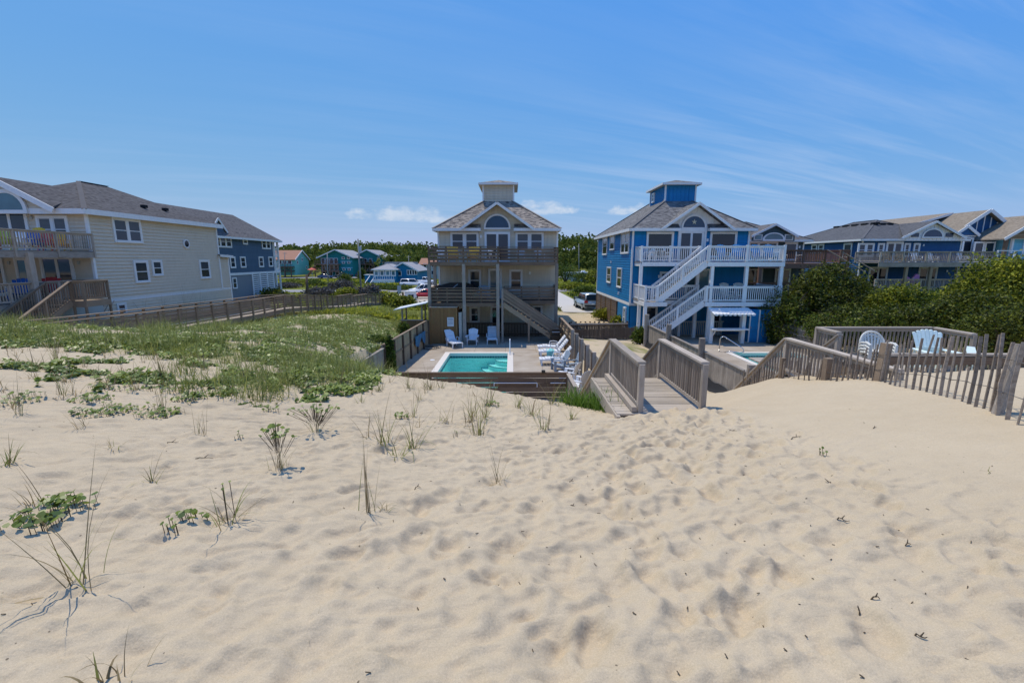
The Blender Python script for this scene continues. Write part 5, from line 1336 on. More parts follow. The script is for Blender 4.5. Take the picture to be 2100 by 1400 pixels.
for i in range(41):
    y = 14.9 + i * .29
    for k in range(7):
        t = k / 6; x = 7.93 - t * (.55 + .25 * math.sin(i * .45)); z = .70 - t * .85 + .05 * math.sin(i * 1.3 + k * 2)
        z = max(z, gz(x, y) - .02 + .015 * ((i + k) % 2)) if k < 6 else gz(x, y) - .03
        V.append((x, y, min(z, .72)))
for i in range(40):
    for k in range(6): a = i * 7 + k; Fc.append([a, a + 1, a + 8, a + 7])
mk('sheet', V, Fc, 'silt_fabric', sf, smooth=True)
fence('picket_fence', 'dark grey picket fence across the sandy strip, the nearer one', (4.0, 28.4), (8.1, 29.4), .25, 1.10, 'v', 'wood_dark', 'wood_dark', sp=2.0, cap=False, bw=.10, ragged=.06, gap=.014)
f2 = fence('picket_fence', 'dark grey picket fence with top rail further back on the sandy strip', (4.0, 31.2), (8.1, 31.6), .1, 1.10, 'v', 'wood_dark', 'wood_dark', sp=2.0, cap=False, bw=.12, ragged=.03, gap=.014)
beam('rail', f2, 'wood_rail', (4.0, 31.12, 1.0), (8.1, 31.52, 1.0), .05, .08)
for i in range(13): bx('post_cap', f2, 'wood_dark', (4.1 + i * .33, 31.2 + i * .033, 1.13), (.1, .1, .08))
fence('pool_fence', 'grey horizontal board fence between the blue closet and the shrubs', (17.05, 29.9), (19.2, 25.4), -.1, 1.36, 'h', 'wood_grey', 'wood_grey', sp=1.6, cap=False, bw=.19, over=.35, pw=.13)
fence('pool_fence', 'low grey fence closing the blue house pool below the platform', (19.2, 25.4), (18.4, 15.5), -.1, 1.36, 'h', 'wood_grey', 'wood_grey', sp=2.4, cap=False, bw=.19)

# ---------------------------------------------------------------- long boardwalk between the houses
wk = T('boardwalk', 'long brown board walkway rising from the lane to the dune on the left', 'walkway', (-17.5, 38, 1))
RAIL = [(-17.7, 15.5, 3.05), (-17.75, 20, 2.92), (-17.6, 25.2, 2.83), (-17.3, 30.2, 2.76), (-17.2, 34.2, 2.75), (-16.9, 37.6, 2.57), (-16.65, 43.4, 1.98), (-16.7, 48, 1.64), (-16.7, 52.5, 1.52), (-16.3, 57.3, 1.10), (-15.9, 61, .58)]
WW = 1.75
for s, ox in ((0, 0.0), (1, -WW)):
    for i in range(len(RAIL) - 1):
        a = Vector(RAIL[i]) + Vector((ox, 0, 0)); b = Vector(RAIL[i + 1]) + Vector((ox, 0, 0)); d = b - a
        beam('top_rail', wk, 'wood_walk', a, b, .20, .045)
        fl_a = a - Vector((0, 0, 1.02)); fl_b = b - Vector((0, 0, 1.02))
        n = max(1, int(round(d.length / 1.2)))
        for k in range(n + (1 if i == len(RAIL) - 2 else 0)):
            q = a + d * (k / n); post('post', wk, 'wood_walk', q.x + (.05 if s == 0 else -.05), q.y, min(q.z - 1.6, gz(q.x, q.y) - .1), q.z - .025, .10)
        for k in range(5):
            o = Vector((0, 0, .16 + k * .175)); beam('rail_board', wk, 'wood_walk', fl_a + o, fl_b + o, .03, .10)
        beam('edge_beam', wk, 'wood_walk', fl_a - Vector((-.0, 0, .16)), fl_b - Vector((0, 0, .16)), .05, .28)
m = MB()
for i in range(len(RAIL) - 1):
    a = Vector(RAIL[i]) - Vector((WW / 2, 0, 1.03)); b = Vector(RAIL[i + 1]) - Vector((WW / 2, 0, 1.03)); d = b - a; n = int(d.length / .2)
    for k in range(n): q0 = a + d * ((k + .06) / n); q1 = a + d * ((k + .94) / n); m.beam(q0, q1, WW - .06, .04)
dk = m.build('deck_planks', 'wood_plank', wk); dk['kind'] = 'stuff'

# ---------------------------------------------------------------- foot bridge from the dune to the middle pool
br = T('footbridge', 'weathered wooden footbridge with railings leading off the dune', 'walkway', (2.85, 9, 2.7))
bx0, bx1, by0, by1, bz = 2.30, 3.42, 7.75, 10.25, 2.72
kwb = dict(h=.88, mat='wood_rail', bmat='wood_slat', bsp=.108, bw=.036, cap=(.15, .04), post_w=.095, sub=False, bbot=.08, drop=.5)
for x in (bx0, bx1):
    railing(br, (x, by0 + .1, bz), (x, by1, bz), sp=2.6, **kwb)
    railing(br, (x, by1 + .02, bz), (x, 14.5, .12), sp=2.1, ends=(0, 1), **kwb)
for i in range(17): bx('plank', br, 'wood_plank', (2.70 + random.uniform(-.02, .02), by0 + .07 + i * .1495, bz - .045 + random.uniform(-.004, .004)), (1.62, .138, .036), random.uniform(-.008, .008))
beam('side_beam', br, 'wood_plank', (1.88, by0 - .1, bz - .16), (1.88, by1 + .1, bz - .16), .07, .24); beam('kerb_beam', br, 'wood_rail', (2.19, by0 + .05, bz + .04), (2.19, by1, bz + .04), .09, .09); beam('side_beam', br, 'wood_rail', (3.50, by0, bz - .16), (3.50, by1, bz - .16), .06, .22)
for x, y in ((1.95, by1), (3.45, by1), (1.95, 9.0), (3.45, 9.0)): post('leg', br, 'wood_dark', x, y, gz(x, y) - .3, bz - .07, .12)
stairs(br, (bx0, by1, bz - .02), (bx0, 14.5, .05), (bx1 - bx0, 0, 0), 'wood_rail', 'wood_plank', sh=.26)

# ---------------------------------------------------------------- platform and stairs on the right dune
pf = T('dune_platform', 'grey railed sun platform and stairs behind the slat fence', 'platform', (10, 11.5, 2.5))
pz = 2.50; kwp = dict(h=.90, mat='wood_rail', bmat='wood_slat', bsp=.115, bw=.04, cap=(.16, .045), post_w=.1, sub=False, bbot=.10)
railing(pf, (7.1, 8.1, pz), (7.1, 11.55, pz), sp=1.8, **kwp); railing(pf, (7.1, 11.57, pz), (7.1, 14.3, .15), sp=2.2, ends=(0, 1), **kwp)
railing(pf, (9.1, 12.5, pz), (9.1, 13.4, pz), sp=2, **kwp); railing(pf, (9.1, 12.45, pz - .05), (9.1, 14.6, .75), sp=3, ends=(0, 1), **kwp)
railing(pf, (9.1, 13.42, pz), (12.55, 13.42, pz), sp=1.75, ends=(0, 1), **kwp); railing(pf, (12.57, 13.42, pz), (12.57, 12.2, pz), sp=2, ends=(0, 1), **kwp)
kwp2 = dict(kwp); kwp2['h'] = .83
railing(pf, (8.25, 9.85, pz), (12.55, 9.85, pz), sp=1.45, **kwp2)
beam('fascia', pf, 'wood_brown', (8.25, 9.79, pz + .70), (12.6, 9.79, pz + .70), .03, .17)
for i in range(24): bx('plank', pf, 'wood_plank', (9.9, 9.95 + i * .149, pz - .03), (5.5, .14, .04))
stairs(pf, (7.15, 11.6, pz), (7.15, 14.4, .05), (1.9, 0, 0), 'wood_rail', 'wood_plank')
cb = T('arched_bench_end', 'arched grey wooden box standing in the platform corner', 'box', (7.9, 9.6, 2.6))
q = P(1757, 716, 10.4)
bx('body', cb, 'wood_brown', (q.x, 10.4, 2.78), (.62, .4, .55)); prism('arched_top', cb, 'wood_grey', [(q.x - .33 + .66 * i / 10, 10.19, 3.06 + .13 * math.sin(math.pi * i / 10)) for i in range(11)], (0, .42, 0)); bx('rim_board', cb, 'wood_rail', (q.x, 10.18, 3.06), (.68, .03, .05))

# ---------------------------------------------------------------- slat fence on the dune
sfn = T('sand_fence', 'leaning wire-bound slat fence on the smooth dune', 'fence', (6.3, 8, 2.9))
FP = [(5.15, 3.3), (5.57, 4.76), (6.02, 5.8), (6.30, 6.65), (6.67, 8.0), (6.75, 9.7), (6.66, 10.95), (6.50, 11.8), (6.35, 12.4)]
FH = [.90, .88, .86, .80, .66, .46, .40, .42, .40]
def fpt(t):
    i = min(int(t), len(FP) - 2); f = t - i
    return FP[i][0] + (FP[i + 1][0] - FP[i][0]) * f, FP[i][1] + (FP[i + 1][1] - FP[i][1]) * f, FH[i] + (FH[i + 1] - FH[i]) * f
ts = [0.0]; 
while ts[-1] < len(FP) - 1.001:
    t = ts[-1]; i = min(int(t), len(FP) - 2); L = math.dist(FP[i], FP[i + 1]); ts.append(t + random.uniform(.145, .20) / L)
ts = ts[:-1]; wires = {.30: [], .72: []}
rs = random.Random(5)
for j, t in enumerate(ts):
    x, y, h = fpt(t); z = gz(x, y); hh = h + rs.uniform(-.05, .10)
    if j % 11 == 5: hh *= .55
    lx, ly = rs.gauss(.03, .022), rs.gauss(.01, .022)
    if j % 9 == 4: lx += .08
    p0 = Vector((x, y, z - .12)); p1 = Vector((x + lx, y + ly, z + hh)); pm = (p0 + p1) / 2 + Vector((rs.gauss(0, .012), rs.gauss(0, .012), 0))
    mm = MB(); w = rs.uniform(.031, .042)
    ax = Vector((math.cos(rs.gauss(.1, .35)), math.sin(rs.gauss(.1, .35)), 0)); ay = Vector((-ax.y, ax.x, 0))
    prev = None
    for q, s in ((p0, 1), (pm, rs.uniform(.9, 1.1)), (p1, rs.uniform(.75, 1.0))):
        b = len(mm.v)
        for sx, sy in ((-1, -1), (1, -1), (1, 1), (-1, 1)): mm.v.append(q + ax * (sx * w * s / 2) + ay * (sy * .007))
        if prev is not None:
            for k in range(4): mm.f.append([prev + k, prev + (k + 1) % 4, b + (k + 1) % 4, b + k])
        prev = b
    mm.f.append([prev, prev + 1, prev + 2, prev + 3])
    mm.build('slat', 'wood_slat', sfn)
    for fr in wires:
        if hh > fr * .9: wires[fr].append(p0 + (p1 - p0) * ((.12 + fr * h / .95 if fr < .5 else .12 + .72 * h / .95) / (hh + .12)) + Vector((0, 0, rs.uniform(-.012, .012))))
for fr, pts in wires.items():
    MB().tube(pts, .0035, 4).build('wire', 'wire', sfn); MB().tube([p + Vector((.008, -.012, .006 * math.sin(i * 2.4))) for i, p in enumerate(pts)], .003, 4).build('wire', 'wire', sfn)
def fpost(px, py0, py1, w, lean=0.0, round_=False):
    best = None
    for k in range(800):
        x, y, h = fpt(k / 800 * (len(FP) - 1.01)); z = gz(x, y)
        d = Vector((x, y, z)) - Vector((0, 0, CH)); zc = d.y * cosp - d.z * sinp; pxx = 1050 + F * d.x / zc
        if best is None or abs(pxx - px) < best[0]: best = (abs(pxx - px), x, y, z, zc)
    _, x, y, z, zc = best; hh = (py1 - py0) * zc / F
    if round_: rod('round_post', sfn, 'wood_grey', (x + .06 - lean * .5, y + .06, z - .3), (x + .06 + lean, y + .06, z + hh), w / 2, 12)
    else: beam('post', sfn, 'wood_walk', (x + .05, y + .05, z - .3), (x + .05 + lean, y + .05, z + hh), w, w)
fpost(1692, 741, 786, .14); fpost(1800, 708, 786, .13, .06); fpost(2048, 694, 840, .11, .10, True); fpost(1600, 745, 787, .09)
# ---------------------------------------------------------------- garden furniture
def spawn(parts, name, label, cat, loc, rz=0.0, group=None, tilt=None, sc=1.0):
    M = Matrix.Translation(loc) @ Matrix.Rotation(rz, 4, 'Z')
    if tilt: M = M @ tilt
    M = M @ Matrix.Scale(sc, 4)
    o = bpy.data.objects.new(name, None); o.empty_display_size = .2
    add(o, M); tag(o, label, cat, group)
    for nm, me in parts: obj(nm, me, o, M)
    return o
PC = {}
def adirondack(mat, ns=5, fan=.5, back=.98):
    """faces -Y (towards the sea) in its own frame"""
    k = ('ad', mat, ns, fan, back)
    if k in PC: return PC[k]
    p = []
    for i in range(5): p.append(('seat_slat', MB().box((0, -.30 + i * .115, .37 - i * .028), (.52, .105, .022), None).mesh('seat_slat', mat)))
    w0 = .50 / ns
    for i in range(ns):
        s = (i - (ns - 1) / 2); x0 = s * w0; x1 = s * w0 * (1 + fan); hgt = back - .10 * (s / (ns / 2)) ** 2
        a, b = .46 * w0, .46 * w0 * (1 + fan)
        q = [(x0 - a, .17, .27), (x0 + a, .17, .27), (x1 + b, .17 + (hgt - .27) * .38, hgt - (.012 if abs(s) > .4 and s > 0 else 0)), (x1 + b * .4, .17 + (hgt - .27) * .38, hgt + .015), (x1 - b * .4, .17 + (hgt - .27) * .38, hgt + .015), (x1 - b, .17 + (hgt - .27) * .38, hgt)]
        p.append(('back_slat', MB().prism(q, (0, .022, .008)).mesh('back_slat', mat)))
    for s in (-1, 1):
        p.append(('arm', MB().prism([(s * .27, -.36, .55), (s * .43, -.38, .55), (s * .43, .02, .55), (s * .36, .40, .55), (s * .28, .40, .55)], (0, 0, .025)).mesh('arm', mat)))
        p.append(('leg', MB().box((s * .30, -.30, .275), (.03, .13, .55)).mesh('leg', mat)))
        p.append(('leg', MB().prism([(s * .265, -.34, .38), (s * .265, -.34, .26), (s * .265, .52, .0), (s * .265, .62, .0), (s * .265, .60, .05), (s * .265, .30, .22)], (.025 * s, 0, 0)).mesh('leg', mat)))
        p.append(('leg', MB().prism([(s * .29, .30, .55), (s * .29, .36, .55), (s * .29, .40, .10), (s * .29, .32, .12)], (.025 * s, 0, 0)).mesh('leg', mat)))
    p.append(('back_rail', MB().box((0, .27, .60), (.56, .03, .07)).mesh('back_rail', mat)))
    PC[k] = p
    return p
def lounger(mat, slats=7):
    """foot end towards -Y, backrest raised"""
    k = ('lo', mat, slats)
    if k in PC: return PC[k]
    p = []
    for i in range(slats): p.append(('seat_slat', MB().box((0, -.86 + i * .155, .33 + (.03 if i in (2, 3) else 0)), (.58, .135, .03)).mesh('seat_slat', mat)))
    M = Matrix.Translation((0, .22, .33)) @ Matrix.Rotation(R(52), 4, 'X')
    for i in range(6): p.append(('back_slat', MB().box((0, .07 + i * .135, 0), (.56 - (.08 if i == 5 else 0), .115, .03), M).mesh('back_slat', mat)))
    for s in (-1, 1):
        p.append(('side_rail', MB().box((s * .31, -.32, .30), (.045, 1.2, .075)).mesh('side_rail', mat))); p.append(('back_rail', MB().box((s * .27, .40, -.03), (.04, .8, .04), M).mesh('back_rail', mat)))
        for y in (-.82, .20): p.append(('leg', MB().prism([(s * .33, y - .05, .30), (s * .33, y + .05, .30), (s * .35, y + .03, 0), (s * .35, y - .03, 0)], (-.05 * s, 0, 0)).mesh('leg', mat)))
        p.append(('arm', MB().tube([(s * .33, .30, .34), (s * .36, .28, .52), (s * .36, .10, .56), (s * .36, -.15, .55), (s * .34, -.2, .34)], .022, 6).mesh('arm', mat)))
    PC[k] = p
    return p
def resin_chair(mat):
    k = ('rc', mat)
    if k in PC: return PC[k]
    p = [('seat', MB().prism([(-.24, -.24, .42), (.24, -.24, .42), (.21, .20, .40), (-.21, .20, .40)], (0, 0, .02)).mesh('seat', mat))]
    arc = [(math.cos(math.pi * i / 14) * .27, .22 + math.sin(math.pi * i / 14) * .10, .56 + math.sin(math.pi * i / 14) * .30) for i in range(15)]
    p.append(('back_frame', MB().tube([(.27, -.05, .62), (.28, .12, .60)] + arc + [(-.28, .12, .60), (-.27, -.05, .62)], .03, 6).mesh('back_frame', mat)))
    for i in range(7):
        a = math.pi * (i + 1.5) / 9; p.append(('back_slat', MB().beam(((i - 3) * .055, .20, .42), (math.cos(math.pi - a) * .25, .22 + math.sin(a) * .095, .56 + math.sin(a) * .28), .04, .016, (0, 1, 0)).mesh('back_slat', mat)))
    for s in (-1, 1):
        p.append(('arm', MB().tube([(s * .27, -.02, .63), (s * .30, -.14, .63), (s * .29, -.25, .60), (s * .27, -.26, .45), (s * .28, -.27, 0)], .032, 6).mesh('arm', mat)))
        p.append(('leg', MB().tube([(s * .22, .18, .42), (s * .25, .28, 0)], .03, 6).mesh('leg', mat)))
    PC[k] = p
    return p
def table(mat, r=.45, h=.72):
    k = ('tb', mat, r, h)
    if k in PC: return PC[k]
    p = [('table_top', MB().tube([(0, 0, h - .03), (0, 0, h)], r, 16).mesh('table_top', mat))]
    for i in range(4):
        a = math.pi / 4 + i * math.pi / 2; p.append(('leg', MB().beam((math.cos(a) * r * .55, math.sin(a) * r * .55, h - .03), (math.cos(a) * r * .8, math.sin(a) * r * .8, 0), .05, .05).mesh('leg', mat)))
    PC[k] = p
    return p
WP = 'white_plastic'
# beside the middle pool
spawn(lounger(WP), 'chaise_lounge', 'white slatted chaise lounge standing before the cedar shower stall', 'lounger', (-3.75, 28.35, 0), R(28))
spawn(adirondack(WP, 7, .25), 'adirondack_chair', 'white slatted chair in the middle of the three under the deck', 'chair', (-2.55, 28.95, 0), R(-4))
spawn(lounger(WP), 'chaise_lounge', 'white chaise half behind the deck post of the beige house', 'lounger', (-1.32, 29.75, 0), R(3))
spawn(lounger(WP), 'chaise_lounge', 'white lounger behind the towel lounger, furthest from the dune', 'lounger', (2.45, 26.75, 0), R(-90))
spawn(lounger(WP), 'chaise_lounge', 'white slatted lounger with a teal towel over its side', 'lounger', (2.42, 25.4, 0), R(-86))
spawn(lounger(WP), 'chaise_lounge', 'white lounger just behind the grey garden chair', 'lounger', (2.35, 23.25, 0), R(-90))
spawn(adirondack('grey_plastic'), 'adirondack_chair', 'grey garden chair in front of the white lounger, turned to the pool', 'chair', (2.35, 21.9, 0), R(-80))
spawn(adirondack('grey_plastic'), 'adirondack_chair', 'grey garden chair nearest the slatted fence', 'chair', (2.95, 21.4, 0), R(-72))
spawn(adirondack(WP), 'adirondack_chair', 'white garden chair half hidden by the dark board wall corner', 'chair', (2.55, 19.6, 0), R(-120))
spawn(adirondack(WP), 'adirondack_chair', 'white garden chair with tan seat by the gap at the footbridge', 'chair', (2.75, 18.15, 0), R(-135))
tw = T('towel', 'teal towel draped over a white lounger', 'towel', (2.3, 25.05, .4))
V = []; Fc = []
for i in range(7):
    for j in range(9):
        u = j / 8; y = 25.62 - min(u, .55) / .55 * .58 - .02 * math.sin(i); z = .375 if u < .55 else .375 - (u - .55) * .75
        V.append((1.95 + i * .07, y - (.02 + .02 * math.sin(i * 1.7)) * (u > .5), z + .008 * math.sin(i * 2 + j)))
for i in range(6):
    for j in range(8): a = i * 9 + j; Fc.append([a, a + 1, a + 10, a + 9])
mk('cloth', V, Fc, 'teal_towel', tw, smooth=True)
tw2 = T('towel', 'dark blue towel hung over the rail of the tan pool fence', 'towel', (-5.4, 25.8, 1.0))
V = []; Fc = []
for i in range(13):
    for j in range(6):
        y = 27.6 - i * .19; V.append((-5.28 - (28.4 - y) * .05 + .02 * math.sin(i * 1.4), y, 1.12 - .10 * j * (1 + .5 * math.sin(i * .9)) - (.25 if i > 10 else 0) * j / 5))
for i in range(12):
    for j in range(5): a = i * 6 + j; Fc.append([a, a + 1, a + 7, a + 6])
mk('cloth', V, Fc, 'blue_towel', tw2, smooth=True)
gr = T('barbecue_grill', 'black gas grill on a cart at the foot of the wooden stair', 'grill', (2.75, 28.5, 0))
bx('cart', gr, 'black_metal', (2.75, 28.5, .48), (.62, .48, .5)); MB().prism([(2.42, 28.25, .82), (3.08, 28.25, .82), (3.08, 28.25, .98), (2.95, 28.25, 1.10), (2.55, 28.25, 1.10), (2.42, 28.25, .98)], (0, .5, 0)).build('lid', 'black_metal', gr)
bx('side_shelf', gr, 'black_metal', (2.28, 28.5, .78), (.3, .42, .03)); rod('handle', gr, 'chrome', (2.5, 28.2, .92), (3.0, 28.2, .92), .015)
for s in (-1, 1): rod('wheel', gr, 'rubber', (2.75 + s * .3, 28.3, .1), (2.75 + s * .34, 28.3, .1), .1); post('leg', gr, 'black_metal', 2.75 + s * .28, 28.65, 0, .24, .04)
hs = T('garden_hose', 'dark green hose coiled in the corner of the middle pool patio', 'hose', (-5.0, 27.4, 0))
MB().tube([(-5.05 + math.cos(i * .5) * (.30 + .01 * i), 27.5 + math.sin(i * .5) * (.38 + .006 * i), .02 + .002 * i) for i in range(44)], .016, 5).build('tube', 'leaf_mid' if 0 else 'bin_plastic', hs)
# skimmer lid and patio trifles
o = T('skimmer_lid', 'round white skimmer lid let into the patio left of the pool', 'lid', (-4.35, 24.3, 0)); rod('disc', o, WP, (-4.35, 24.3, -.01), (-4.35, 24.3, .012), .13, 16)
# decks of the beige house
for i, (x, lab) in enumerate(((-3.85, 'yellow garden chair behind the upper deck boards, nearer the left corner'), (-2.55, 'yellow garden chair behind the upper deck boards, next to the white table'))):
    spawn(adirondack('yellow_paint'), 'adirondack_chair', lab, 'chair', (x, 30.3, 5.26), R(12 - 20 * i))
spawn(table(WP, .5), 'patio_table', 'white round table on the upper deck of the beige house', 'table', (-1.75, 31.0, 5.26))
for i, (x, y, a, lab) in enumerate(((-1.2, 30.5, 70, 'beside the round table'), (-4.75, 31.4, 30, 'at the far left corner'), (.6, 32.0, 0, 'just right of the sliding door'), (1.9, 32.1, 20, 'before the right window'))):
    spawn(resin_chair(WP), 'resin_chair', 'white resin chair on the beige house upper deck ' + lab, 'chair', (x, y, 5.26), R(a), 'white chairs on the beige house upper deck')
ht = T('hot_tub', 'hot tub under a black domed cover on the lower deck of the beige house', 'hot tub', (-3.85, 31.3, 2.65))
bx('tub', ht, 'black_cover', (-3.85, 31.4, 3.08), (2.2, 1.9, .84)); prism('cover', ht, 'black_cover', [(-5.0, 30.4, 3.50), (-2.7, 30.4, 3.50), (-2.75, 30.4, 3.66), (-3.3, 30.4, 3.80), (-4.4, 30.4, 3.80), (-4.95, 30.4, 3.66)], (0, 2.0, 0)); beam('strap', ht, 'grey_plastic', (-3.95, 30.38, 3.52), (-3.6, 30.38, 3.80), .02, .05)
spawn(adirondack('grey_plastic'), 'adirondack_chair', 'dark garden chair beside the hot tub on the lower deck', 'chair', (-1.95, 31.2, 2.66), R(0))
# decks of the shingled house
cols = [('pink_paint', 'pink'), ('orange_paint', 'orange'), ('lime_paint', 'lime green'), (WP, 'white'), ('royal_paint', 'blue'), ('red_paint', 'dark red'), ('yellow_paint', 'yellow')]
for i, (m_, nm) in enumerate(cols):
    spawn(adirondack(m_), 'adirondack_chair', nm + ' garden chair behind the upper deck rail of the shingle house', 'chair', (-24.85, 21.4 + i * .70, 5.88), R(60))
spawn(adirondack('yellow_paint', 5, .1, 1.15), 'deck_chair', 'tall yellow chair showing above the upper rail of the shingle house', 'chair', (-26.0, 25.4, 5.98), R(20))
spawn(adirondack('royal_paint'), 'adirondack_chair', 'blue garden chair on the lower deck of the shingle house', 'chair', (-25.3, 23.6, 3.29), R(35), sc=1.15)
spawn(adirondack('red_paint'), 'adirondack_chair', 'red garden chair on the lower deck of the shingle house', 'chair', (-25.6, 25.2, 3.29), R(20), sc=1.15)
spawn(table('royal_paint', .5, .6), 'patio_table', 'dark blue low table on the lower deck of the shingle house', 'table', (-25.2, 22.3, 3.29))
# decks of the blue house
for i, (px, a) in enumerate(((1484, 5), (1513, -10), (1556, 8), (1581, -5))):
    q = P(px, 520, 31.0)
    spawn(adirondack('sky_paint', 5, .5, 1.12), 'adirondack_chair', ('first', 'second', 'third', 'fourth')[i] + ' blue garden chair from the stair on the white upper deck', 'chair', (q.x, 31.0, 5.26), R(a))
spawn(table(WP, .5, .76), 'patio_table', 'white table behind the white upper rail left of the stair', 'table', (10.2, 32.3, 5.26))
for i, (x, a) in enumerate(((9.55, -60), (10.9, 70))): spawn(resin_chair(WP), 'resin_chair', ('white resin chair at the white deck table, on the side wall end', 'white resin chair at the white deck table, on the stair end')[i], 'chair', (x, 32.2, 5.26), R(a), 'white chairs at the blue house table')
for i, (px, a) in enumerate(((1492, 6), (1519, -6))):
    q = P(px, 590, 31.3)
    spawn(adirondack('cream_plastic', 7, .35, 1.15), 'adirondack_chair', ('cream garden chair nearer the sliding door on the blue house lower deck', 'cream garden chair nearer the shrubs on the blue house lower deck')[i], 'chair', (q.x, 31.3, 2.66), R(a))
spawn(resin_chair(WP), 'resin_chair', 'white resin chair on the small landing of the blue house', 'chair', (9.4, 32.3, 2.66), R(20))
hb = T('hot_tub', 'dark hot tub at the right end of the blue house lower deck', 'hot tub', (16.4, 31.6, 2.65)); bx('tub', hb, 'black_cover', (16.5, 31.7, 3.08), (1.7, 1.7, .82)); bx('cover', hb, 'black_cover', (16.5, 31.7, 3.55), (1.8, 1.8, .10)); beam('strap', hb, 'grey_plastic', (15.9, 30.8, 3.61), (17.1, 30.8, 3.61), .05, .01)
# platform on the dune
for i in range(4):
    spawn(resin_chair('cream_plastic'), 'resin_chair', ('lowest', 'second lowest', 'second from top', 'topmost')[i] + ' of the stacked cream resin chairs on the dune platform', 'chair', (9.15, 11.2, pz - .012 + i * .08), R(-10), 'stacked resin chairs', sc=1.0)
spawn(adirondack('mint_paint', 7, .42, 1.04), 'adirondack_chair', 'pale mint fan-backed garden chair on the dune platform', 'chair', (10.98, 11.5, pz - .008), R(-8), sc=1.02)
spawn(adirondack('mint_paint', 7, .55, 1.02), 'adirondack_chair', 'pale mint garden chair folded forward behind the slat fence', 'chair', (11.75, 10.95, pz + .02), R(150), tilt=Matrix.Rotation(R(-34), 4, 'X'), sc=1.1)
for px, nm in ((1857, 'left'), (1876, 'right')):
    q = P(px, 575, 45.6); fl_ = T('inflatable_float', 'pink inflatable wing leaning on the rail of the long grey deck, the ' + ('lower' if nm == 'left' else 'taller') + ' one', 'float', (q.x, 45.6, 2.5))
    sgn = 1
    MB().prism([(q.x - .42, 45.6, 3.05), (q.x + .1, 45.6, 2.95), (q.x + .45, 45.6, 3.2), (q.x + .40, 45.6, 3.85 if nm == 'right' else 3.6), (q.x + .1, 45.6, 4.0 if nm == 'right' else 3.75), (q.x - .25, 45.6, 3.6)], (0, .16, 0)).build('body', 'pink_fabric', fl_)
for i, (x, m_) in enumerate(((37.6, 'wood_tan'), (39.0, 'wood_tan'), (40.6, WP), (42.2, WP), (45.2, WP))):
    spawn(adirondack(m_), 'adirondack_chair', ('tan', 'second tan', 'first white', 'second white', 'last white')[i] + ' chair behind the balusters of the long grey deck', 'chair', (x, 46.4, 5.15), R(10 * i - 20), 'chairs on the long grey deck')
for i, x in enumerate((20.2, 21.6, 23.0)): spawn(resin_chair('cream_plastic'), 'resin_chair', ('pale chair behind the red-brown rail nearest the white deck', 'pale chair in the middle behind the red-brown rail', 'pale chair behind the red-brown rail nearest its stair')[i], 'chair', (x, 37.0, 5.12), R(25 * i), 'chairs on the red-brown deck')
for i, x in enumerate((49.8, 51.4, 53.2)): spawn(table('black_cover', .5, .74) if i % 2 else adirondack('black_cover'), 'deck_chair' if i % 2 == 0 else 'patio_table', ('dark chair behind the white rail, before the bay window', 'dark round table behind the white rail of the brown roofed house', 'dark chair behind the white rail, nearest the pale blue wall')[i], 'furniture', (x, 47.4, 5.26), R(30 * i), 'dark furniture on the white railed deck')

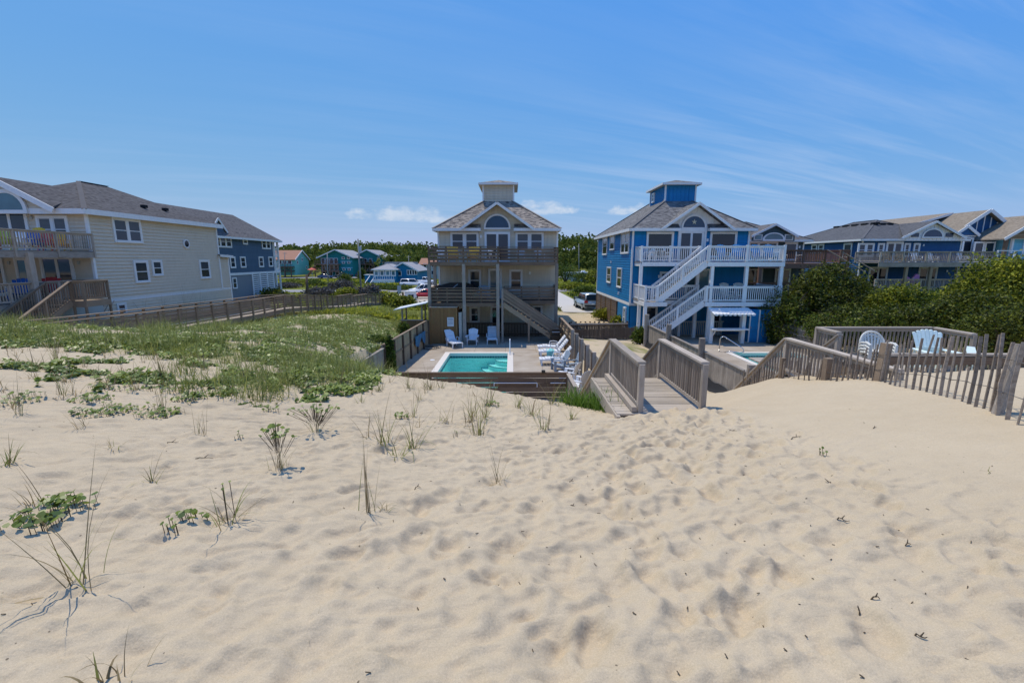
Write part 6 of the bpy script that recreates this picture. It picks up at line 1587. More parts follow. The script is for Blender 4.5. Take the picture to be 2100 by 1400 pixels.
# ---------------------------------------------------------------- vehicles
def bev(mb, name, mat, off=.06, seg=2):
    me = mb.mesh(name, mat); bm = bmesh.new(); bm.from_mesh(me)
    bmesh.ops.remove_doubles(bm, verts=bm.verts, dist=1e-4)
    bmesh.ops.bevel(bm, geom=list(bm.edges), offset=off, segments=seg, affect='EDGES', clamp_overlap=True)
    bm.to_mesh(me); bm.free(); me.polygons.foreach_set('use_smooth', [True] * len(me.polygons)); me.update()
    return me
def car(label, cat, loc, rz, mat, kind='suv', L=4.8, W=1.9):
    """front towards local +X"""
    t = T({'suv': 'parked_suv', 'pickup': 'pickup_truck', 'sedan': 'parked_car'}[kind], label, cat, loc, 'vehicles parked by the houses', rz)
    M = WM[t.name]; h = L / 2; w = W / 2
    belt = 1.05 if kind != 'sedan' else .92; top = {'suv': 1.72, 'pickup': 1.82, 'sedan': 1.42}[kind]
    if kind == 'pickup': belt = 1.15
    body = [(-h, .45), (-h + .02, belt - .08), (-h + .15, belt), (h * .42, belt), (h - .25, belt - .16), (h - .02, belt - .35), (h, .42), (h - .2, .30), (-h + .2, .30)]
    mb = MB().prism([(x, -w, z) for x, z in body], (0, W, 0)); obj('body', bev(mb, 'body', mat, .07), t, M)
    cab = {'suv': [(-h + .08, belt - .02), (-h + .42, top), (h * .22, top), (h * .52, belt - .02)], 'pickup': [(-h * .22, belt - .02), (-h * .16, top), (h * .26, top), (h * .56, belt - .02)], 'sedan': [(-h + .35, belt - .02), (-h * .42, top), (h * .12, top), (h * .50, belt - .02)]}[kind]
    cw = w - .10; tw_ = w - .24
    v = []
    for x, z in cab:
        ww = cw if z < belt else tw_
        v += [Vector((x, -ww, z)), Vector((x, ww, z))]
    c = MB(); c.v = v; c.f = [[0, 1, 3, 2], [2, 3, 5, 4], [4, 5, 7, 6], [6, 7, 1, 0], [0, 2, 4, 6], [1, 7, 5, 3]]
    obj('cabin', bev(c, 'cabin', mat, .05), t, M)
    def pane(q, o):
        q = [Vector(a) for a in q]; cen = sum(q, Vector()) / len(q); q = [cen + (a - cen) * .86 for a in q]
        MB().prism([a + Vector(o) for a in q], Vector(o) * .5).build('window_pane', 'glass_car', t, M)
    # windscreen, rear window, two side windows each side
    pane([v[4], v[5], v[7], v[6]], (.02, 0, .015)); pane([v[0], v[1], v[3], v[2]], (-.02, 0, .01))
    for s in (0, 1):
        a, b, c_, d_ = v[0 + s], v[2 + s], v[4 + s], v[6 + s]; m0 = a.lerp(d_, .5); m1 = b.lerp(c_, .52); oy = (-.022 if s == 0 else .022)
        pane([a, b, m1, m0], (0, oy, .004)); pane([m0, m1, c_, d_], (0, oy, .004))
    if kind == 'pickup':
        bx_ = MB().box((-h * .62, 0, belt - .005), (h * .72, W - .35, .02)); bx_.build('bed', 'dark_inside', t, M)
    r = .37 if kind != 'sedan' else .32
    for sx in (-1, 1):
        for s in (-1, 1):
            cx, cy = sx * h * .62, s * (w - .10)
            wh = MB().tube([(cx, cy - .11, r), (cx, cy + .11, r)], r, 18).build('wheel', 'rubber', t, M); MB().tube([(cx, cy + s * .10, r), (cx, cy + s * .125, r)], r * .62, 14).build('rim', 'rim_metal', wh, M)
    for s in (-1, 1):
        MB().box((h - .10, s * (w - .32), belt - .30), (.16, .42, .15)).build('headlight', 'lamp_clear', t, M); MB().box((-h + .05, s * (w - .20), belt - .12), (.14, .36, .20)).build('taillight', 'tail_red', t, M)
        MB().box((h * .40, s * (w + .08), belt + .08), (.12, .16, .12)).build('mirror', mat, t, M)
    MB().box((-h + .02, 0, .50), (.12, W - .1, .18)).build('bumper', 'black_cover', t, M); MB().box((h - .03, 0, .48), (.12, W - .1, .18)).build('bumper', 'black_cover', t, M)
    MB().box((-h - .005, 0, .72), (.02, .34, .12)).build('plate', 'sign_white', t, M)
    return t
def gzz(x, y): return gz(x, y) + .06
car('silver estate car seen from behind beside the blue house', 'car', (8.35, 50.5, gzz(8.35, 50.5)), R(96), 'car_silver', 'suv', 4.7, 1.9)
car('long white utility vehicle parked by the bright blue cottage', 'car', (-21.8, 100, gzz(-21.8, 100)), R(8), 'car_white', 'suv', 5.3, 2.0)
car('white pickup truck behind the long white utility vehicle', 'truck', (-20.6, 108, gzz(-20.6, 108)), R(14), 'car_white', 'pickup', 5.6, 2.0)
car('white pickup truck beside the beige house deck post', 'truck', (-14.5, 76.5, gzz(-14.5, 76.5)), R(198), 'car_white', 'pickup', 5.6, 2.0)
car('red car low behind the lane, beside the white pickup', 'car', (-13.2, 69.5, gzz(-13.2, 69.5)), R(188), 'car_red', 'sedan', 4.5, 1.8)
car('black pickup truck parked before the nearer teal house', 'truck', (-53.5, 146, gzz(-53.5, 146)), R(200), 'car_black', 'pickup', 5.6, 2.0)
car('black utility vehicle parked between the two teal houses', 'car', (-47.5, 147, gzz(-47.5, 147)), R(15), 'car_black', 'suv', 4.9, 1.95)
car('dark blue car parked low before the nearer teal house', 'car', (-58.0, 143, gzz(-58, 143)), R(5), 'car_blue', 'sedan', 4.6, 1.85)
def wheelie_bin(label, x, y, rz=0.0):
    z = gz(x, y) + .03; t = T('wheelie_bin', label, 'bin', (x, y, z), 'bins beside the silver car', rz); M = WM[t.name]
    b = MB(); b.v = [Vector(p) for p in ((-.26, -.30, .05), (.26, -.30, .05), (.26, .25, .05), (-.26, .25, .05), (-.33, -.38, 1.02), (.33, -.38, 1.02), (.33, .33, 1.02), (-.33, .33, 1.02))]
    b.f = [[0, 3, 2, 1], [4, 5, 6, 7], [0, 1, 5, 4], [1, 2, 6, 5], [2, 3, 7, 6], [3, 0, 4, 7]]; b.build('body', 'bin_plastic', t, M)
    MB().box((0, -.02, 1.06), (.70, .78, .07)).build('lid', 'bin_plastic', t, M); MB().tube([(-.3, .42, 1.0), (.3, .42, 1.0)], .025, 6).build('handle', 'bin_plastic', t, M)
    for s in (-1, 1): MB().tube([(s * .24, .25, .12), (s * .31, .25, .12)], .12, 10).build('wheel', 'rubber', t, M)
wheelie_bin('dark wheelie bin standing on the grass next to the silver car, outer one', 7.6, 53.2, R(10)); wheelie_bin('dark wheelie bin close against the silver car', 8.35, 53.4, R(-6))
ut = T('utility_cabinet', 'white cabinet with dark opening beside the lane', 'cabinet', (-14.8, 66.5, gz(-14.8, 66.5)))
q = gz(-14.8, 66.5); bx('body', ut, 'white_paint', (-14.8, 66.5, q + .6), (1.5, 1.0, 1.3)); bx('opening', ut, 'dark_inside', (-14.6, 65.98, q + .5), (.7, .04, .7)); bx('lid', ut, 'white_trim', (-14.8, 66.5, q + 1.29), (1.6, 1.1, .08)); post('mullion', ut, 'white_trim', -14.6, 65.95, q + .15, q + .85, .08, .04)
def sign(label, px, Y, h, w, hh, mat='grey_plastic'):
    x = P(px, 600, Y).x; z = gz(x, Y); t = T('road_sign', label, 'sign', (x, Y, z)); rod('pole', t, 'wood_brown', (x, Y, z - .2), (x, Y, z + h), .07); bx('panel', t, mat, (x + w * .3, Y - .09, z + h - hh / 2), (w, .04, hh), R(18)); rod('bolt', t, 'chrome', (x, Y - .1, z + h - .2), (x, Y - .02, z + h - .2), .03)
sign('grey backed sign on a brown post at the end of the walkway', 817, 62, 2.3, .5, 1.1, 'transformer_grey'); sign('small sign post leaning beside the taller grey sign', 825, 63.5, 1.3, .3, .5, 'wood_brown')

# ---------------------------------------------------------------- far houses
def far_house(name, label, x0, x1, y0, y1, z1, wall, roofm, ridge='y', rise=2.5, over=.5, wins=(), z0=-.5):
    t = T(name, label, 'house', ((x0 + x1) / 2, y0, z0))
    bx('wall', t, wall, ((x0 + x1) / 2, (y0 + y1) / 2, (z0 + z1) / 2), (x1 - x0, y1 - y0, z1 - z0))
    if ridge == 'y':
        xm = (x0 + x1) / 2
        for s, xe in ((-1, x0 - over), (1, x1 + over)):
            k = over * rise / ((x1 - x0) / 2)
            roof('roof', t, roofm, [(xe, y0 - over, z1 - k), (xm, y0 - over, z1 + rise), (xm, y1 + over, z1 + rise), (xe, y1 + over, z1 - k)], .2)
            beam('rake_board', t, 'white_trim', (xe, y0 - over - .05, z1 - k - .1), (xm, y0 - over - .05 - .01 * s, z1 + rise - .1), .1, .35)
        for y in (y0 - .02, y1 + .02): mk('gable_wall', [(x0, y, z1), (x1, y, z1), (xm, y, z1 + rise)], [[0, 1, 2]], wall, t)
    elif ridge == 'x':
        ym = (y0 + y1) / 2
        for s, ye in ((-1, y0 - over), (1, y1 + over)):
            k = over * rise / ((y1 - y0) / 2)
            roof('roof', t, roofm, [(x0 - over, ye, z1 - k), (x0 - over, ym, z1 + rise), (x1 + over, ym, z1 + rise), (x1 + over, ye, z1 - k)], .2)
            beam('rake_board', t, 'white_trim', (x1 + over + .05, ye, z1 - k - .1), (x1 + over + .05 + .01 * s, ym, z1 + rise - .1), .1, .35)
        for x in (x0 - .02, x1 + .02): mk('gable_wall', [(x, y0, z1), (x, y1, z1), (x, ym, z1 + rise)], [[0, 1, 2]], wall, t)
    else: hip_roof(t, x0 - over, x1 + over, y0 - over, y1 + over, z1 + .1, rise / ((x1 - x0) / 2 + over), roofm)
    for f, a, z, w, h, n in wins:
        if f == 'F': window(t, (a, y0, z), (1, 0), w, h, n=n, kind='fixed', tr=.10, gap=.14)
        else: window(t, (x1, a, z), (0, 1), w, h, n=n, kind='fixed', tr=.10, gap=.14)
    return t
def fdeck(t, x0, x1, y, z, d, mat='wood_dark', rail='wood_redbrown', z0=-.5):
    bx('deck', t, mat, ((x0 + x1) / 2, y - d / 2, z), (x1 - x0, d - .05, .25)); beam('deck_railing', t, rail, (x0, y - d, z + 1.1), (x1, y - d, z + 1.1), .15, .15)
    n = int((x1 - x0) / .5)
    for i in range(n + 1): post('baluster', t, rail, x0 + (x1 - x0) * i / n, y - d, z + .1, z + 1.05, .10)
    for i in range(4): post('deck_post', t, rail, x0 + (x1 - x0) * i / 3, y - d, z0, z, .25)
Y = 150; k = F / (Y * cosp)
def fx(px, Y): return P(px, 560, Y).x
def fz(py, Y): return P(1050, py, Y).z
mt = far_house('mint_cottage', 'mint green cottage with orange brown roof before the wooded hill', fx(548, 152), fx(606, 152), 152, 162.5, fz(531, 152), 'mint_siding', 'orange_roof', 'x', fz(515, 157) - fz(531, 152) + .3, .4, [('F', fx(566 + i * 10, 152), fz(541, 152), 1.1, 1.1, 1) for i in range(4)] + [('R', 154, fz(541, 152), .7, 1.0, 1), ('R', 157.5, fz(535, 152), .7, 1.0, 1), ('R', 160.5, fz(552, 152), .7, 1.0, 1)], .3)
fdeck(mt, fx(568, 152), fx(605, 152), 152, fz(547, 151), 2.5, 'wood_dark', 'wood_dark'); fdeck(mt, fx(568, 152), fx(605, 152), 152, fz(556, 151), 2.6, 'wood_dark', 'wood_dark')
for nm, lab, xa, xb, xc, ya in (('teal_house', 'nearer teal house with stacked brown decks and grey metal roof', 659, 700, 724, 158), ('teal_house', 'further teal house with brown decks beside the utility pole', 726, 772, 786, 168)):
    x0, x1, x2 = fx(xa, ya), fx(xb, ya), fx(xc, ya)
    ztop = fz(526, ya); zr_ = fz(511.5, ya)
    t = far_house(nm, lab, x0, x2, ya, ya + 16, ztop, 'teal_siding', 'grey_roof', 'y', zr_ - ztop, 1.0)
    for j, py in enumerate((542, 556)):
        fdeck(t, x0 - 1.0, x1, ya, fz(py, ya), 2.6, 'wood_redbrown', 'wood_redbrown')
        for i in range(4): window(t, (x0 + .9 + i * (x1 - x0 - 1) / 4, ya, fz(py, ya) + .25), (1, 0), 1.1, 1.8, kind='fixed', tr=.08)
    for i in range(3): window(t, (x0 + 1.0 + i * (x1 - x0) / 3, ya, fz(567, ya)), (1, 0), 1.1, 1.6, kind='fixed', tr=.14)
    for py in (529, 538, 552): 
        for i in range(2): window(t, (x1 + 1 + i * 1.8, ya, fz(py + 2, ya)), (1, 0), .8, .6, kind='fixed', tr=.09)
    for py in (536, 549): bx('band_board', t, 'light_blue_siding', ((x1 + x2) / 2, ya - .05, fz(py, ya)), (x2 - x1, .08, .3))
    beam('stair', t, 'wood_redbrown', (x0 - 3.5, ya - 3.2, -.3), (x0 - .6, ya - 3.2, fz(545, ya)), 1.2, .3)
yc_ = 116
ct = far_house('blue_cottage', 'bright blue single storey cottage with white porch and grey roof', fx(800, yc_), fx(855, yc_), yc_, yc_ + 14, fz(553, yc_), 'cyan_siding', 'grey_roof', 'y', fz(541, yc_) - fz(553, yc_) + .4, .6, [('F', fx(818, yc_), fz(565, yc_), 1.2, 1.0, 1), ('F', fx(845, yc_), fz(563, yc_), 2.4, 1.1, 4)])
x0, x1 = fx(772, yc_), fx(811, yc_ - 3)
bx('porch_wall', ct, 'cyan_siding', ((x0 + x1) / 2, yc_ + .6, (fz(553, yc_) - .5) / 2), (x1 - x0, 6, fz(553, yc_) + .5)); hip_roof(ct, x0 - .5, x1 + .5, yc_ - 2.9, yc_ + 8, fz(552.5, yc_ - 3), .42, 'grey_roof')
for i in range(4): window(ct, (x0 + .7 + i * (x1 - x0 - .8) / 3.4, yc_ - 2.42, fz(565, yc_ - 3)), (1, 0), .8, 1.15, kind='fixed', tr=.2, pm='glass_pale')
fdeck(ct, x0 + .3, x1 - .3, yc_ - 2.4, fz(574, yc_ - 4), 1.4, 'white_paint', 'white_paint'); bx('skirt', ct, 'white_paint', ((x0 + x1) / 2, yc_ - 3.9, -.1), (x1 - x0, .1, .9))
for dx in (0, 1.3): beam('stair_rail', ct, 'white_paint', (x0 - 1.6 + dx, yc_ - 4.5, -.3), (x0 - .9 + dx, yc_ - 2.6, fz(566, yc_ - 3)), .15, .15)
bx('shed', ct, 'cyan_siding', (fx(757, yc_ - 2), yc_ - 1, .55), (2.2, 2.2, 2.1)); bx('shed_roof', ct, 'white_trim', (fx(757, yc_ - 2), yc_ - 1, 1.66), (2.6, 2.6, .12)); bx('roof_wing', ct, 'grey_roof', (fx(824, yc_ + 12), yc_ + 12, fz(544, yc_ + 12)), (8.5, 3, 1.8)); bx('chimney', ct, 'dark_inside', (fx(818, yc_ + 10), yc_ + 10, fz(538, yc_ + 10) - .4), (.3, .3, .4))
pl = far_house('pale_house', 'pale two storey house with brown roof half behind the beige house deck', fx(862, 138), fx(905, 138), 138, 148, fz(541, 138), 'pale_siding', 'orange_roof', 'x', fz(532, 138) - fz(541, 138) + .4, .5, [('F', fx(872, 138), fz(548, 138), .8, 1.0, 1), ('F', fx(872, 138), fz(563, 138), 1.6, 1.2, 2), ('F', fx(890, 138), fz(548, 138), 1.2, 1.0, 2), ('F', fx(890, 138), fz(563, 138), 1.6, 1.2, 2)])
tr_ = T('long_trailer', 'long low white trailer roof in the greenery beyond the driveway', 'trailer', (fx(1180, 125), 125, -.5)); bx('body', tr_, 'pale_siding', (fx(1182, 125), 126, .65), (6.8, 2.6, 2.3)); bx('roof', tr_, 'metal_roof_white', (fx(1182, 125), 126, 1.9), (7.1, 2.9, .22)); bx('roof_unit', tr_, 'white_paint', (fx(1197, 125), 126, 2.2), (1.0, .9, .5))
um = T('beach_umbrella', 'red umbrella standing near the mint cottage', 'umbrella', (fx(640, 146), 146, -.5)); ux = fx(640, 146)
V = [(ux, 146, 2.9)] + [(ux + math.cos(i * math.pi / 4) * 1.5, 146 + math.sin(i * math.pi / 4) * 1.5, 2.2) for i in range(8)]; mk('canopy', V, [[0, i + 1, (i + 1) % 8 + 1] for i in range(8)], 'umbrella_red', um); rod('pole', um, 'white_trim', (ux, 146, -.5), (ux, 146, 2.85), .04)
def pole(label, pxt, pyt, pxb, Y, r=.13, trans=False, arm=None, mat='pole_grey'):
    a = P(pxt, pyt, Y); xb = P(pxb, 600, Y).x; z = gz(xb, Y)
    t = T('utility_pole', label, 'pole', (xb, Y, z)); MB().tube([(xb, Y, z - .5), (a.x, Y, a.z)], r, 10, r * .7).build('pole', mat, t, smooth=True)
    if trans:
        q = P(pxt + 3, pyt + 22, Y); rod('transformer', t, 'transformer_grey', (q.x + .15, Y - .15, q.z - .55), (q.x + .15, Y - .15, q.z + .55), .26, 14); bx('bracket', t, 'black_metal', (q.x - .05, Y - .05, q.z), (.3, .12, .12)); rod('insulator', t, 'black_metal', (q.x - .1, Y - .2, q.z - 1.5), (q.x - .1, Y - .2, q.z - 1.1), .07)
    if arm: beam('cross_arm', t, 'pole_grey', (a.x - arm, Y, a.z - .4), (a.x + arm, Y, a.z - .4), .12, .12)
    return t
pole('tall grey utility pole with transformer rising behind the walkway', 734, 490, 741, 80, .17, True); pole('shorter grey pole in front of the nearer teal house', 671, 518, 674, 120, .15); pole('stout brown post standing close behind the walkway', 628.5, 563, 630, 66, .22, mat='wood_brown'); pole('pole with small transformer before the mint cottage', 584, 517, 586, 150, .14, arm=.7); pole('dark pole over the roof of the bright blue cottage', 838, 524, 839, 128, .12, arm=.6); pole('thin pole above the trailer beyond the driveway', 1187, 500, 1187, 112, .1)
# ---------------------------------------------------------------- vegetation
def quads(C, size, tone, up_bias=0.25, aspect=.55, rng=RNG):
    """one folded-free leaf quad at every centre"""
    n = len(C); d = rng.normal(size=(n, 3)); d[:, 2] = d[:, 2] * .8 + up_bias; d /= np.linalg.norm(d, axis=1, keepdims=True)
    r = rng.normal(size=(n, 3)); s = np.cross(d, r); s /= np.linalg.norm(s, axis=1, keepdims=True)
    size = np.broadcast_to(size, (n,))[:, None]
    V = np.stack([C - d * size * .5, C + s * size * aspect * .5, C + d * size * .5, C - s * size * aspect * .5], 1).reshape(-1, 3)
    return V, np.arange(4 * n).reshape(-1, 4), np.repeat(np.broadcast_to(tone, (n,)), 4)
def leaf_mesh(name, C, size, tone, mat, **k):
    V, Fa, tn = quads(np.asarray(C), size, tone, **k)
    return np_mesh(name, V, Fa, mat, attr=('tone', tn))
def crown_points(c, rad, n, per, spread, seed, lo=-.35, bumpy=.38):
    g = np.random.default_rng(seed)
    d = g.normal(size=(n * 3, 3)); d /= np.linalg.norm(d, axis=1, keepdims=True); d = d[d[:, 2] > lo][:n]; n = len(d)
    lob = g.normal(size=(9, 3)); lob /= np.linalg.norm(lob, axis=1, keepdims=True)
    bulge = 1 - bumpy + bumpy * np.max(np.clip(d @ lob.T, 0, 1) ** 3, axis=1) * 1.1
    rr = bulge * (1 - np.abs(g.normal(size=n)) * .10) * (1 + (g.random(n) < .10) * g.uniform(.04, .16, n))
    hole = (np.max(d @ g.normal(size=(3, 14)) / 1.8, axis=1) < .62) & (g.random(n) < .6); d = d[~hole]; rr = rr[~hole]; n = len(d)      # gaps between the boughs
    q = np.array(c) + d * np.array(rad) * rr[:, None]
    tc = np.clip(.40 + g.normal(size=n) * .28, 0, 1)
    P_ = np.repeat(q, per, 0) + g.normal(size=(n * per, 3)) * spread * (np.array(rad) / np.max(rad))
    tn = np.clip(np.repeat(tc, per) + g.normal(size=n * per) * .16, 0, 1)
    return P_, tn
def shrub(label, cat, x, y, z, rx, ry, hh, n=260, per=22, leaf=.13, spread=.26, mat='leaf_shrub', seed=1, group=None, name='shrub', lo=-.35):
    t = T(name, label, cat, (x, y, z), group)
    C, tn = crown_points((x, y, z + hh * .42), (rx, ry, hh * .58), n, per, spread, seed, lo)
    C2, tn2 = crown_points((x, y, z + hh * .40), (rx * .72, ry * .72, hh * .44), max(20, n // 3), per, spread * 1.3, seed + 50, lo)
    C = np.concatenate([C, C2]); tn = np.concatenate([tn, tn2]); ok = C[:, 2] > z - .1; C = C[ok]; tn = tn[ok]
    g = np.random.default_rng(seed)
    obj('crown', leaf_mesh('crown', C, leaf * g.uniform(.6, 1.5, len(C)), tn, mat, rng=g), t)
    m = MB()
    for i in range(6):
        a = i * 1.05 + seed; p = Vector((x, y, z - .1)); q = Vector((x + math.cos(a) * rx * .35, y + math.sin(a) * ry * .35, z + hh * .4)); e = Vector((x + math.cos(a + .3) * rx * .7, y + math.sin(a + .3) * ry * .7, z + hh * .66))
        m.tube([p, q, e], .035 * hh, 6, .008 * hh)
    m.build('trunk', 'bark', t)
    m = MB(); gr_ = random.Random(seed)
    for i in range(14):
        a = gr_.uniform(0, 6.28); el_ = gr_.uniform(.1, 1.3); d_ = Vector((math.cos(a) * math.cos(el_) * rx, math.sin(a) * math.cos(el_) * ry, math.sin(el_) * hh * .58)); c_ = Vector((x, y, z + hh * .42))
        m.tube([c_ + d_ * .75, c_ + d_ * gr_.uniform(1.0, 1.08) + Vector((gr_.gauss(0, .08), gr_.gauss(0, .08), 0))], .006 * hh, 4, .002 * hh)
    m.build('bare_twigs', 'bark', t)['kind'] = 'stuff'
    return t
def shrub_px(label, pxc, pyt, pyb, wpx, Y, zb=None, **k):
    top = P(pxc, pyt, Y); zc = Y * cosp - (top.z - CH) * sinp
    z = gz(top.x, Y) if zb is None else zb
    rx = wpx / 2 * zc / F
    return shrub(label, k.pop('cat', 'shrub'), top.x, Y, z, rx, k.pop('ry', rx * .85), (top.z - z) * 1.02, **k)
# the wall of dark evergreen shrubs on the right
G = 'evergreen shrubs between the blue houses and the dune'
for i, a in enumerate((
    ('large rounded dark shrub against the white decks of the blue house', 1697, 545, 0, 222, 31.0, dict(n=820, per=26, leaf=.15, spread=.24)),
    ('low lobe of dark shrub covering the end of the white lower rail', 1622, 588, 0, 100, 29.3, dict(n=300, per=24, leaf=.14, spread=.22)),
    ('dark shrub in the dip between the two larger shrubs', 1795, 610, 0, 120, 28.5, dict(n=340, per=24, leaf=.14, spread=.24)),
    ('bright topped shrub below the pink floats', 1850, 590, 0, 130, 27.0, dict(n=420, per=24, leaf=.15, spread=.26, mat='leaf_bright')),
    ('olive shrub right of the bright topped one', 1930, 592, 0, 140, 26.0, dict(n=420, per=24, leaf=.15, spread=.26, mat='leaf_mid')),
    ('tall bright green shrub at the right edge before the brown roofed house', 2088, 533, 0, 225, 21.5, dict(n=900, per=26, leaf=.13, spread=.24, mat='leaf_bright')),
    ('dark shrub under the tall bright one', 2010, 600, 0, 170, 20.0, dict(n=560, per=24, leaf=.12, spread=.22)),
    ('dark hedge part directly behind the platform rail corner', 1745, 628, 0, 180, 25.5, dict(n=420, per=24, leaf=.13, spread=.24)),
    ('dark hedge part behind the mint chair', 1870, 625, 0, 200, 22.5, dict(n=560, per=24, leaf=.12, spread=.24)),
    ('dark hedge part at the far right behind the slat fence', 2090, 625, 0, 200, 16.5, dict(n=620, per=24, leaf=.10, spread=.20)))):
    lab, px, pt, pb, w, Y_, k = a
    shrub_px(lab, px, pt, 0, w, Y_, group=G, seed=100 + i, name='evergreen_shrub', cat='shrub', lo=-.75, **k)
# shrubs and scrub on the lots behind
G2 = 'scrub on the lots behind the houses'
MID = [
 ('grey leafless scrub mound behind the walkway post', 655, 590, 60, 74, 'leaf_grey'), ('grey leafless scrub right of the stout post', 700, 575, 60, 82, 'leaf_grey'), ('bright green bush before the tall utility pole', 712, 592, 40, 72, 'leaf_bright'),
 ('dark green bush below the black trucks', 708, 563, 30, 95, 'leaf_mid'), ('grey scrub at the foot of the tall utility pole', 738, 590, 34, 74, 'leaf_grey'), ('purple grey scrub beside the utility pole', 762, 588, 26, 78, 'leaf_grey'),
 ('green bush left of the stout post', 600, 572, 60, 100, 'leaf_bright'), ('grey bush beside the navy house', 590, 580, 50, 96, 'leaf_grey'), ('green hedge part below the mint cottage', 640, 574, 70, 105, 'leaf_mid'), ('yellow green hedge part along the far road', 680, 578, 60, 108, 'leaf_bright'),
 ('low green scrub before the bright blue cottage', 790, 585, 60, 92, 'leaf_mid'), ('reddish green scrub beside the cottage lawn', 815, 586, 50, 90, 'leaf_mid'), ('small tree before the further teal house', 742, 552, 16, 130, 'leaf_mid'),
 ('bright bush at the walkway end', 800, 606, 34, 58, 'leaf_bright'), ('green bush beside the shower hut', 826, 612, 40, 50, 'leaf_bright'),
 ('dark round bush on the sand left of the pool fence', 797, 692, 24, 20.5, 'leaf_mid'), ('small green bush on the sand near the pool fence', 768, 692, 20, 21.5, 'leaf_mid'), ('dark bush next to the shower hut wall', 827, 666, 20, 27.0, 'leaf_mid'),
 ('yellow green bush at the corner of the blue house', 1236, 634, 40, 41.0, 'leaf_bright'), ('bright bush beside the blue ground floor boards', 1268, 650, 28, 35.5, 'leaf_bright'), ('green bush beside the dark picket fence', 1314, 676, 30, 27.4, 'leaf_mid'),
 ('dark tree clump beyond the trailer', 1160, 540, 50, 118, 'leaf_mid'), ('green hedge part in front of the trailer', 1195, 558, 50, 110, 'leaf_mid'), ('bright hedge part right of the trailer', 1218, 548, 36, 105, 'leaf_bright'), ('green bank shrub above the driveway', 1175, 580, 50, 88, 'leaf_bright'), ('low green shrub behind the wheelie bins', 1200, 588, 40, 80, 'leaf_mid'),
 ('dark clipped hedge before the white louvred garage', 555, 597, 34, 62, 'leaf_shrub'), ('clipped hedge end at the louvred garage corner', 568, 599, 18, 64, 'leaf_shrub')]
for i, (lab, px, pt, w, Y_, m_) in enumerate(MID):
    far_ = Y_ > 45
    shrub_px(lab, px, pt, 0, w, Y_, group=G2, seed=300 + i, mat=m_, n=110 if far_ else 120, per=14, leaf=.30 if far_ else .14, spread=.36 if far_ else .14)
# potted and stray plants near the pool fence
# the wooded hill on the horizon
def build_forest():
    g = np.random.default_rng(11); n = 3000
    X = g.uniform(-300, 300, n); Yv = 166 + g.random(n) ** 1.1 * 120; Z = hz(X, Yv)
    H = g.uniform(5.0, 9.6, n); Wd = H * g.uniform(.30, .48, n); Cs = []; Ts = []; Sz = []
    for i in range(n):
        per = 60 if Yv[i] < 220 else 36
        d = g.normal(size=(per, 3)); d /= np.linalg.norm(d, axis=1, keepdims=True); d[:, 2] = np.abs(d[:, 2]) * 1.1 - .25
        rr = g.uniform(.72, 1.12, per)[:, None]
        q = np.array((X[i], Yv[i], Z[i] + H[i] * .55)) + d * rr * np.array((Wd[i], Wd[i], H[i] * .47))
        Cs.append(q); Ts.append(np.clip(g.normal(.42, .16) + g.normal(size=per) * .17, 0, 1)); Sz.append(g.uniform(.8, 1.7, per))
    me = leaf_mesh('forest', np.concatenate(Cs), np.concatenate(Sz), np.concatenate(Ts), 'leaf_wood', aspect=.75, rng=g)
    o = obj('forest', me); tag(o, 'dense dark green pine wood covering the low hill on the horizon', 'forest', kind='stuff')
build_forest()
# low green cover on the far lots
def build_field():
    g = np.random.default_rng(12); n = 90000
    Yv = 33 + g.random(n) ** 1.5 * 100; X = g.uniform(-1, 1, n) * (14 + Yv * .62) - 6
    keep = (fbm(X * .16, Yv * .16, 3) > -.20) & (cover(X, Yv) > .25)
    for a, b, c, d in ((-5.6, 3.6, 30, 47), (8.2, 17.4, 30, 47), (5.2, 9.4, 46, 92), (-90, 90, 82.5, 92.5), (-41.5, -24, 26, 41), (-48, -34, 43, 68), (-19, -15, 15, 64), (-22, -11, 60, 112), (18.5, 27, 35, 54), (35, 48, 44, 63), (47, 62, 45, 72), (-120, 120, 141, 160)): keep &= ~((X > a) & (X < b) & (Yv > c) & (Yv < d))
    X = X[keep]; Yv = Yv[keep]; Z = hz(X, Yv); s = g.uniform(.18, .5, len(X)) * (1 + Yv / 90)
    pt = np.clip(.5 + fbm(X * .12, Yv * .12, 3) * 1.2 + g.normal(size=len(X)) * .15, 0, 1)
    C = np.stack([X, Yv, Z + s * .28], -1)
    o = obj('scrub_cover', leaf_mesh('scrub_cover', C, s, pt, 'leaf_bright', up_bias=.9, aspect=.35, rng=g)); tag(o, 'rough green grass and low scrub covering the lots behind', 'ground cover', kind='stuff')
build_field()
def build_pennywort():
    """round leaves of the creeping ground cover on the bank"""
    g = np.random.default_rng(13); n = 260000
    Yv = 7.0 + g.random(n) ** 1.35 * 25; X = -3.0 - g.random(n) * (6 + Yv * .78)
    cv = cover(X, Yv); pat = fbm(X * 1.1, Yv * 1.1, 3) * .55 + fbm(X * 3.0 + 9, Yv * 3.0, 3) * .75
    keep = (cv > .03) & (pat + (cv - .5) * .50 > -.06) & (g.random(n) < .85)
    X = X[keep]; Yv = Yv[keep]; ins = ~((X > -5.9) & (Yv > 17)); X = X[ins]; Yv = Yv[ins]; n = len(X)
    Z = hz(X, Yv) + g.uniform(.02, .16, n) * np.clip(.6 + fbm(X * 1.7, Yv * 1.7, 3) * 1.2, .15, 1.4)
    leaf_discs('dune_pennywort', X, Yv, Z, g.uniform(.018, .042, n) * (1 + Yv * .012), np.clip(.45 + fbm(X * 1.7, Yv * 1.7, 2) * .6 + g.normal(size=n) * .2, 0, 1), g, None, 'creeping round-leaved ground cover spread over the dune bank', 'ground cover')
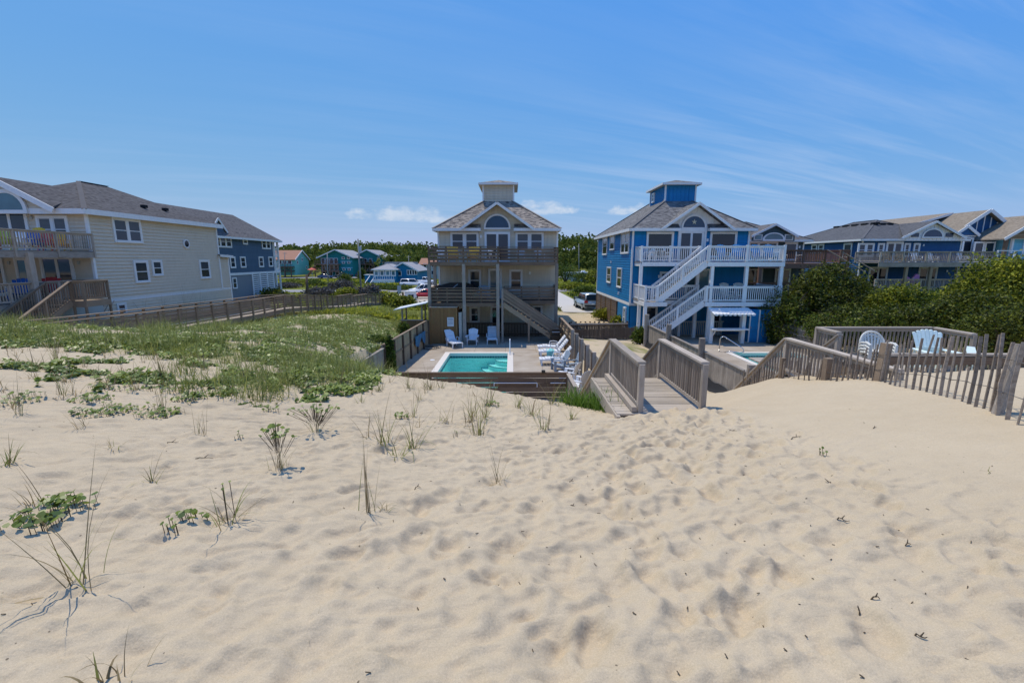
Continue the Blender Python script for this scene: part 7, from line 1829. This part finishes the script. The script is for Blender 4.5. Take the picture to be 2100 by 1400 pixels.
def leaf_discs(name, X, Yv, Z, r, tone, g, parent=None, label=None, cat=None, mat='leaf_penny'):
    n = len(X); nr = g.normal(size=(n, 3)) * .42; nr[:, 2] = 1; nr[:, 1] -= .25; nr /= np.linalg.norm(nr, axis=1, keepdims=True)
    a = np.cross(nr, np.broadcast_to((0.3, 1.0, 0.1), (n, 3))); a /= np.linalg.norm(a, axis=1, keepdims=True); b = np.cross(nr, a); C = np.stack([X, Yv, Z], -1)
    vs_ = []
    for i in range(6):
        t = i * math.pi / 3; rr = r[:, None] * (1.0 if i else .8)
        vs_.append(C + (a * math.cos(t) + b * math.sin(t)) * rr + nr * rr * .16)
    V = np.stack(vs_, 1).reshape(-1, 3)
    o = obj(name, np_mesh(name, V, np.arange(6 * n).reshape(-1, 6), mat, attr=('tone', np.repeat(tone, 6))), parent)
    if label: tag(o, label, cat, kind='stuff')
    return o
build_pennywort()
def blades(B, dirv, L, w, bend, tone, seg=4):
    """ribbons: base points B, horizontal lean dirv (n,2), length, width, bend"""
    n = len(B); side = np.stack([-dirv[:, 1], dirv[:, 0], np.zeros(n)], -1); nn = np.linalg.norm(side, axis=1, keepdims=True); side = side / np.maximum(nn, 1e-6)
    lean = np.linalg.norm(dirv, axis=1); dh = np.concatenate([dirv, np.zeros((n, 1))], 1) / np.maximum(lean, 1e-6)[:, None]
    V = []; p = B.copy(); ang = lean.copy()
    for i in range(seg + 1):
        ww = w * (1 - (i / seg) ** 1.6 * .93)
        V += [p - side * ww[:, None] * .5, p + side * ww[:, None] * .5]
        ang = lean + bend * ((i + .5) / seg) ** 1.5
        p = p + (dh * np.sin(ang)[:, None] + np.array((0, 0, 1)) * np.cos(ang)[:, None]) * (L / seg)[:, None]
    V = np.stack(V, 1).reshape(-1, 3); k = 2 * (seg + 1); base = np.arange(n)[:, None, None] * k
    f = np.array([[2 * i, 2 * i + 1, 2 * i + 3, 2 * i + 2] for i in range(seg)])[None]
    return V, (base + f).reshape(-1, 4), np.repeat(tone, k)
def build_bank_grass():
    g = np.random.default_rng(14); n = 5200
    Yv = 7.4 + g.random(n) ** 1.2 * 37; X = -3.6 - g.random(n) * (5 + Yv * .62); cv = cover(X, Yv)
    k = (cv > .10) & (g.random(n) < .12 + cv * .85) & ~((X > -6.0) & (Yv > 17)) & ~((X < -15.5) & (X > -19.5) & (Yv > 17)) & ~((X < -23.5) & (Yv > 19)); X = X[k]; Yv = Yv[k]
    per = 15; n = len(X); bx_ = np.repeat(X, per) + g.normal(size=n * per) * .09; by_ = np.repeat(Yv, per) + g.normal(size=n * per) * .09
    bz_ = hz(bx_, by_) - .02; L = g.uniform(.25, .75, n * per) * np.repeat(g.uniform(.7, 1.2, n), per); dv = g.normal(size=(n * per, 2)) * .32
    V, Fa, tn = blades(np.stack([bx_, by_, bz_], -1), dv, L, g.uniform(.006, .012, n * per) * (1 + by_ * .03), g.uniform(.2, 1.5, n * per), np.clip(g.normal(.45, .25, n * per), 0, 1), 4)
    o = obj('dune_grass', np_mesh('dune_grass', V, Fa, 'grass_green', attr=('tone', tn))); tag(o, 'thin green beach grass scattered over the dune bank', 'grass', kind='stuff')
build_bank_grass()
def build_dry_grass():
    g = np.random.default_rng(15); n = 190
    Yv = g.uniform(5.6, 11.5, n); X = -.6 - g.random(n) * (2.5 + Yv * .85); k = fbm(X * .5 + 3, Yv * .5, 2) > -.12; X = X[k]; Yv = Yv[k]; n = len(X); per = 8
    bx_ = np.repeat(X, per) + g.normal(size=n * per) * .035; by_ = np.repeat(Yv, per) + g.normal(size=n * per) * .035
    L = g.uniform(.14, .50, n * per) * np.repeat(g.uniform(.5, 1.3, n), per); dv = g.normal(size=(n * per, 2)) * .42; dv[::6] *= 2.6
    V, Fa, tn = blades(np.stack([bx_, by_, np.array([gz(a, b) for a, b in zip(bx_, by_)]) - .01], -1), dv, L, g.uniform(.006, .011, n * per), g.uniform(.1, 1.8, n * per), np.clip(g.normal(.4, .25, n * per), 0, 1), 5)
    o = obj('dry_grass', np_mesh('dry_grass', V, Fa, 'grass_dry', attr=('tone', tn))); tag(o, 'sparse dry grass wisps thinning out over the open sand', 'grass', kind='stuff')
build_dry_grass()
def clump(label, px, py, hpx, n=12, dry=.4, lean=.35, bend=.9, wd=.009, seed=0, group='tufts of beach grass on the open sand', fall=0, name='beach_grass'):
    p = ray_ground(px, py); zc = p.y * cosp - (p.z - CH) * sinp; H = hpx * zc / F; g = np.random.default_rng(1000 + seed)
    t = T(name, label, 'grass tuft', (p.x, p.y, p.z), group)
    for part, m_, cnt, hm, tn in (('green_blade', 'grass_green', int(n * 1.3 * (1 - dry)) + 1, .78, .45), ('dry_blade', 'grass_dry', int(n * 1.3 * dry) + 1, 1.08, .35)):
        B = np.stack([p.x + g.normal(size=cnt) * .022 * (1 + H), p.y + g.normal(size=cnt) * .022 * (1 + H), np.full(cnt, p.z - .03)], -1)
        L = H * hm * g.uniform(.45, 1.15, cnt); dv = g.normal(size=(cnt, 2)) * lean
        if fall and part == 'dry_blade': dv[:fall] *= 2.6; L[:fall] *= 1.1
        V, Fa, to = blades(B, dv, L, g.uniform(.6, 1.25, cnt) * wd, g.uniform(.05, 1.0, cnt) ** 1.5 * bend * 2, np.clip(g.normal(tn, .22, cnt), 0, 1), 6)
        obj(part, np_mesh(part, V, Fa, m_, attr=('tone', to)), t)
    return t
CL = [
 ('tall straggling tuft of half dry beach grass low in the left corner', 165, 1195, 250, 14, .7, .26, .9, .009, 3), ('green tuft of beach grass cut by the left edge', 18, 952, 80, 16, .15, .35, .9, .010, 0),
 ('leggy dry stems beside the round-leaved patch at the left', 77, 1040, 105, 9, .9, .28, .9, .007, 2), ('low tuft with one long bent stem below the fallen twigs', 313, 987, 70, 14, .4, .5, 1.0, .007, 3),
 ('short spreading tuft on bare sand at the left', 233, 923, 52, 12, .4, .5, .8, .007, 0), ('upright thin stalks with curled base leaves', 413, 893, 88, 10, .8, .18, .5, .006, 1),
 ('brown bundle of upright stems with leaves fallen round its foot', 573, 967, 92, 20, .8, .14, .6, .006, 6), ('tuft with a tall forked stem right of the two small round-leaved sprouts', 467, 1077, 135, 14, .5, .30, .9, .009, 2),
 ('short brown tuft next to driftwood at the left', 173, 880, 62, 10, .85, .25, .8, .007, 2), ('thin tuft on the upper left sand', 125, 810, 80, 12, .5, .25, .8, .007, 0),
 ('thin stalks growing out of a round-leaved patch', 333, 842, 95, 14, .7, .25, .7, .006, 0), ('dark tuft before the green bank edge', 523, 833, 62, 14, .4, .4, .9, .007, 2), ('fan of leaning stems under a raised round-leaved clump', 650, 888, 70, 13, .6, .5, .4, .007, 4),
 ('thin upright grass at the far left sand', 40, 852, 95, 10, .6, .2, .7, .007, 2), ('small tuft between dry stems at the left', 143, 1030, 32, 9, .3, .4, .6, .006, 0),
 ('large tuft with tall tan stalks in the middle sand, left stems', 790, 922, 118, 18, .45, .28, .9, .011, 2), ('large drooping tuft in the middle sand, right stems', 845, 922, 98, 18, .3, .30, 1.2, .012, 2), ('broad bladed low tuft between the two larger ones in the middle', 817, 942, 62, 12, .1, .4, 1.2, .013, 0),
 ('dense tuft of stalks right of the middle tufts', 980, 893, 105, 24, .5, .28, .9, .009, 3), ('tuft behind the dense stalks in the middle', 995, 858, 78, 18, .4, .3, .9, .009, 1), ('tuft with a leafy base nearer the dark board wall', 967, 857, 82, 16, .3, .3, .8, .010, 1),
 ('thin tuft above the middle tufts', 845, 857, 62, 12, .5, .25, .7, .008, 0), ('brown tuft on the brow left of the pool wall', 860, 823, 50, 12, .6, .3, .8, .008, 0), ('small green tuft left on the brow', 740, 827, 42, 12, .2, .35, .8, .009, 2), ('spiky tuft at the end of the green bank', 777, 802, 45, 16, .2, .4, .9, .009, 0),
 ('two leaning blades on bare middle sand', 907, 866, 48, 7, .3, .55, .3, .010, 0), ('tall curly tuft hanging before the pool wall, left one', 1003, 830, 78, 18, .5, .35, 1.5, .010, 0), ('dark green tuft left of the lush grass', 1063, 838, 62, 16, .2, .3, .9, .010, 0),
 ('tall bending tuft before the pool wall', 1090, 852, 95, 22, .4, .35, 1.5, .010, 1), ('tuft standing forward of the pool wall row', 1115, 883, 78, 18, .5, .25, .9, .009, 2), ('curly tuft behind the forward one by the pool wall', 1135, 828, 80, 22, .4, .35, 1.5, .010, 0), ('dense dark tuft beside the lush grass', 1172, 861, 48, 20, .1, .3, .6, .010, 0),
 ('single dry tuft with stems blown flat in the middle foreground', 1023, 993, 80, 12, .85, .20, .6, .007, 4), ('thin tall stalk with bent leaves in the foreground', 757, 1053, 150, 7, .8, .10, .5, .007, 2), ('small bent brown tuft beside the tall thin stalk', 780, 1048, 52, 9, .8, .5, 1.1, .007, 3),
 ('wispy sprig in the footprints', 963, 1152, 36, 5, .6, .35, .8, .005, 0), ('curled thick dry blade at the bottom edge', 212, 1398, 135, 4, .95, .16, 1.5, .014, 0), ('thin dry stem beside the curled blade at the bottom', 262, 1398, 112, 4, .9, .12, .5, .006, 0), ('broken bent stem lying in the bottom foreground', 640, 1290, 46, 4, .9, .6, 1.3, .006, 2), ('small green tuft alone on the smooth right sand', 2030, 972, 30, 9, .1, .35, .4, .009, 0),
 ('tuft on the brow before the pool wall, below the pool edge', 905, 795, 50, 14, .5, .35, 1.2, .009, 0), ('thin stems before the pool wall at its left end', 838, 795, 60, 14, .5, .35, 1.1, .008, 0), ('curly grass rising before the pool corner', 880, 800, 70, 14, .55, .3, 1.4, .009, 0)]
for i, (lab, px, py, hp, n_, dry, ln, bd, wd, fall) in enumerate(CL): clump(lab, px, py, hp, n_, dry, ln, bd, wd, i, fall=fall)
SO = [(8, 655, 80, 'beside the lattice skirt at the left edge'), (20, 690, 75, 'just below the lattice skirt of the shingle house'), (262, 650, 85, 'below the small basement window of the shingle house'), (300, 660, 60, 'before the pale wall, second from the basement window'),
 (335, 655, 65, 'before the pale wall under the small square window'), (382, 652, 85, 'before the pale wall below the round window'), (412, 648, 60, 'before the far corner of the shingle house'), (452, 690, 60, 'before the walkway posts below the navy house'), (118, 745, 70, 'on bare sand below the wooden stair'),
 (70, 760, 60, 'on the left sand, lower of the pair below the stair'), (330, 775, 75, 'in the middle of the round leaves, tallest there'), (280, 800, 60, 'at the lower edge of the round leaves'), (420, 760, 60, 'in the round leaves below the walkway start'), (215, 720, 55, 'on the bank crest below the stair landing'),
 (545, 690, 55, 'in the green hollow right of the sand patch'), (530, 640, 60, 'on the sand patch beside the walkway'), (600, 650, 55, 'on the bank behind the sand patch'), (660, 740, 50, 'in the dark green above the brow'), (700, 790, 60, 'at the brow left of the pool fence'), (585, 790, 75, 'at the lower brow of the green bank'), (500, 780, 55, 'in the dense leaves above the fallen twigs')]
for i, (px, py, hp, lab) in enumerate(SO):
    clump('thin sea oats ' + lab, px, py, hp, 14, .55, .22, .7, .011, 100 + i, 'sea oats on the bank', name='sea_oats')
lg = ray_ground(1225, 825); g = np.random.default_rng(21); n = 620
t = T('lush_grass', 'lush bright green grass clump beside the footbridge', 'grass tuft', (lg.x, lg.y, lg.z))
ux = g.uniform(0, 1, n); X = 1.25 + ux * .72 + g.normal(size=n) * .07; Yv = 10.6 - ux * 1.7 + g.normal(size=n) * .30; Z = np.array([gz(a, b) for a, b in zip(X, Yv)]) - .03
V, Fa, to = blades(np.stack([X, Yv, Z], -1), g.normal(size=(n, 2)) * .30, g.uniform(.28, .62, n), g.uniform(.012, .022, n), g.uniform(.1, 1.2, n), np.clip(g.normal(.45, .22, n), 0, 1), 5)
obj('blade', np_mesh('blade', V, Fa, 'grass_lush', attr=('tone', to)), t)['kind'] = 'stuff'
# round-leaved sprouts standing alone on the sand
PW = [('large round-leaved patch at the left beside dry stems', 100, 1068, 55, 42), ('round-leaved patch in the upper left sand', 220, 848, 42, 60), ('round-leaved patch under thin stalks', 327, 852, 28, 40), ('round-leaved patch below the green bank', 385, 823, 24, 36), ('flat round-leaved strip at the far left', 37, 825, 34, 30), ('round-leaved clump over leaning stems', 630, 838, 34, 46), ('round-leaved clump topping the brown bundle', 567, 880, 24, 26), ('pair of glossy round sprouts in the foreground, upper one', 397, 1065, 22, 9), ('pair of glossy round sprouts in the foreground, lower one', 353, 1090, 15, 5), ('tiny round sprout on the left sand', 470, 992, 10, 3), ('tiny pair of round leaves in the sand', 495, 903, 9, 4), ('round leaves beside bent stems on the brow', 822, 858, 13, 14), ('flat leaves behind the middle tuft', 1010, 832, 14, 12), ('small leaf pair right in the footprint field', 1685, 936, 9, 4), ('round-leaved strip on the upper left sand', 190, 822, 26, 30), ('long round-leaved runner below the bank', 440, 800, 62, 90), ('round-leaved patch at the bank foot', 280, 790, 50, 60), ('scattered round leaves left of the bank foot', 560, 845, 14, 8), ('tiny sprout in the middle sand', 933, 898, 6, 3)]
for i, (lab, px, py, rpx, cnt) in enumerate(PW):
    bpx, bpy_ = {(567, 880): (573, 967), (630, 838): (648, 886), (470, 992): (467, 1077)}.get((px, py), (px, py))      # some grow at the top of older stems
    p = ray_ground(bpx, bpy_); zc = p.y * cosp - (p.z - CH) * sinp; rr = rpx * zc / F; g = np.random.default_rng(500 + i); lift = (bpy_ - py) * zc / F * .95
    t = T('pennywort_patch', lab, 'plant', (p.x, p.y, p.z), 'round-leaved sprouts on the open sand')
    cnt = int(cnt * (1.2 if lift > .1 else 2.2 if cnt > 20 else 1.6))
    X = p.x + g.uniform(-1, 1, cnt) * rr; Yv = p.y + g.uniform(-1, 1, cnt) * rr * (.9 if cnt < 20 else 1.3); hh = lift * g.uniform(.75, 1.05, cnt) + g.uniform(.03, .09, cnt)
    Z = np.array([gz(a, b) for a, b in zip(X, Yv)]) + hh
    rad_ = g.uniform(.6, 1.15, cnt) * min(.027, max(.011, rr * .30)); tn_ = np.clip(g.normal(.4, .2, cnt), 0, 1)
    if cnt < 26:
        for q in range(cnt):
            lf = leaf_discs('leaf', X[q:q + 1], Yv[q:q + 1], Z[q:q + 1], rad_[q:q + 1], tn_[q:q + 1], g, t)
            a, b, c = X[q], Yv[q], Z[q]; MB().tube([(a, b, c - .005), (a + .01, b, gz(a, b) - .02)], .003, 4).build('stem', 'dry_twig', lf)
    else:
        leaf_discs('leaves', X, Yv, Z, rad_, tn_, g, t)['kind'] = 'stuff'
        m = MB()
        for a, b, c in zip(X, Yv, Z):
            e_ = (a + .01, b, gz(a, b) - .02) if lift < .05 else (p.x + (a - p.x) * .3, p.y + (b - p.y) * .3, max(p.z, c - .18))
            m.tube([(a, b, c - .005), e_], .0025, 4)
        m.build('stems', 'dry_twig', t)['kind'] = 'stuff'
# twigs and wrack on the sand
TW = [('forked dark twig standing in the right sand', 1705, 1005, 38, 75), ('thin forked twig lying on the right sand', 1712, 1072, 34, -25), ('small dark twig pile on the smooth sand', 1852, 1133, 20, 5), ('piece of driftwood near the lower right corner', 1870, 1312, 34, -35), ('dark twig in the lower right sand', 1762, 1270, 16, 70), ('curved twig on the lower right sand', 1785, 1232, 18, -25), ('grey stick on the left sand below the tufts', 340, 912, 36, 12), ('long grey branch lying on the left sand', 400, 942, 42, 20), ('dark stick at the upper left sand', 105, 820, 18, -8), ('bent black stick among the left tufts', 195, 858, 30, -10), ('short twig in the trodden middle sand', 1167, 992, 14, -30), ('short brown stick in the left sand', 850, 1006, 18, -5), ('twig in the trodden sand before the footbridge', 1170, 1038, 14, -10), ('dry reed on the right sand under the dune', 1620, 905, 44, 15), ('dry twig standing beside the trodden path', 1492, 890, 22, -50), ('small twig on the smooth right dune', 1790, 880, 14, 12)]
for i, (lab, px, py, lp, ang) in enumerate(TW):
    p = ray_ground(px, py); zc = p.y * cosp - (p.z - CH) * sinp; L = lp * zc / F * .75; a = R(ang); rs_ = random.Random(i)
    t = T('twig', lab, 'twig', (p.x, p.y, p.z), 'twigs on the sand')
    pts = [Vector((p.x, p.y, p.z + .006))]
    for k in range(4):
        q = pts[-1] + Vector((math.cos(a + rs_.gauss(0, .25)) * L / 4, math.sin(a + rs_.gauss(0, .25)) * L / 4, 0)); q.z = gz(q.x, q.y) + .008 + rs_.uniform(0, .012); pts.append(q)
    st_ = MB().tube(pts, .004 + L * .009, 5, .002).build('stick', 'dry_twig', t)
    b = pts[2]; MB().tube([b, b + Vector((math.cos(a + .8) * L * .3, math.sin(a + .8) * L * .3, .02))], .004 + L * .006, 5, .002).build('side_twig', 'dry_twig', t)
def build_debris():
    g = random.Random(3); m = MB()
    for i in range(260):
        x = g.gauss(1.3, 1.2); y = g.uniform(1.4, 7.6)
        if i % 3 == 0: x = g.uniform(-6, 5)
        z = gz(x, y) + .003; l = g.uniform(.006, .028); a = g.uniform(0, 6.28)
        m.beam((x, y, z), (x + math.cos(a) * l, y + math.sin(a) * l, z + g.uniform(0, .006)), g.uniform(.003, .006), .003)
    o = m.build('wrack_debris', 'dry_twig'); tag(o, 'tiny dark bits of wrack strewn over the trodden sand', 'debris', kind='stuff')
build_debris()
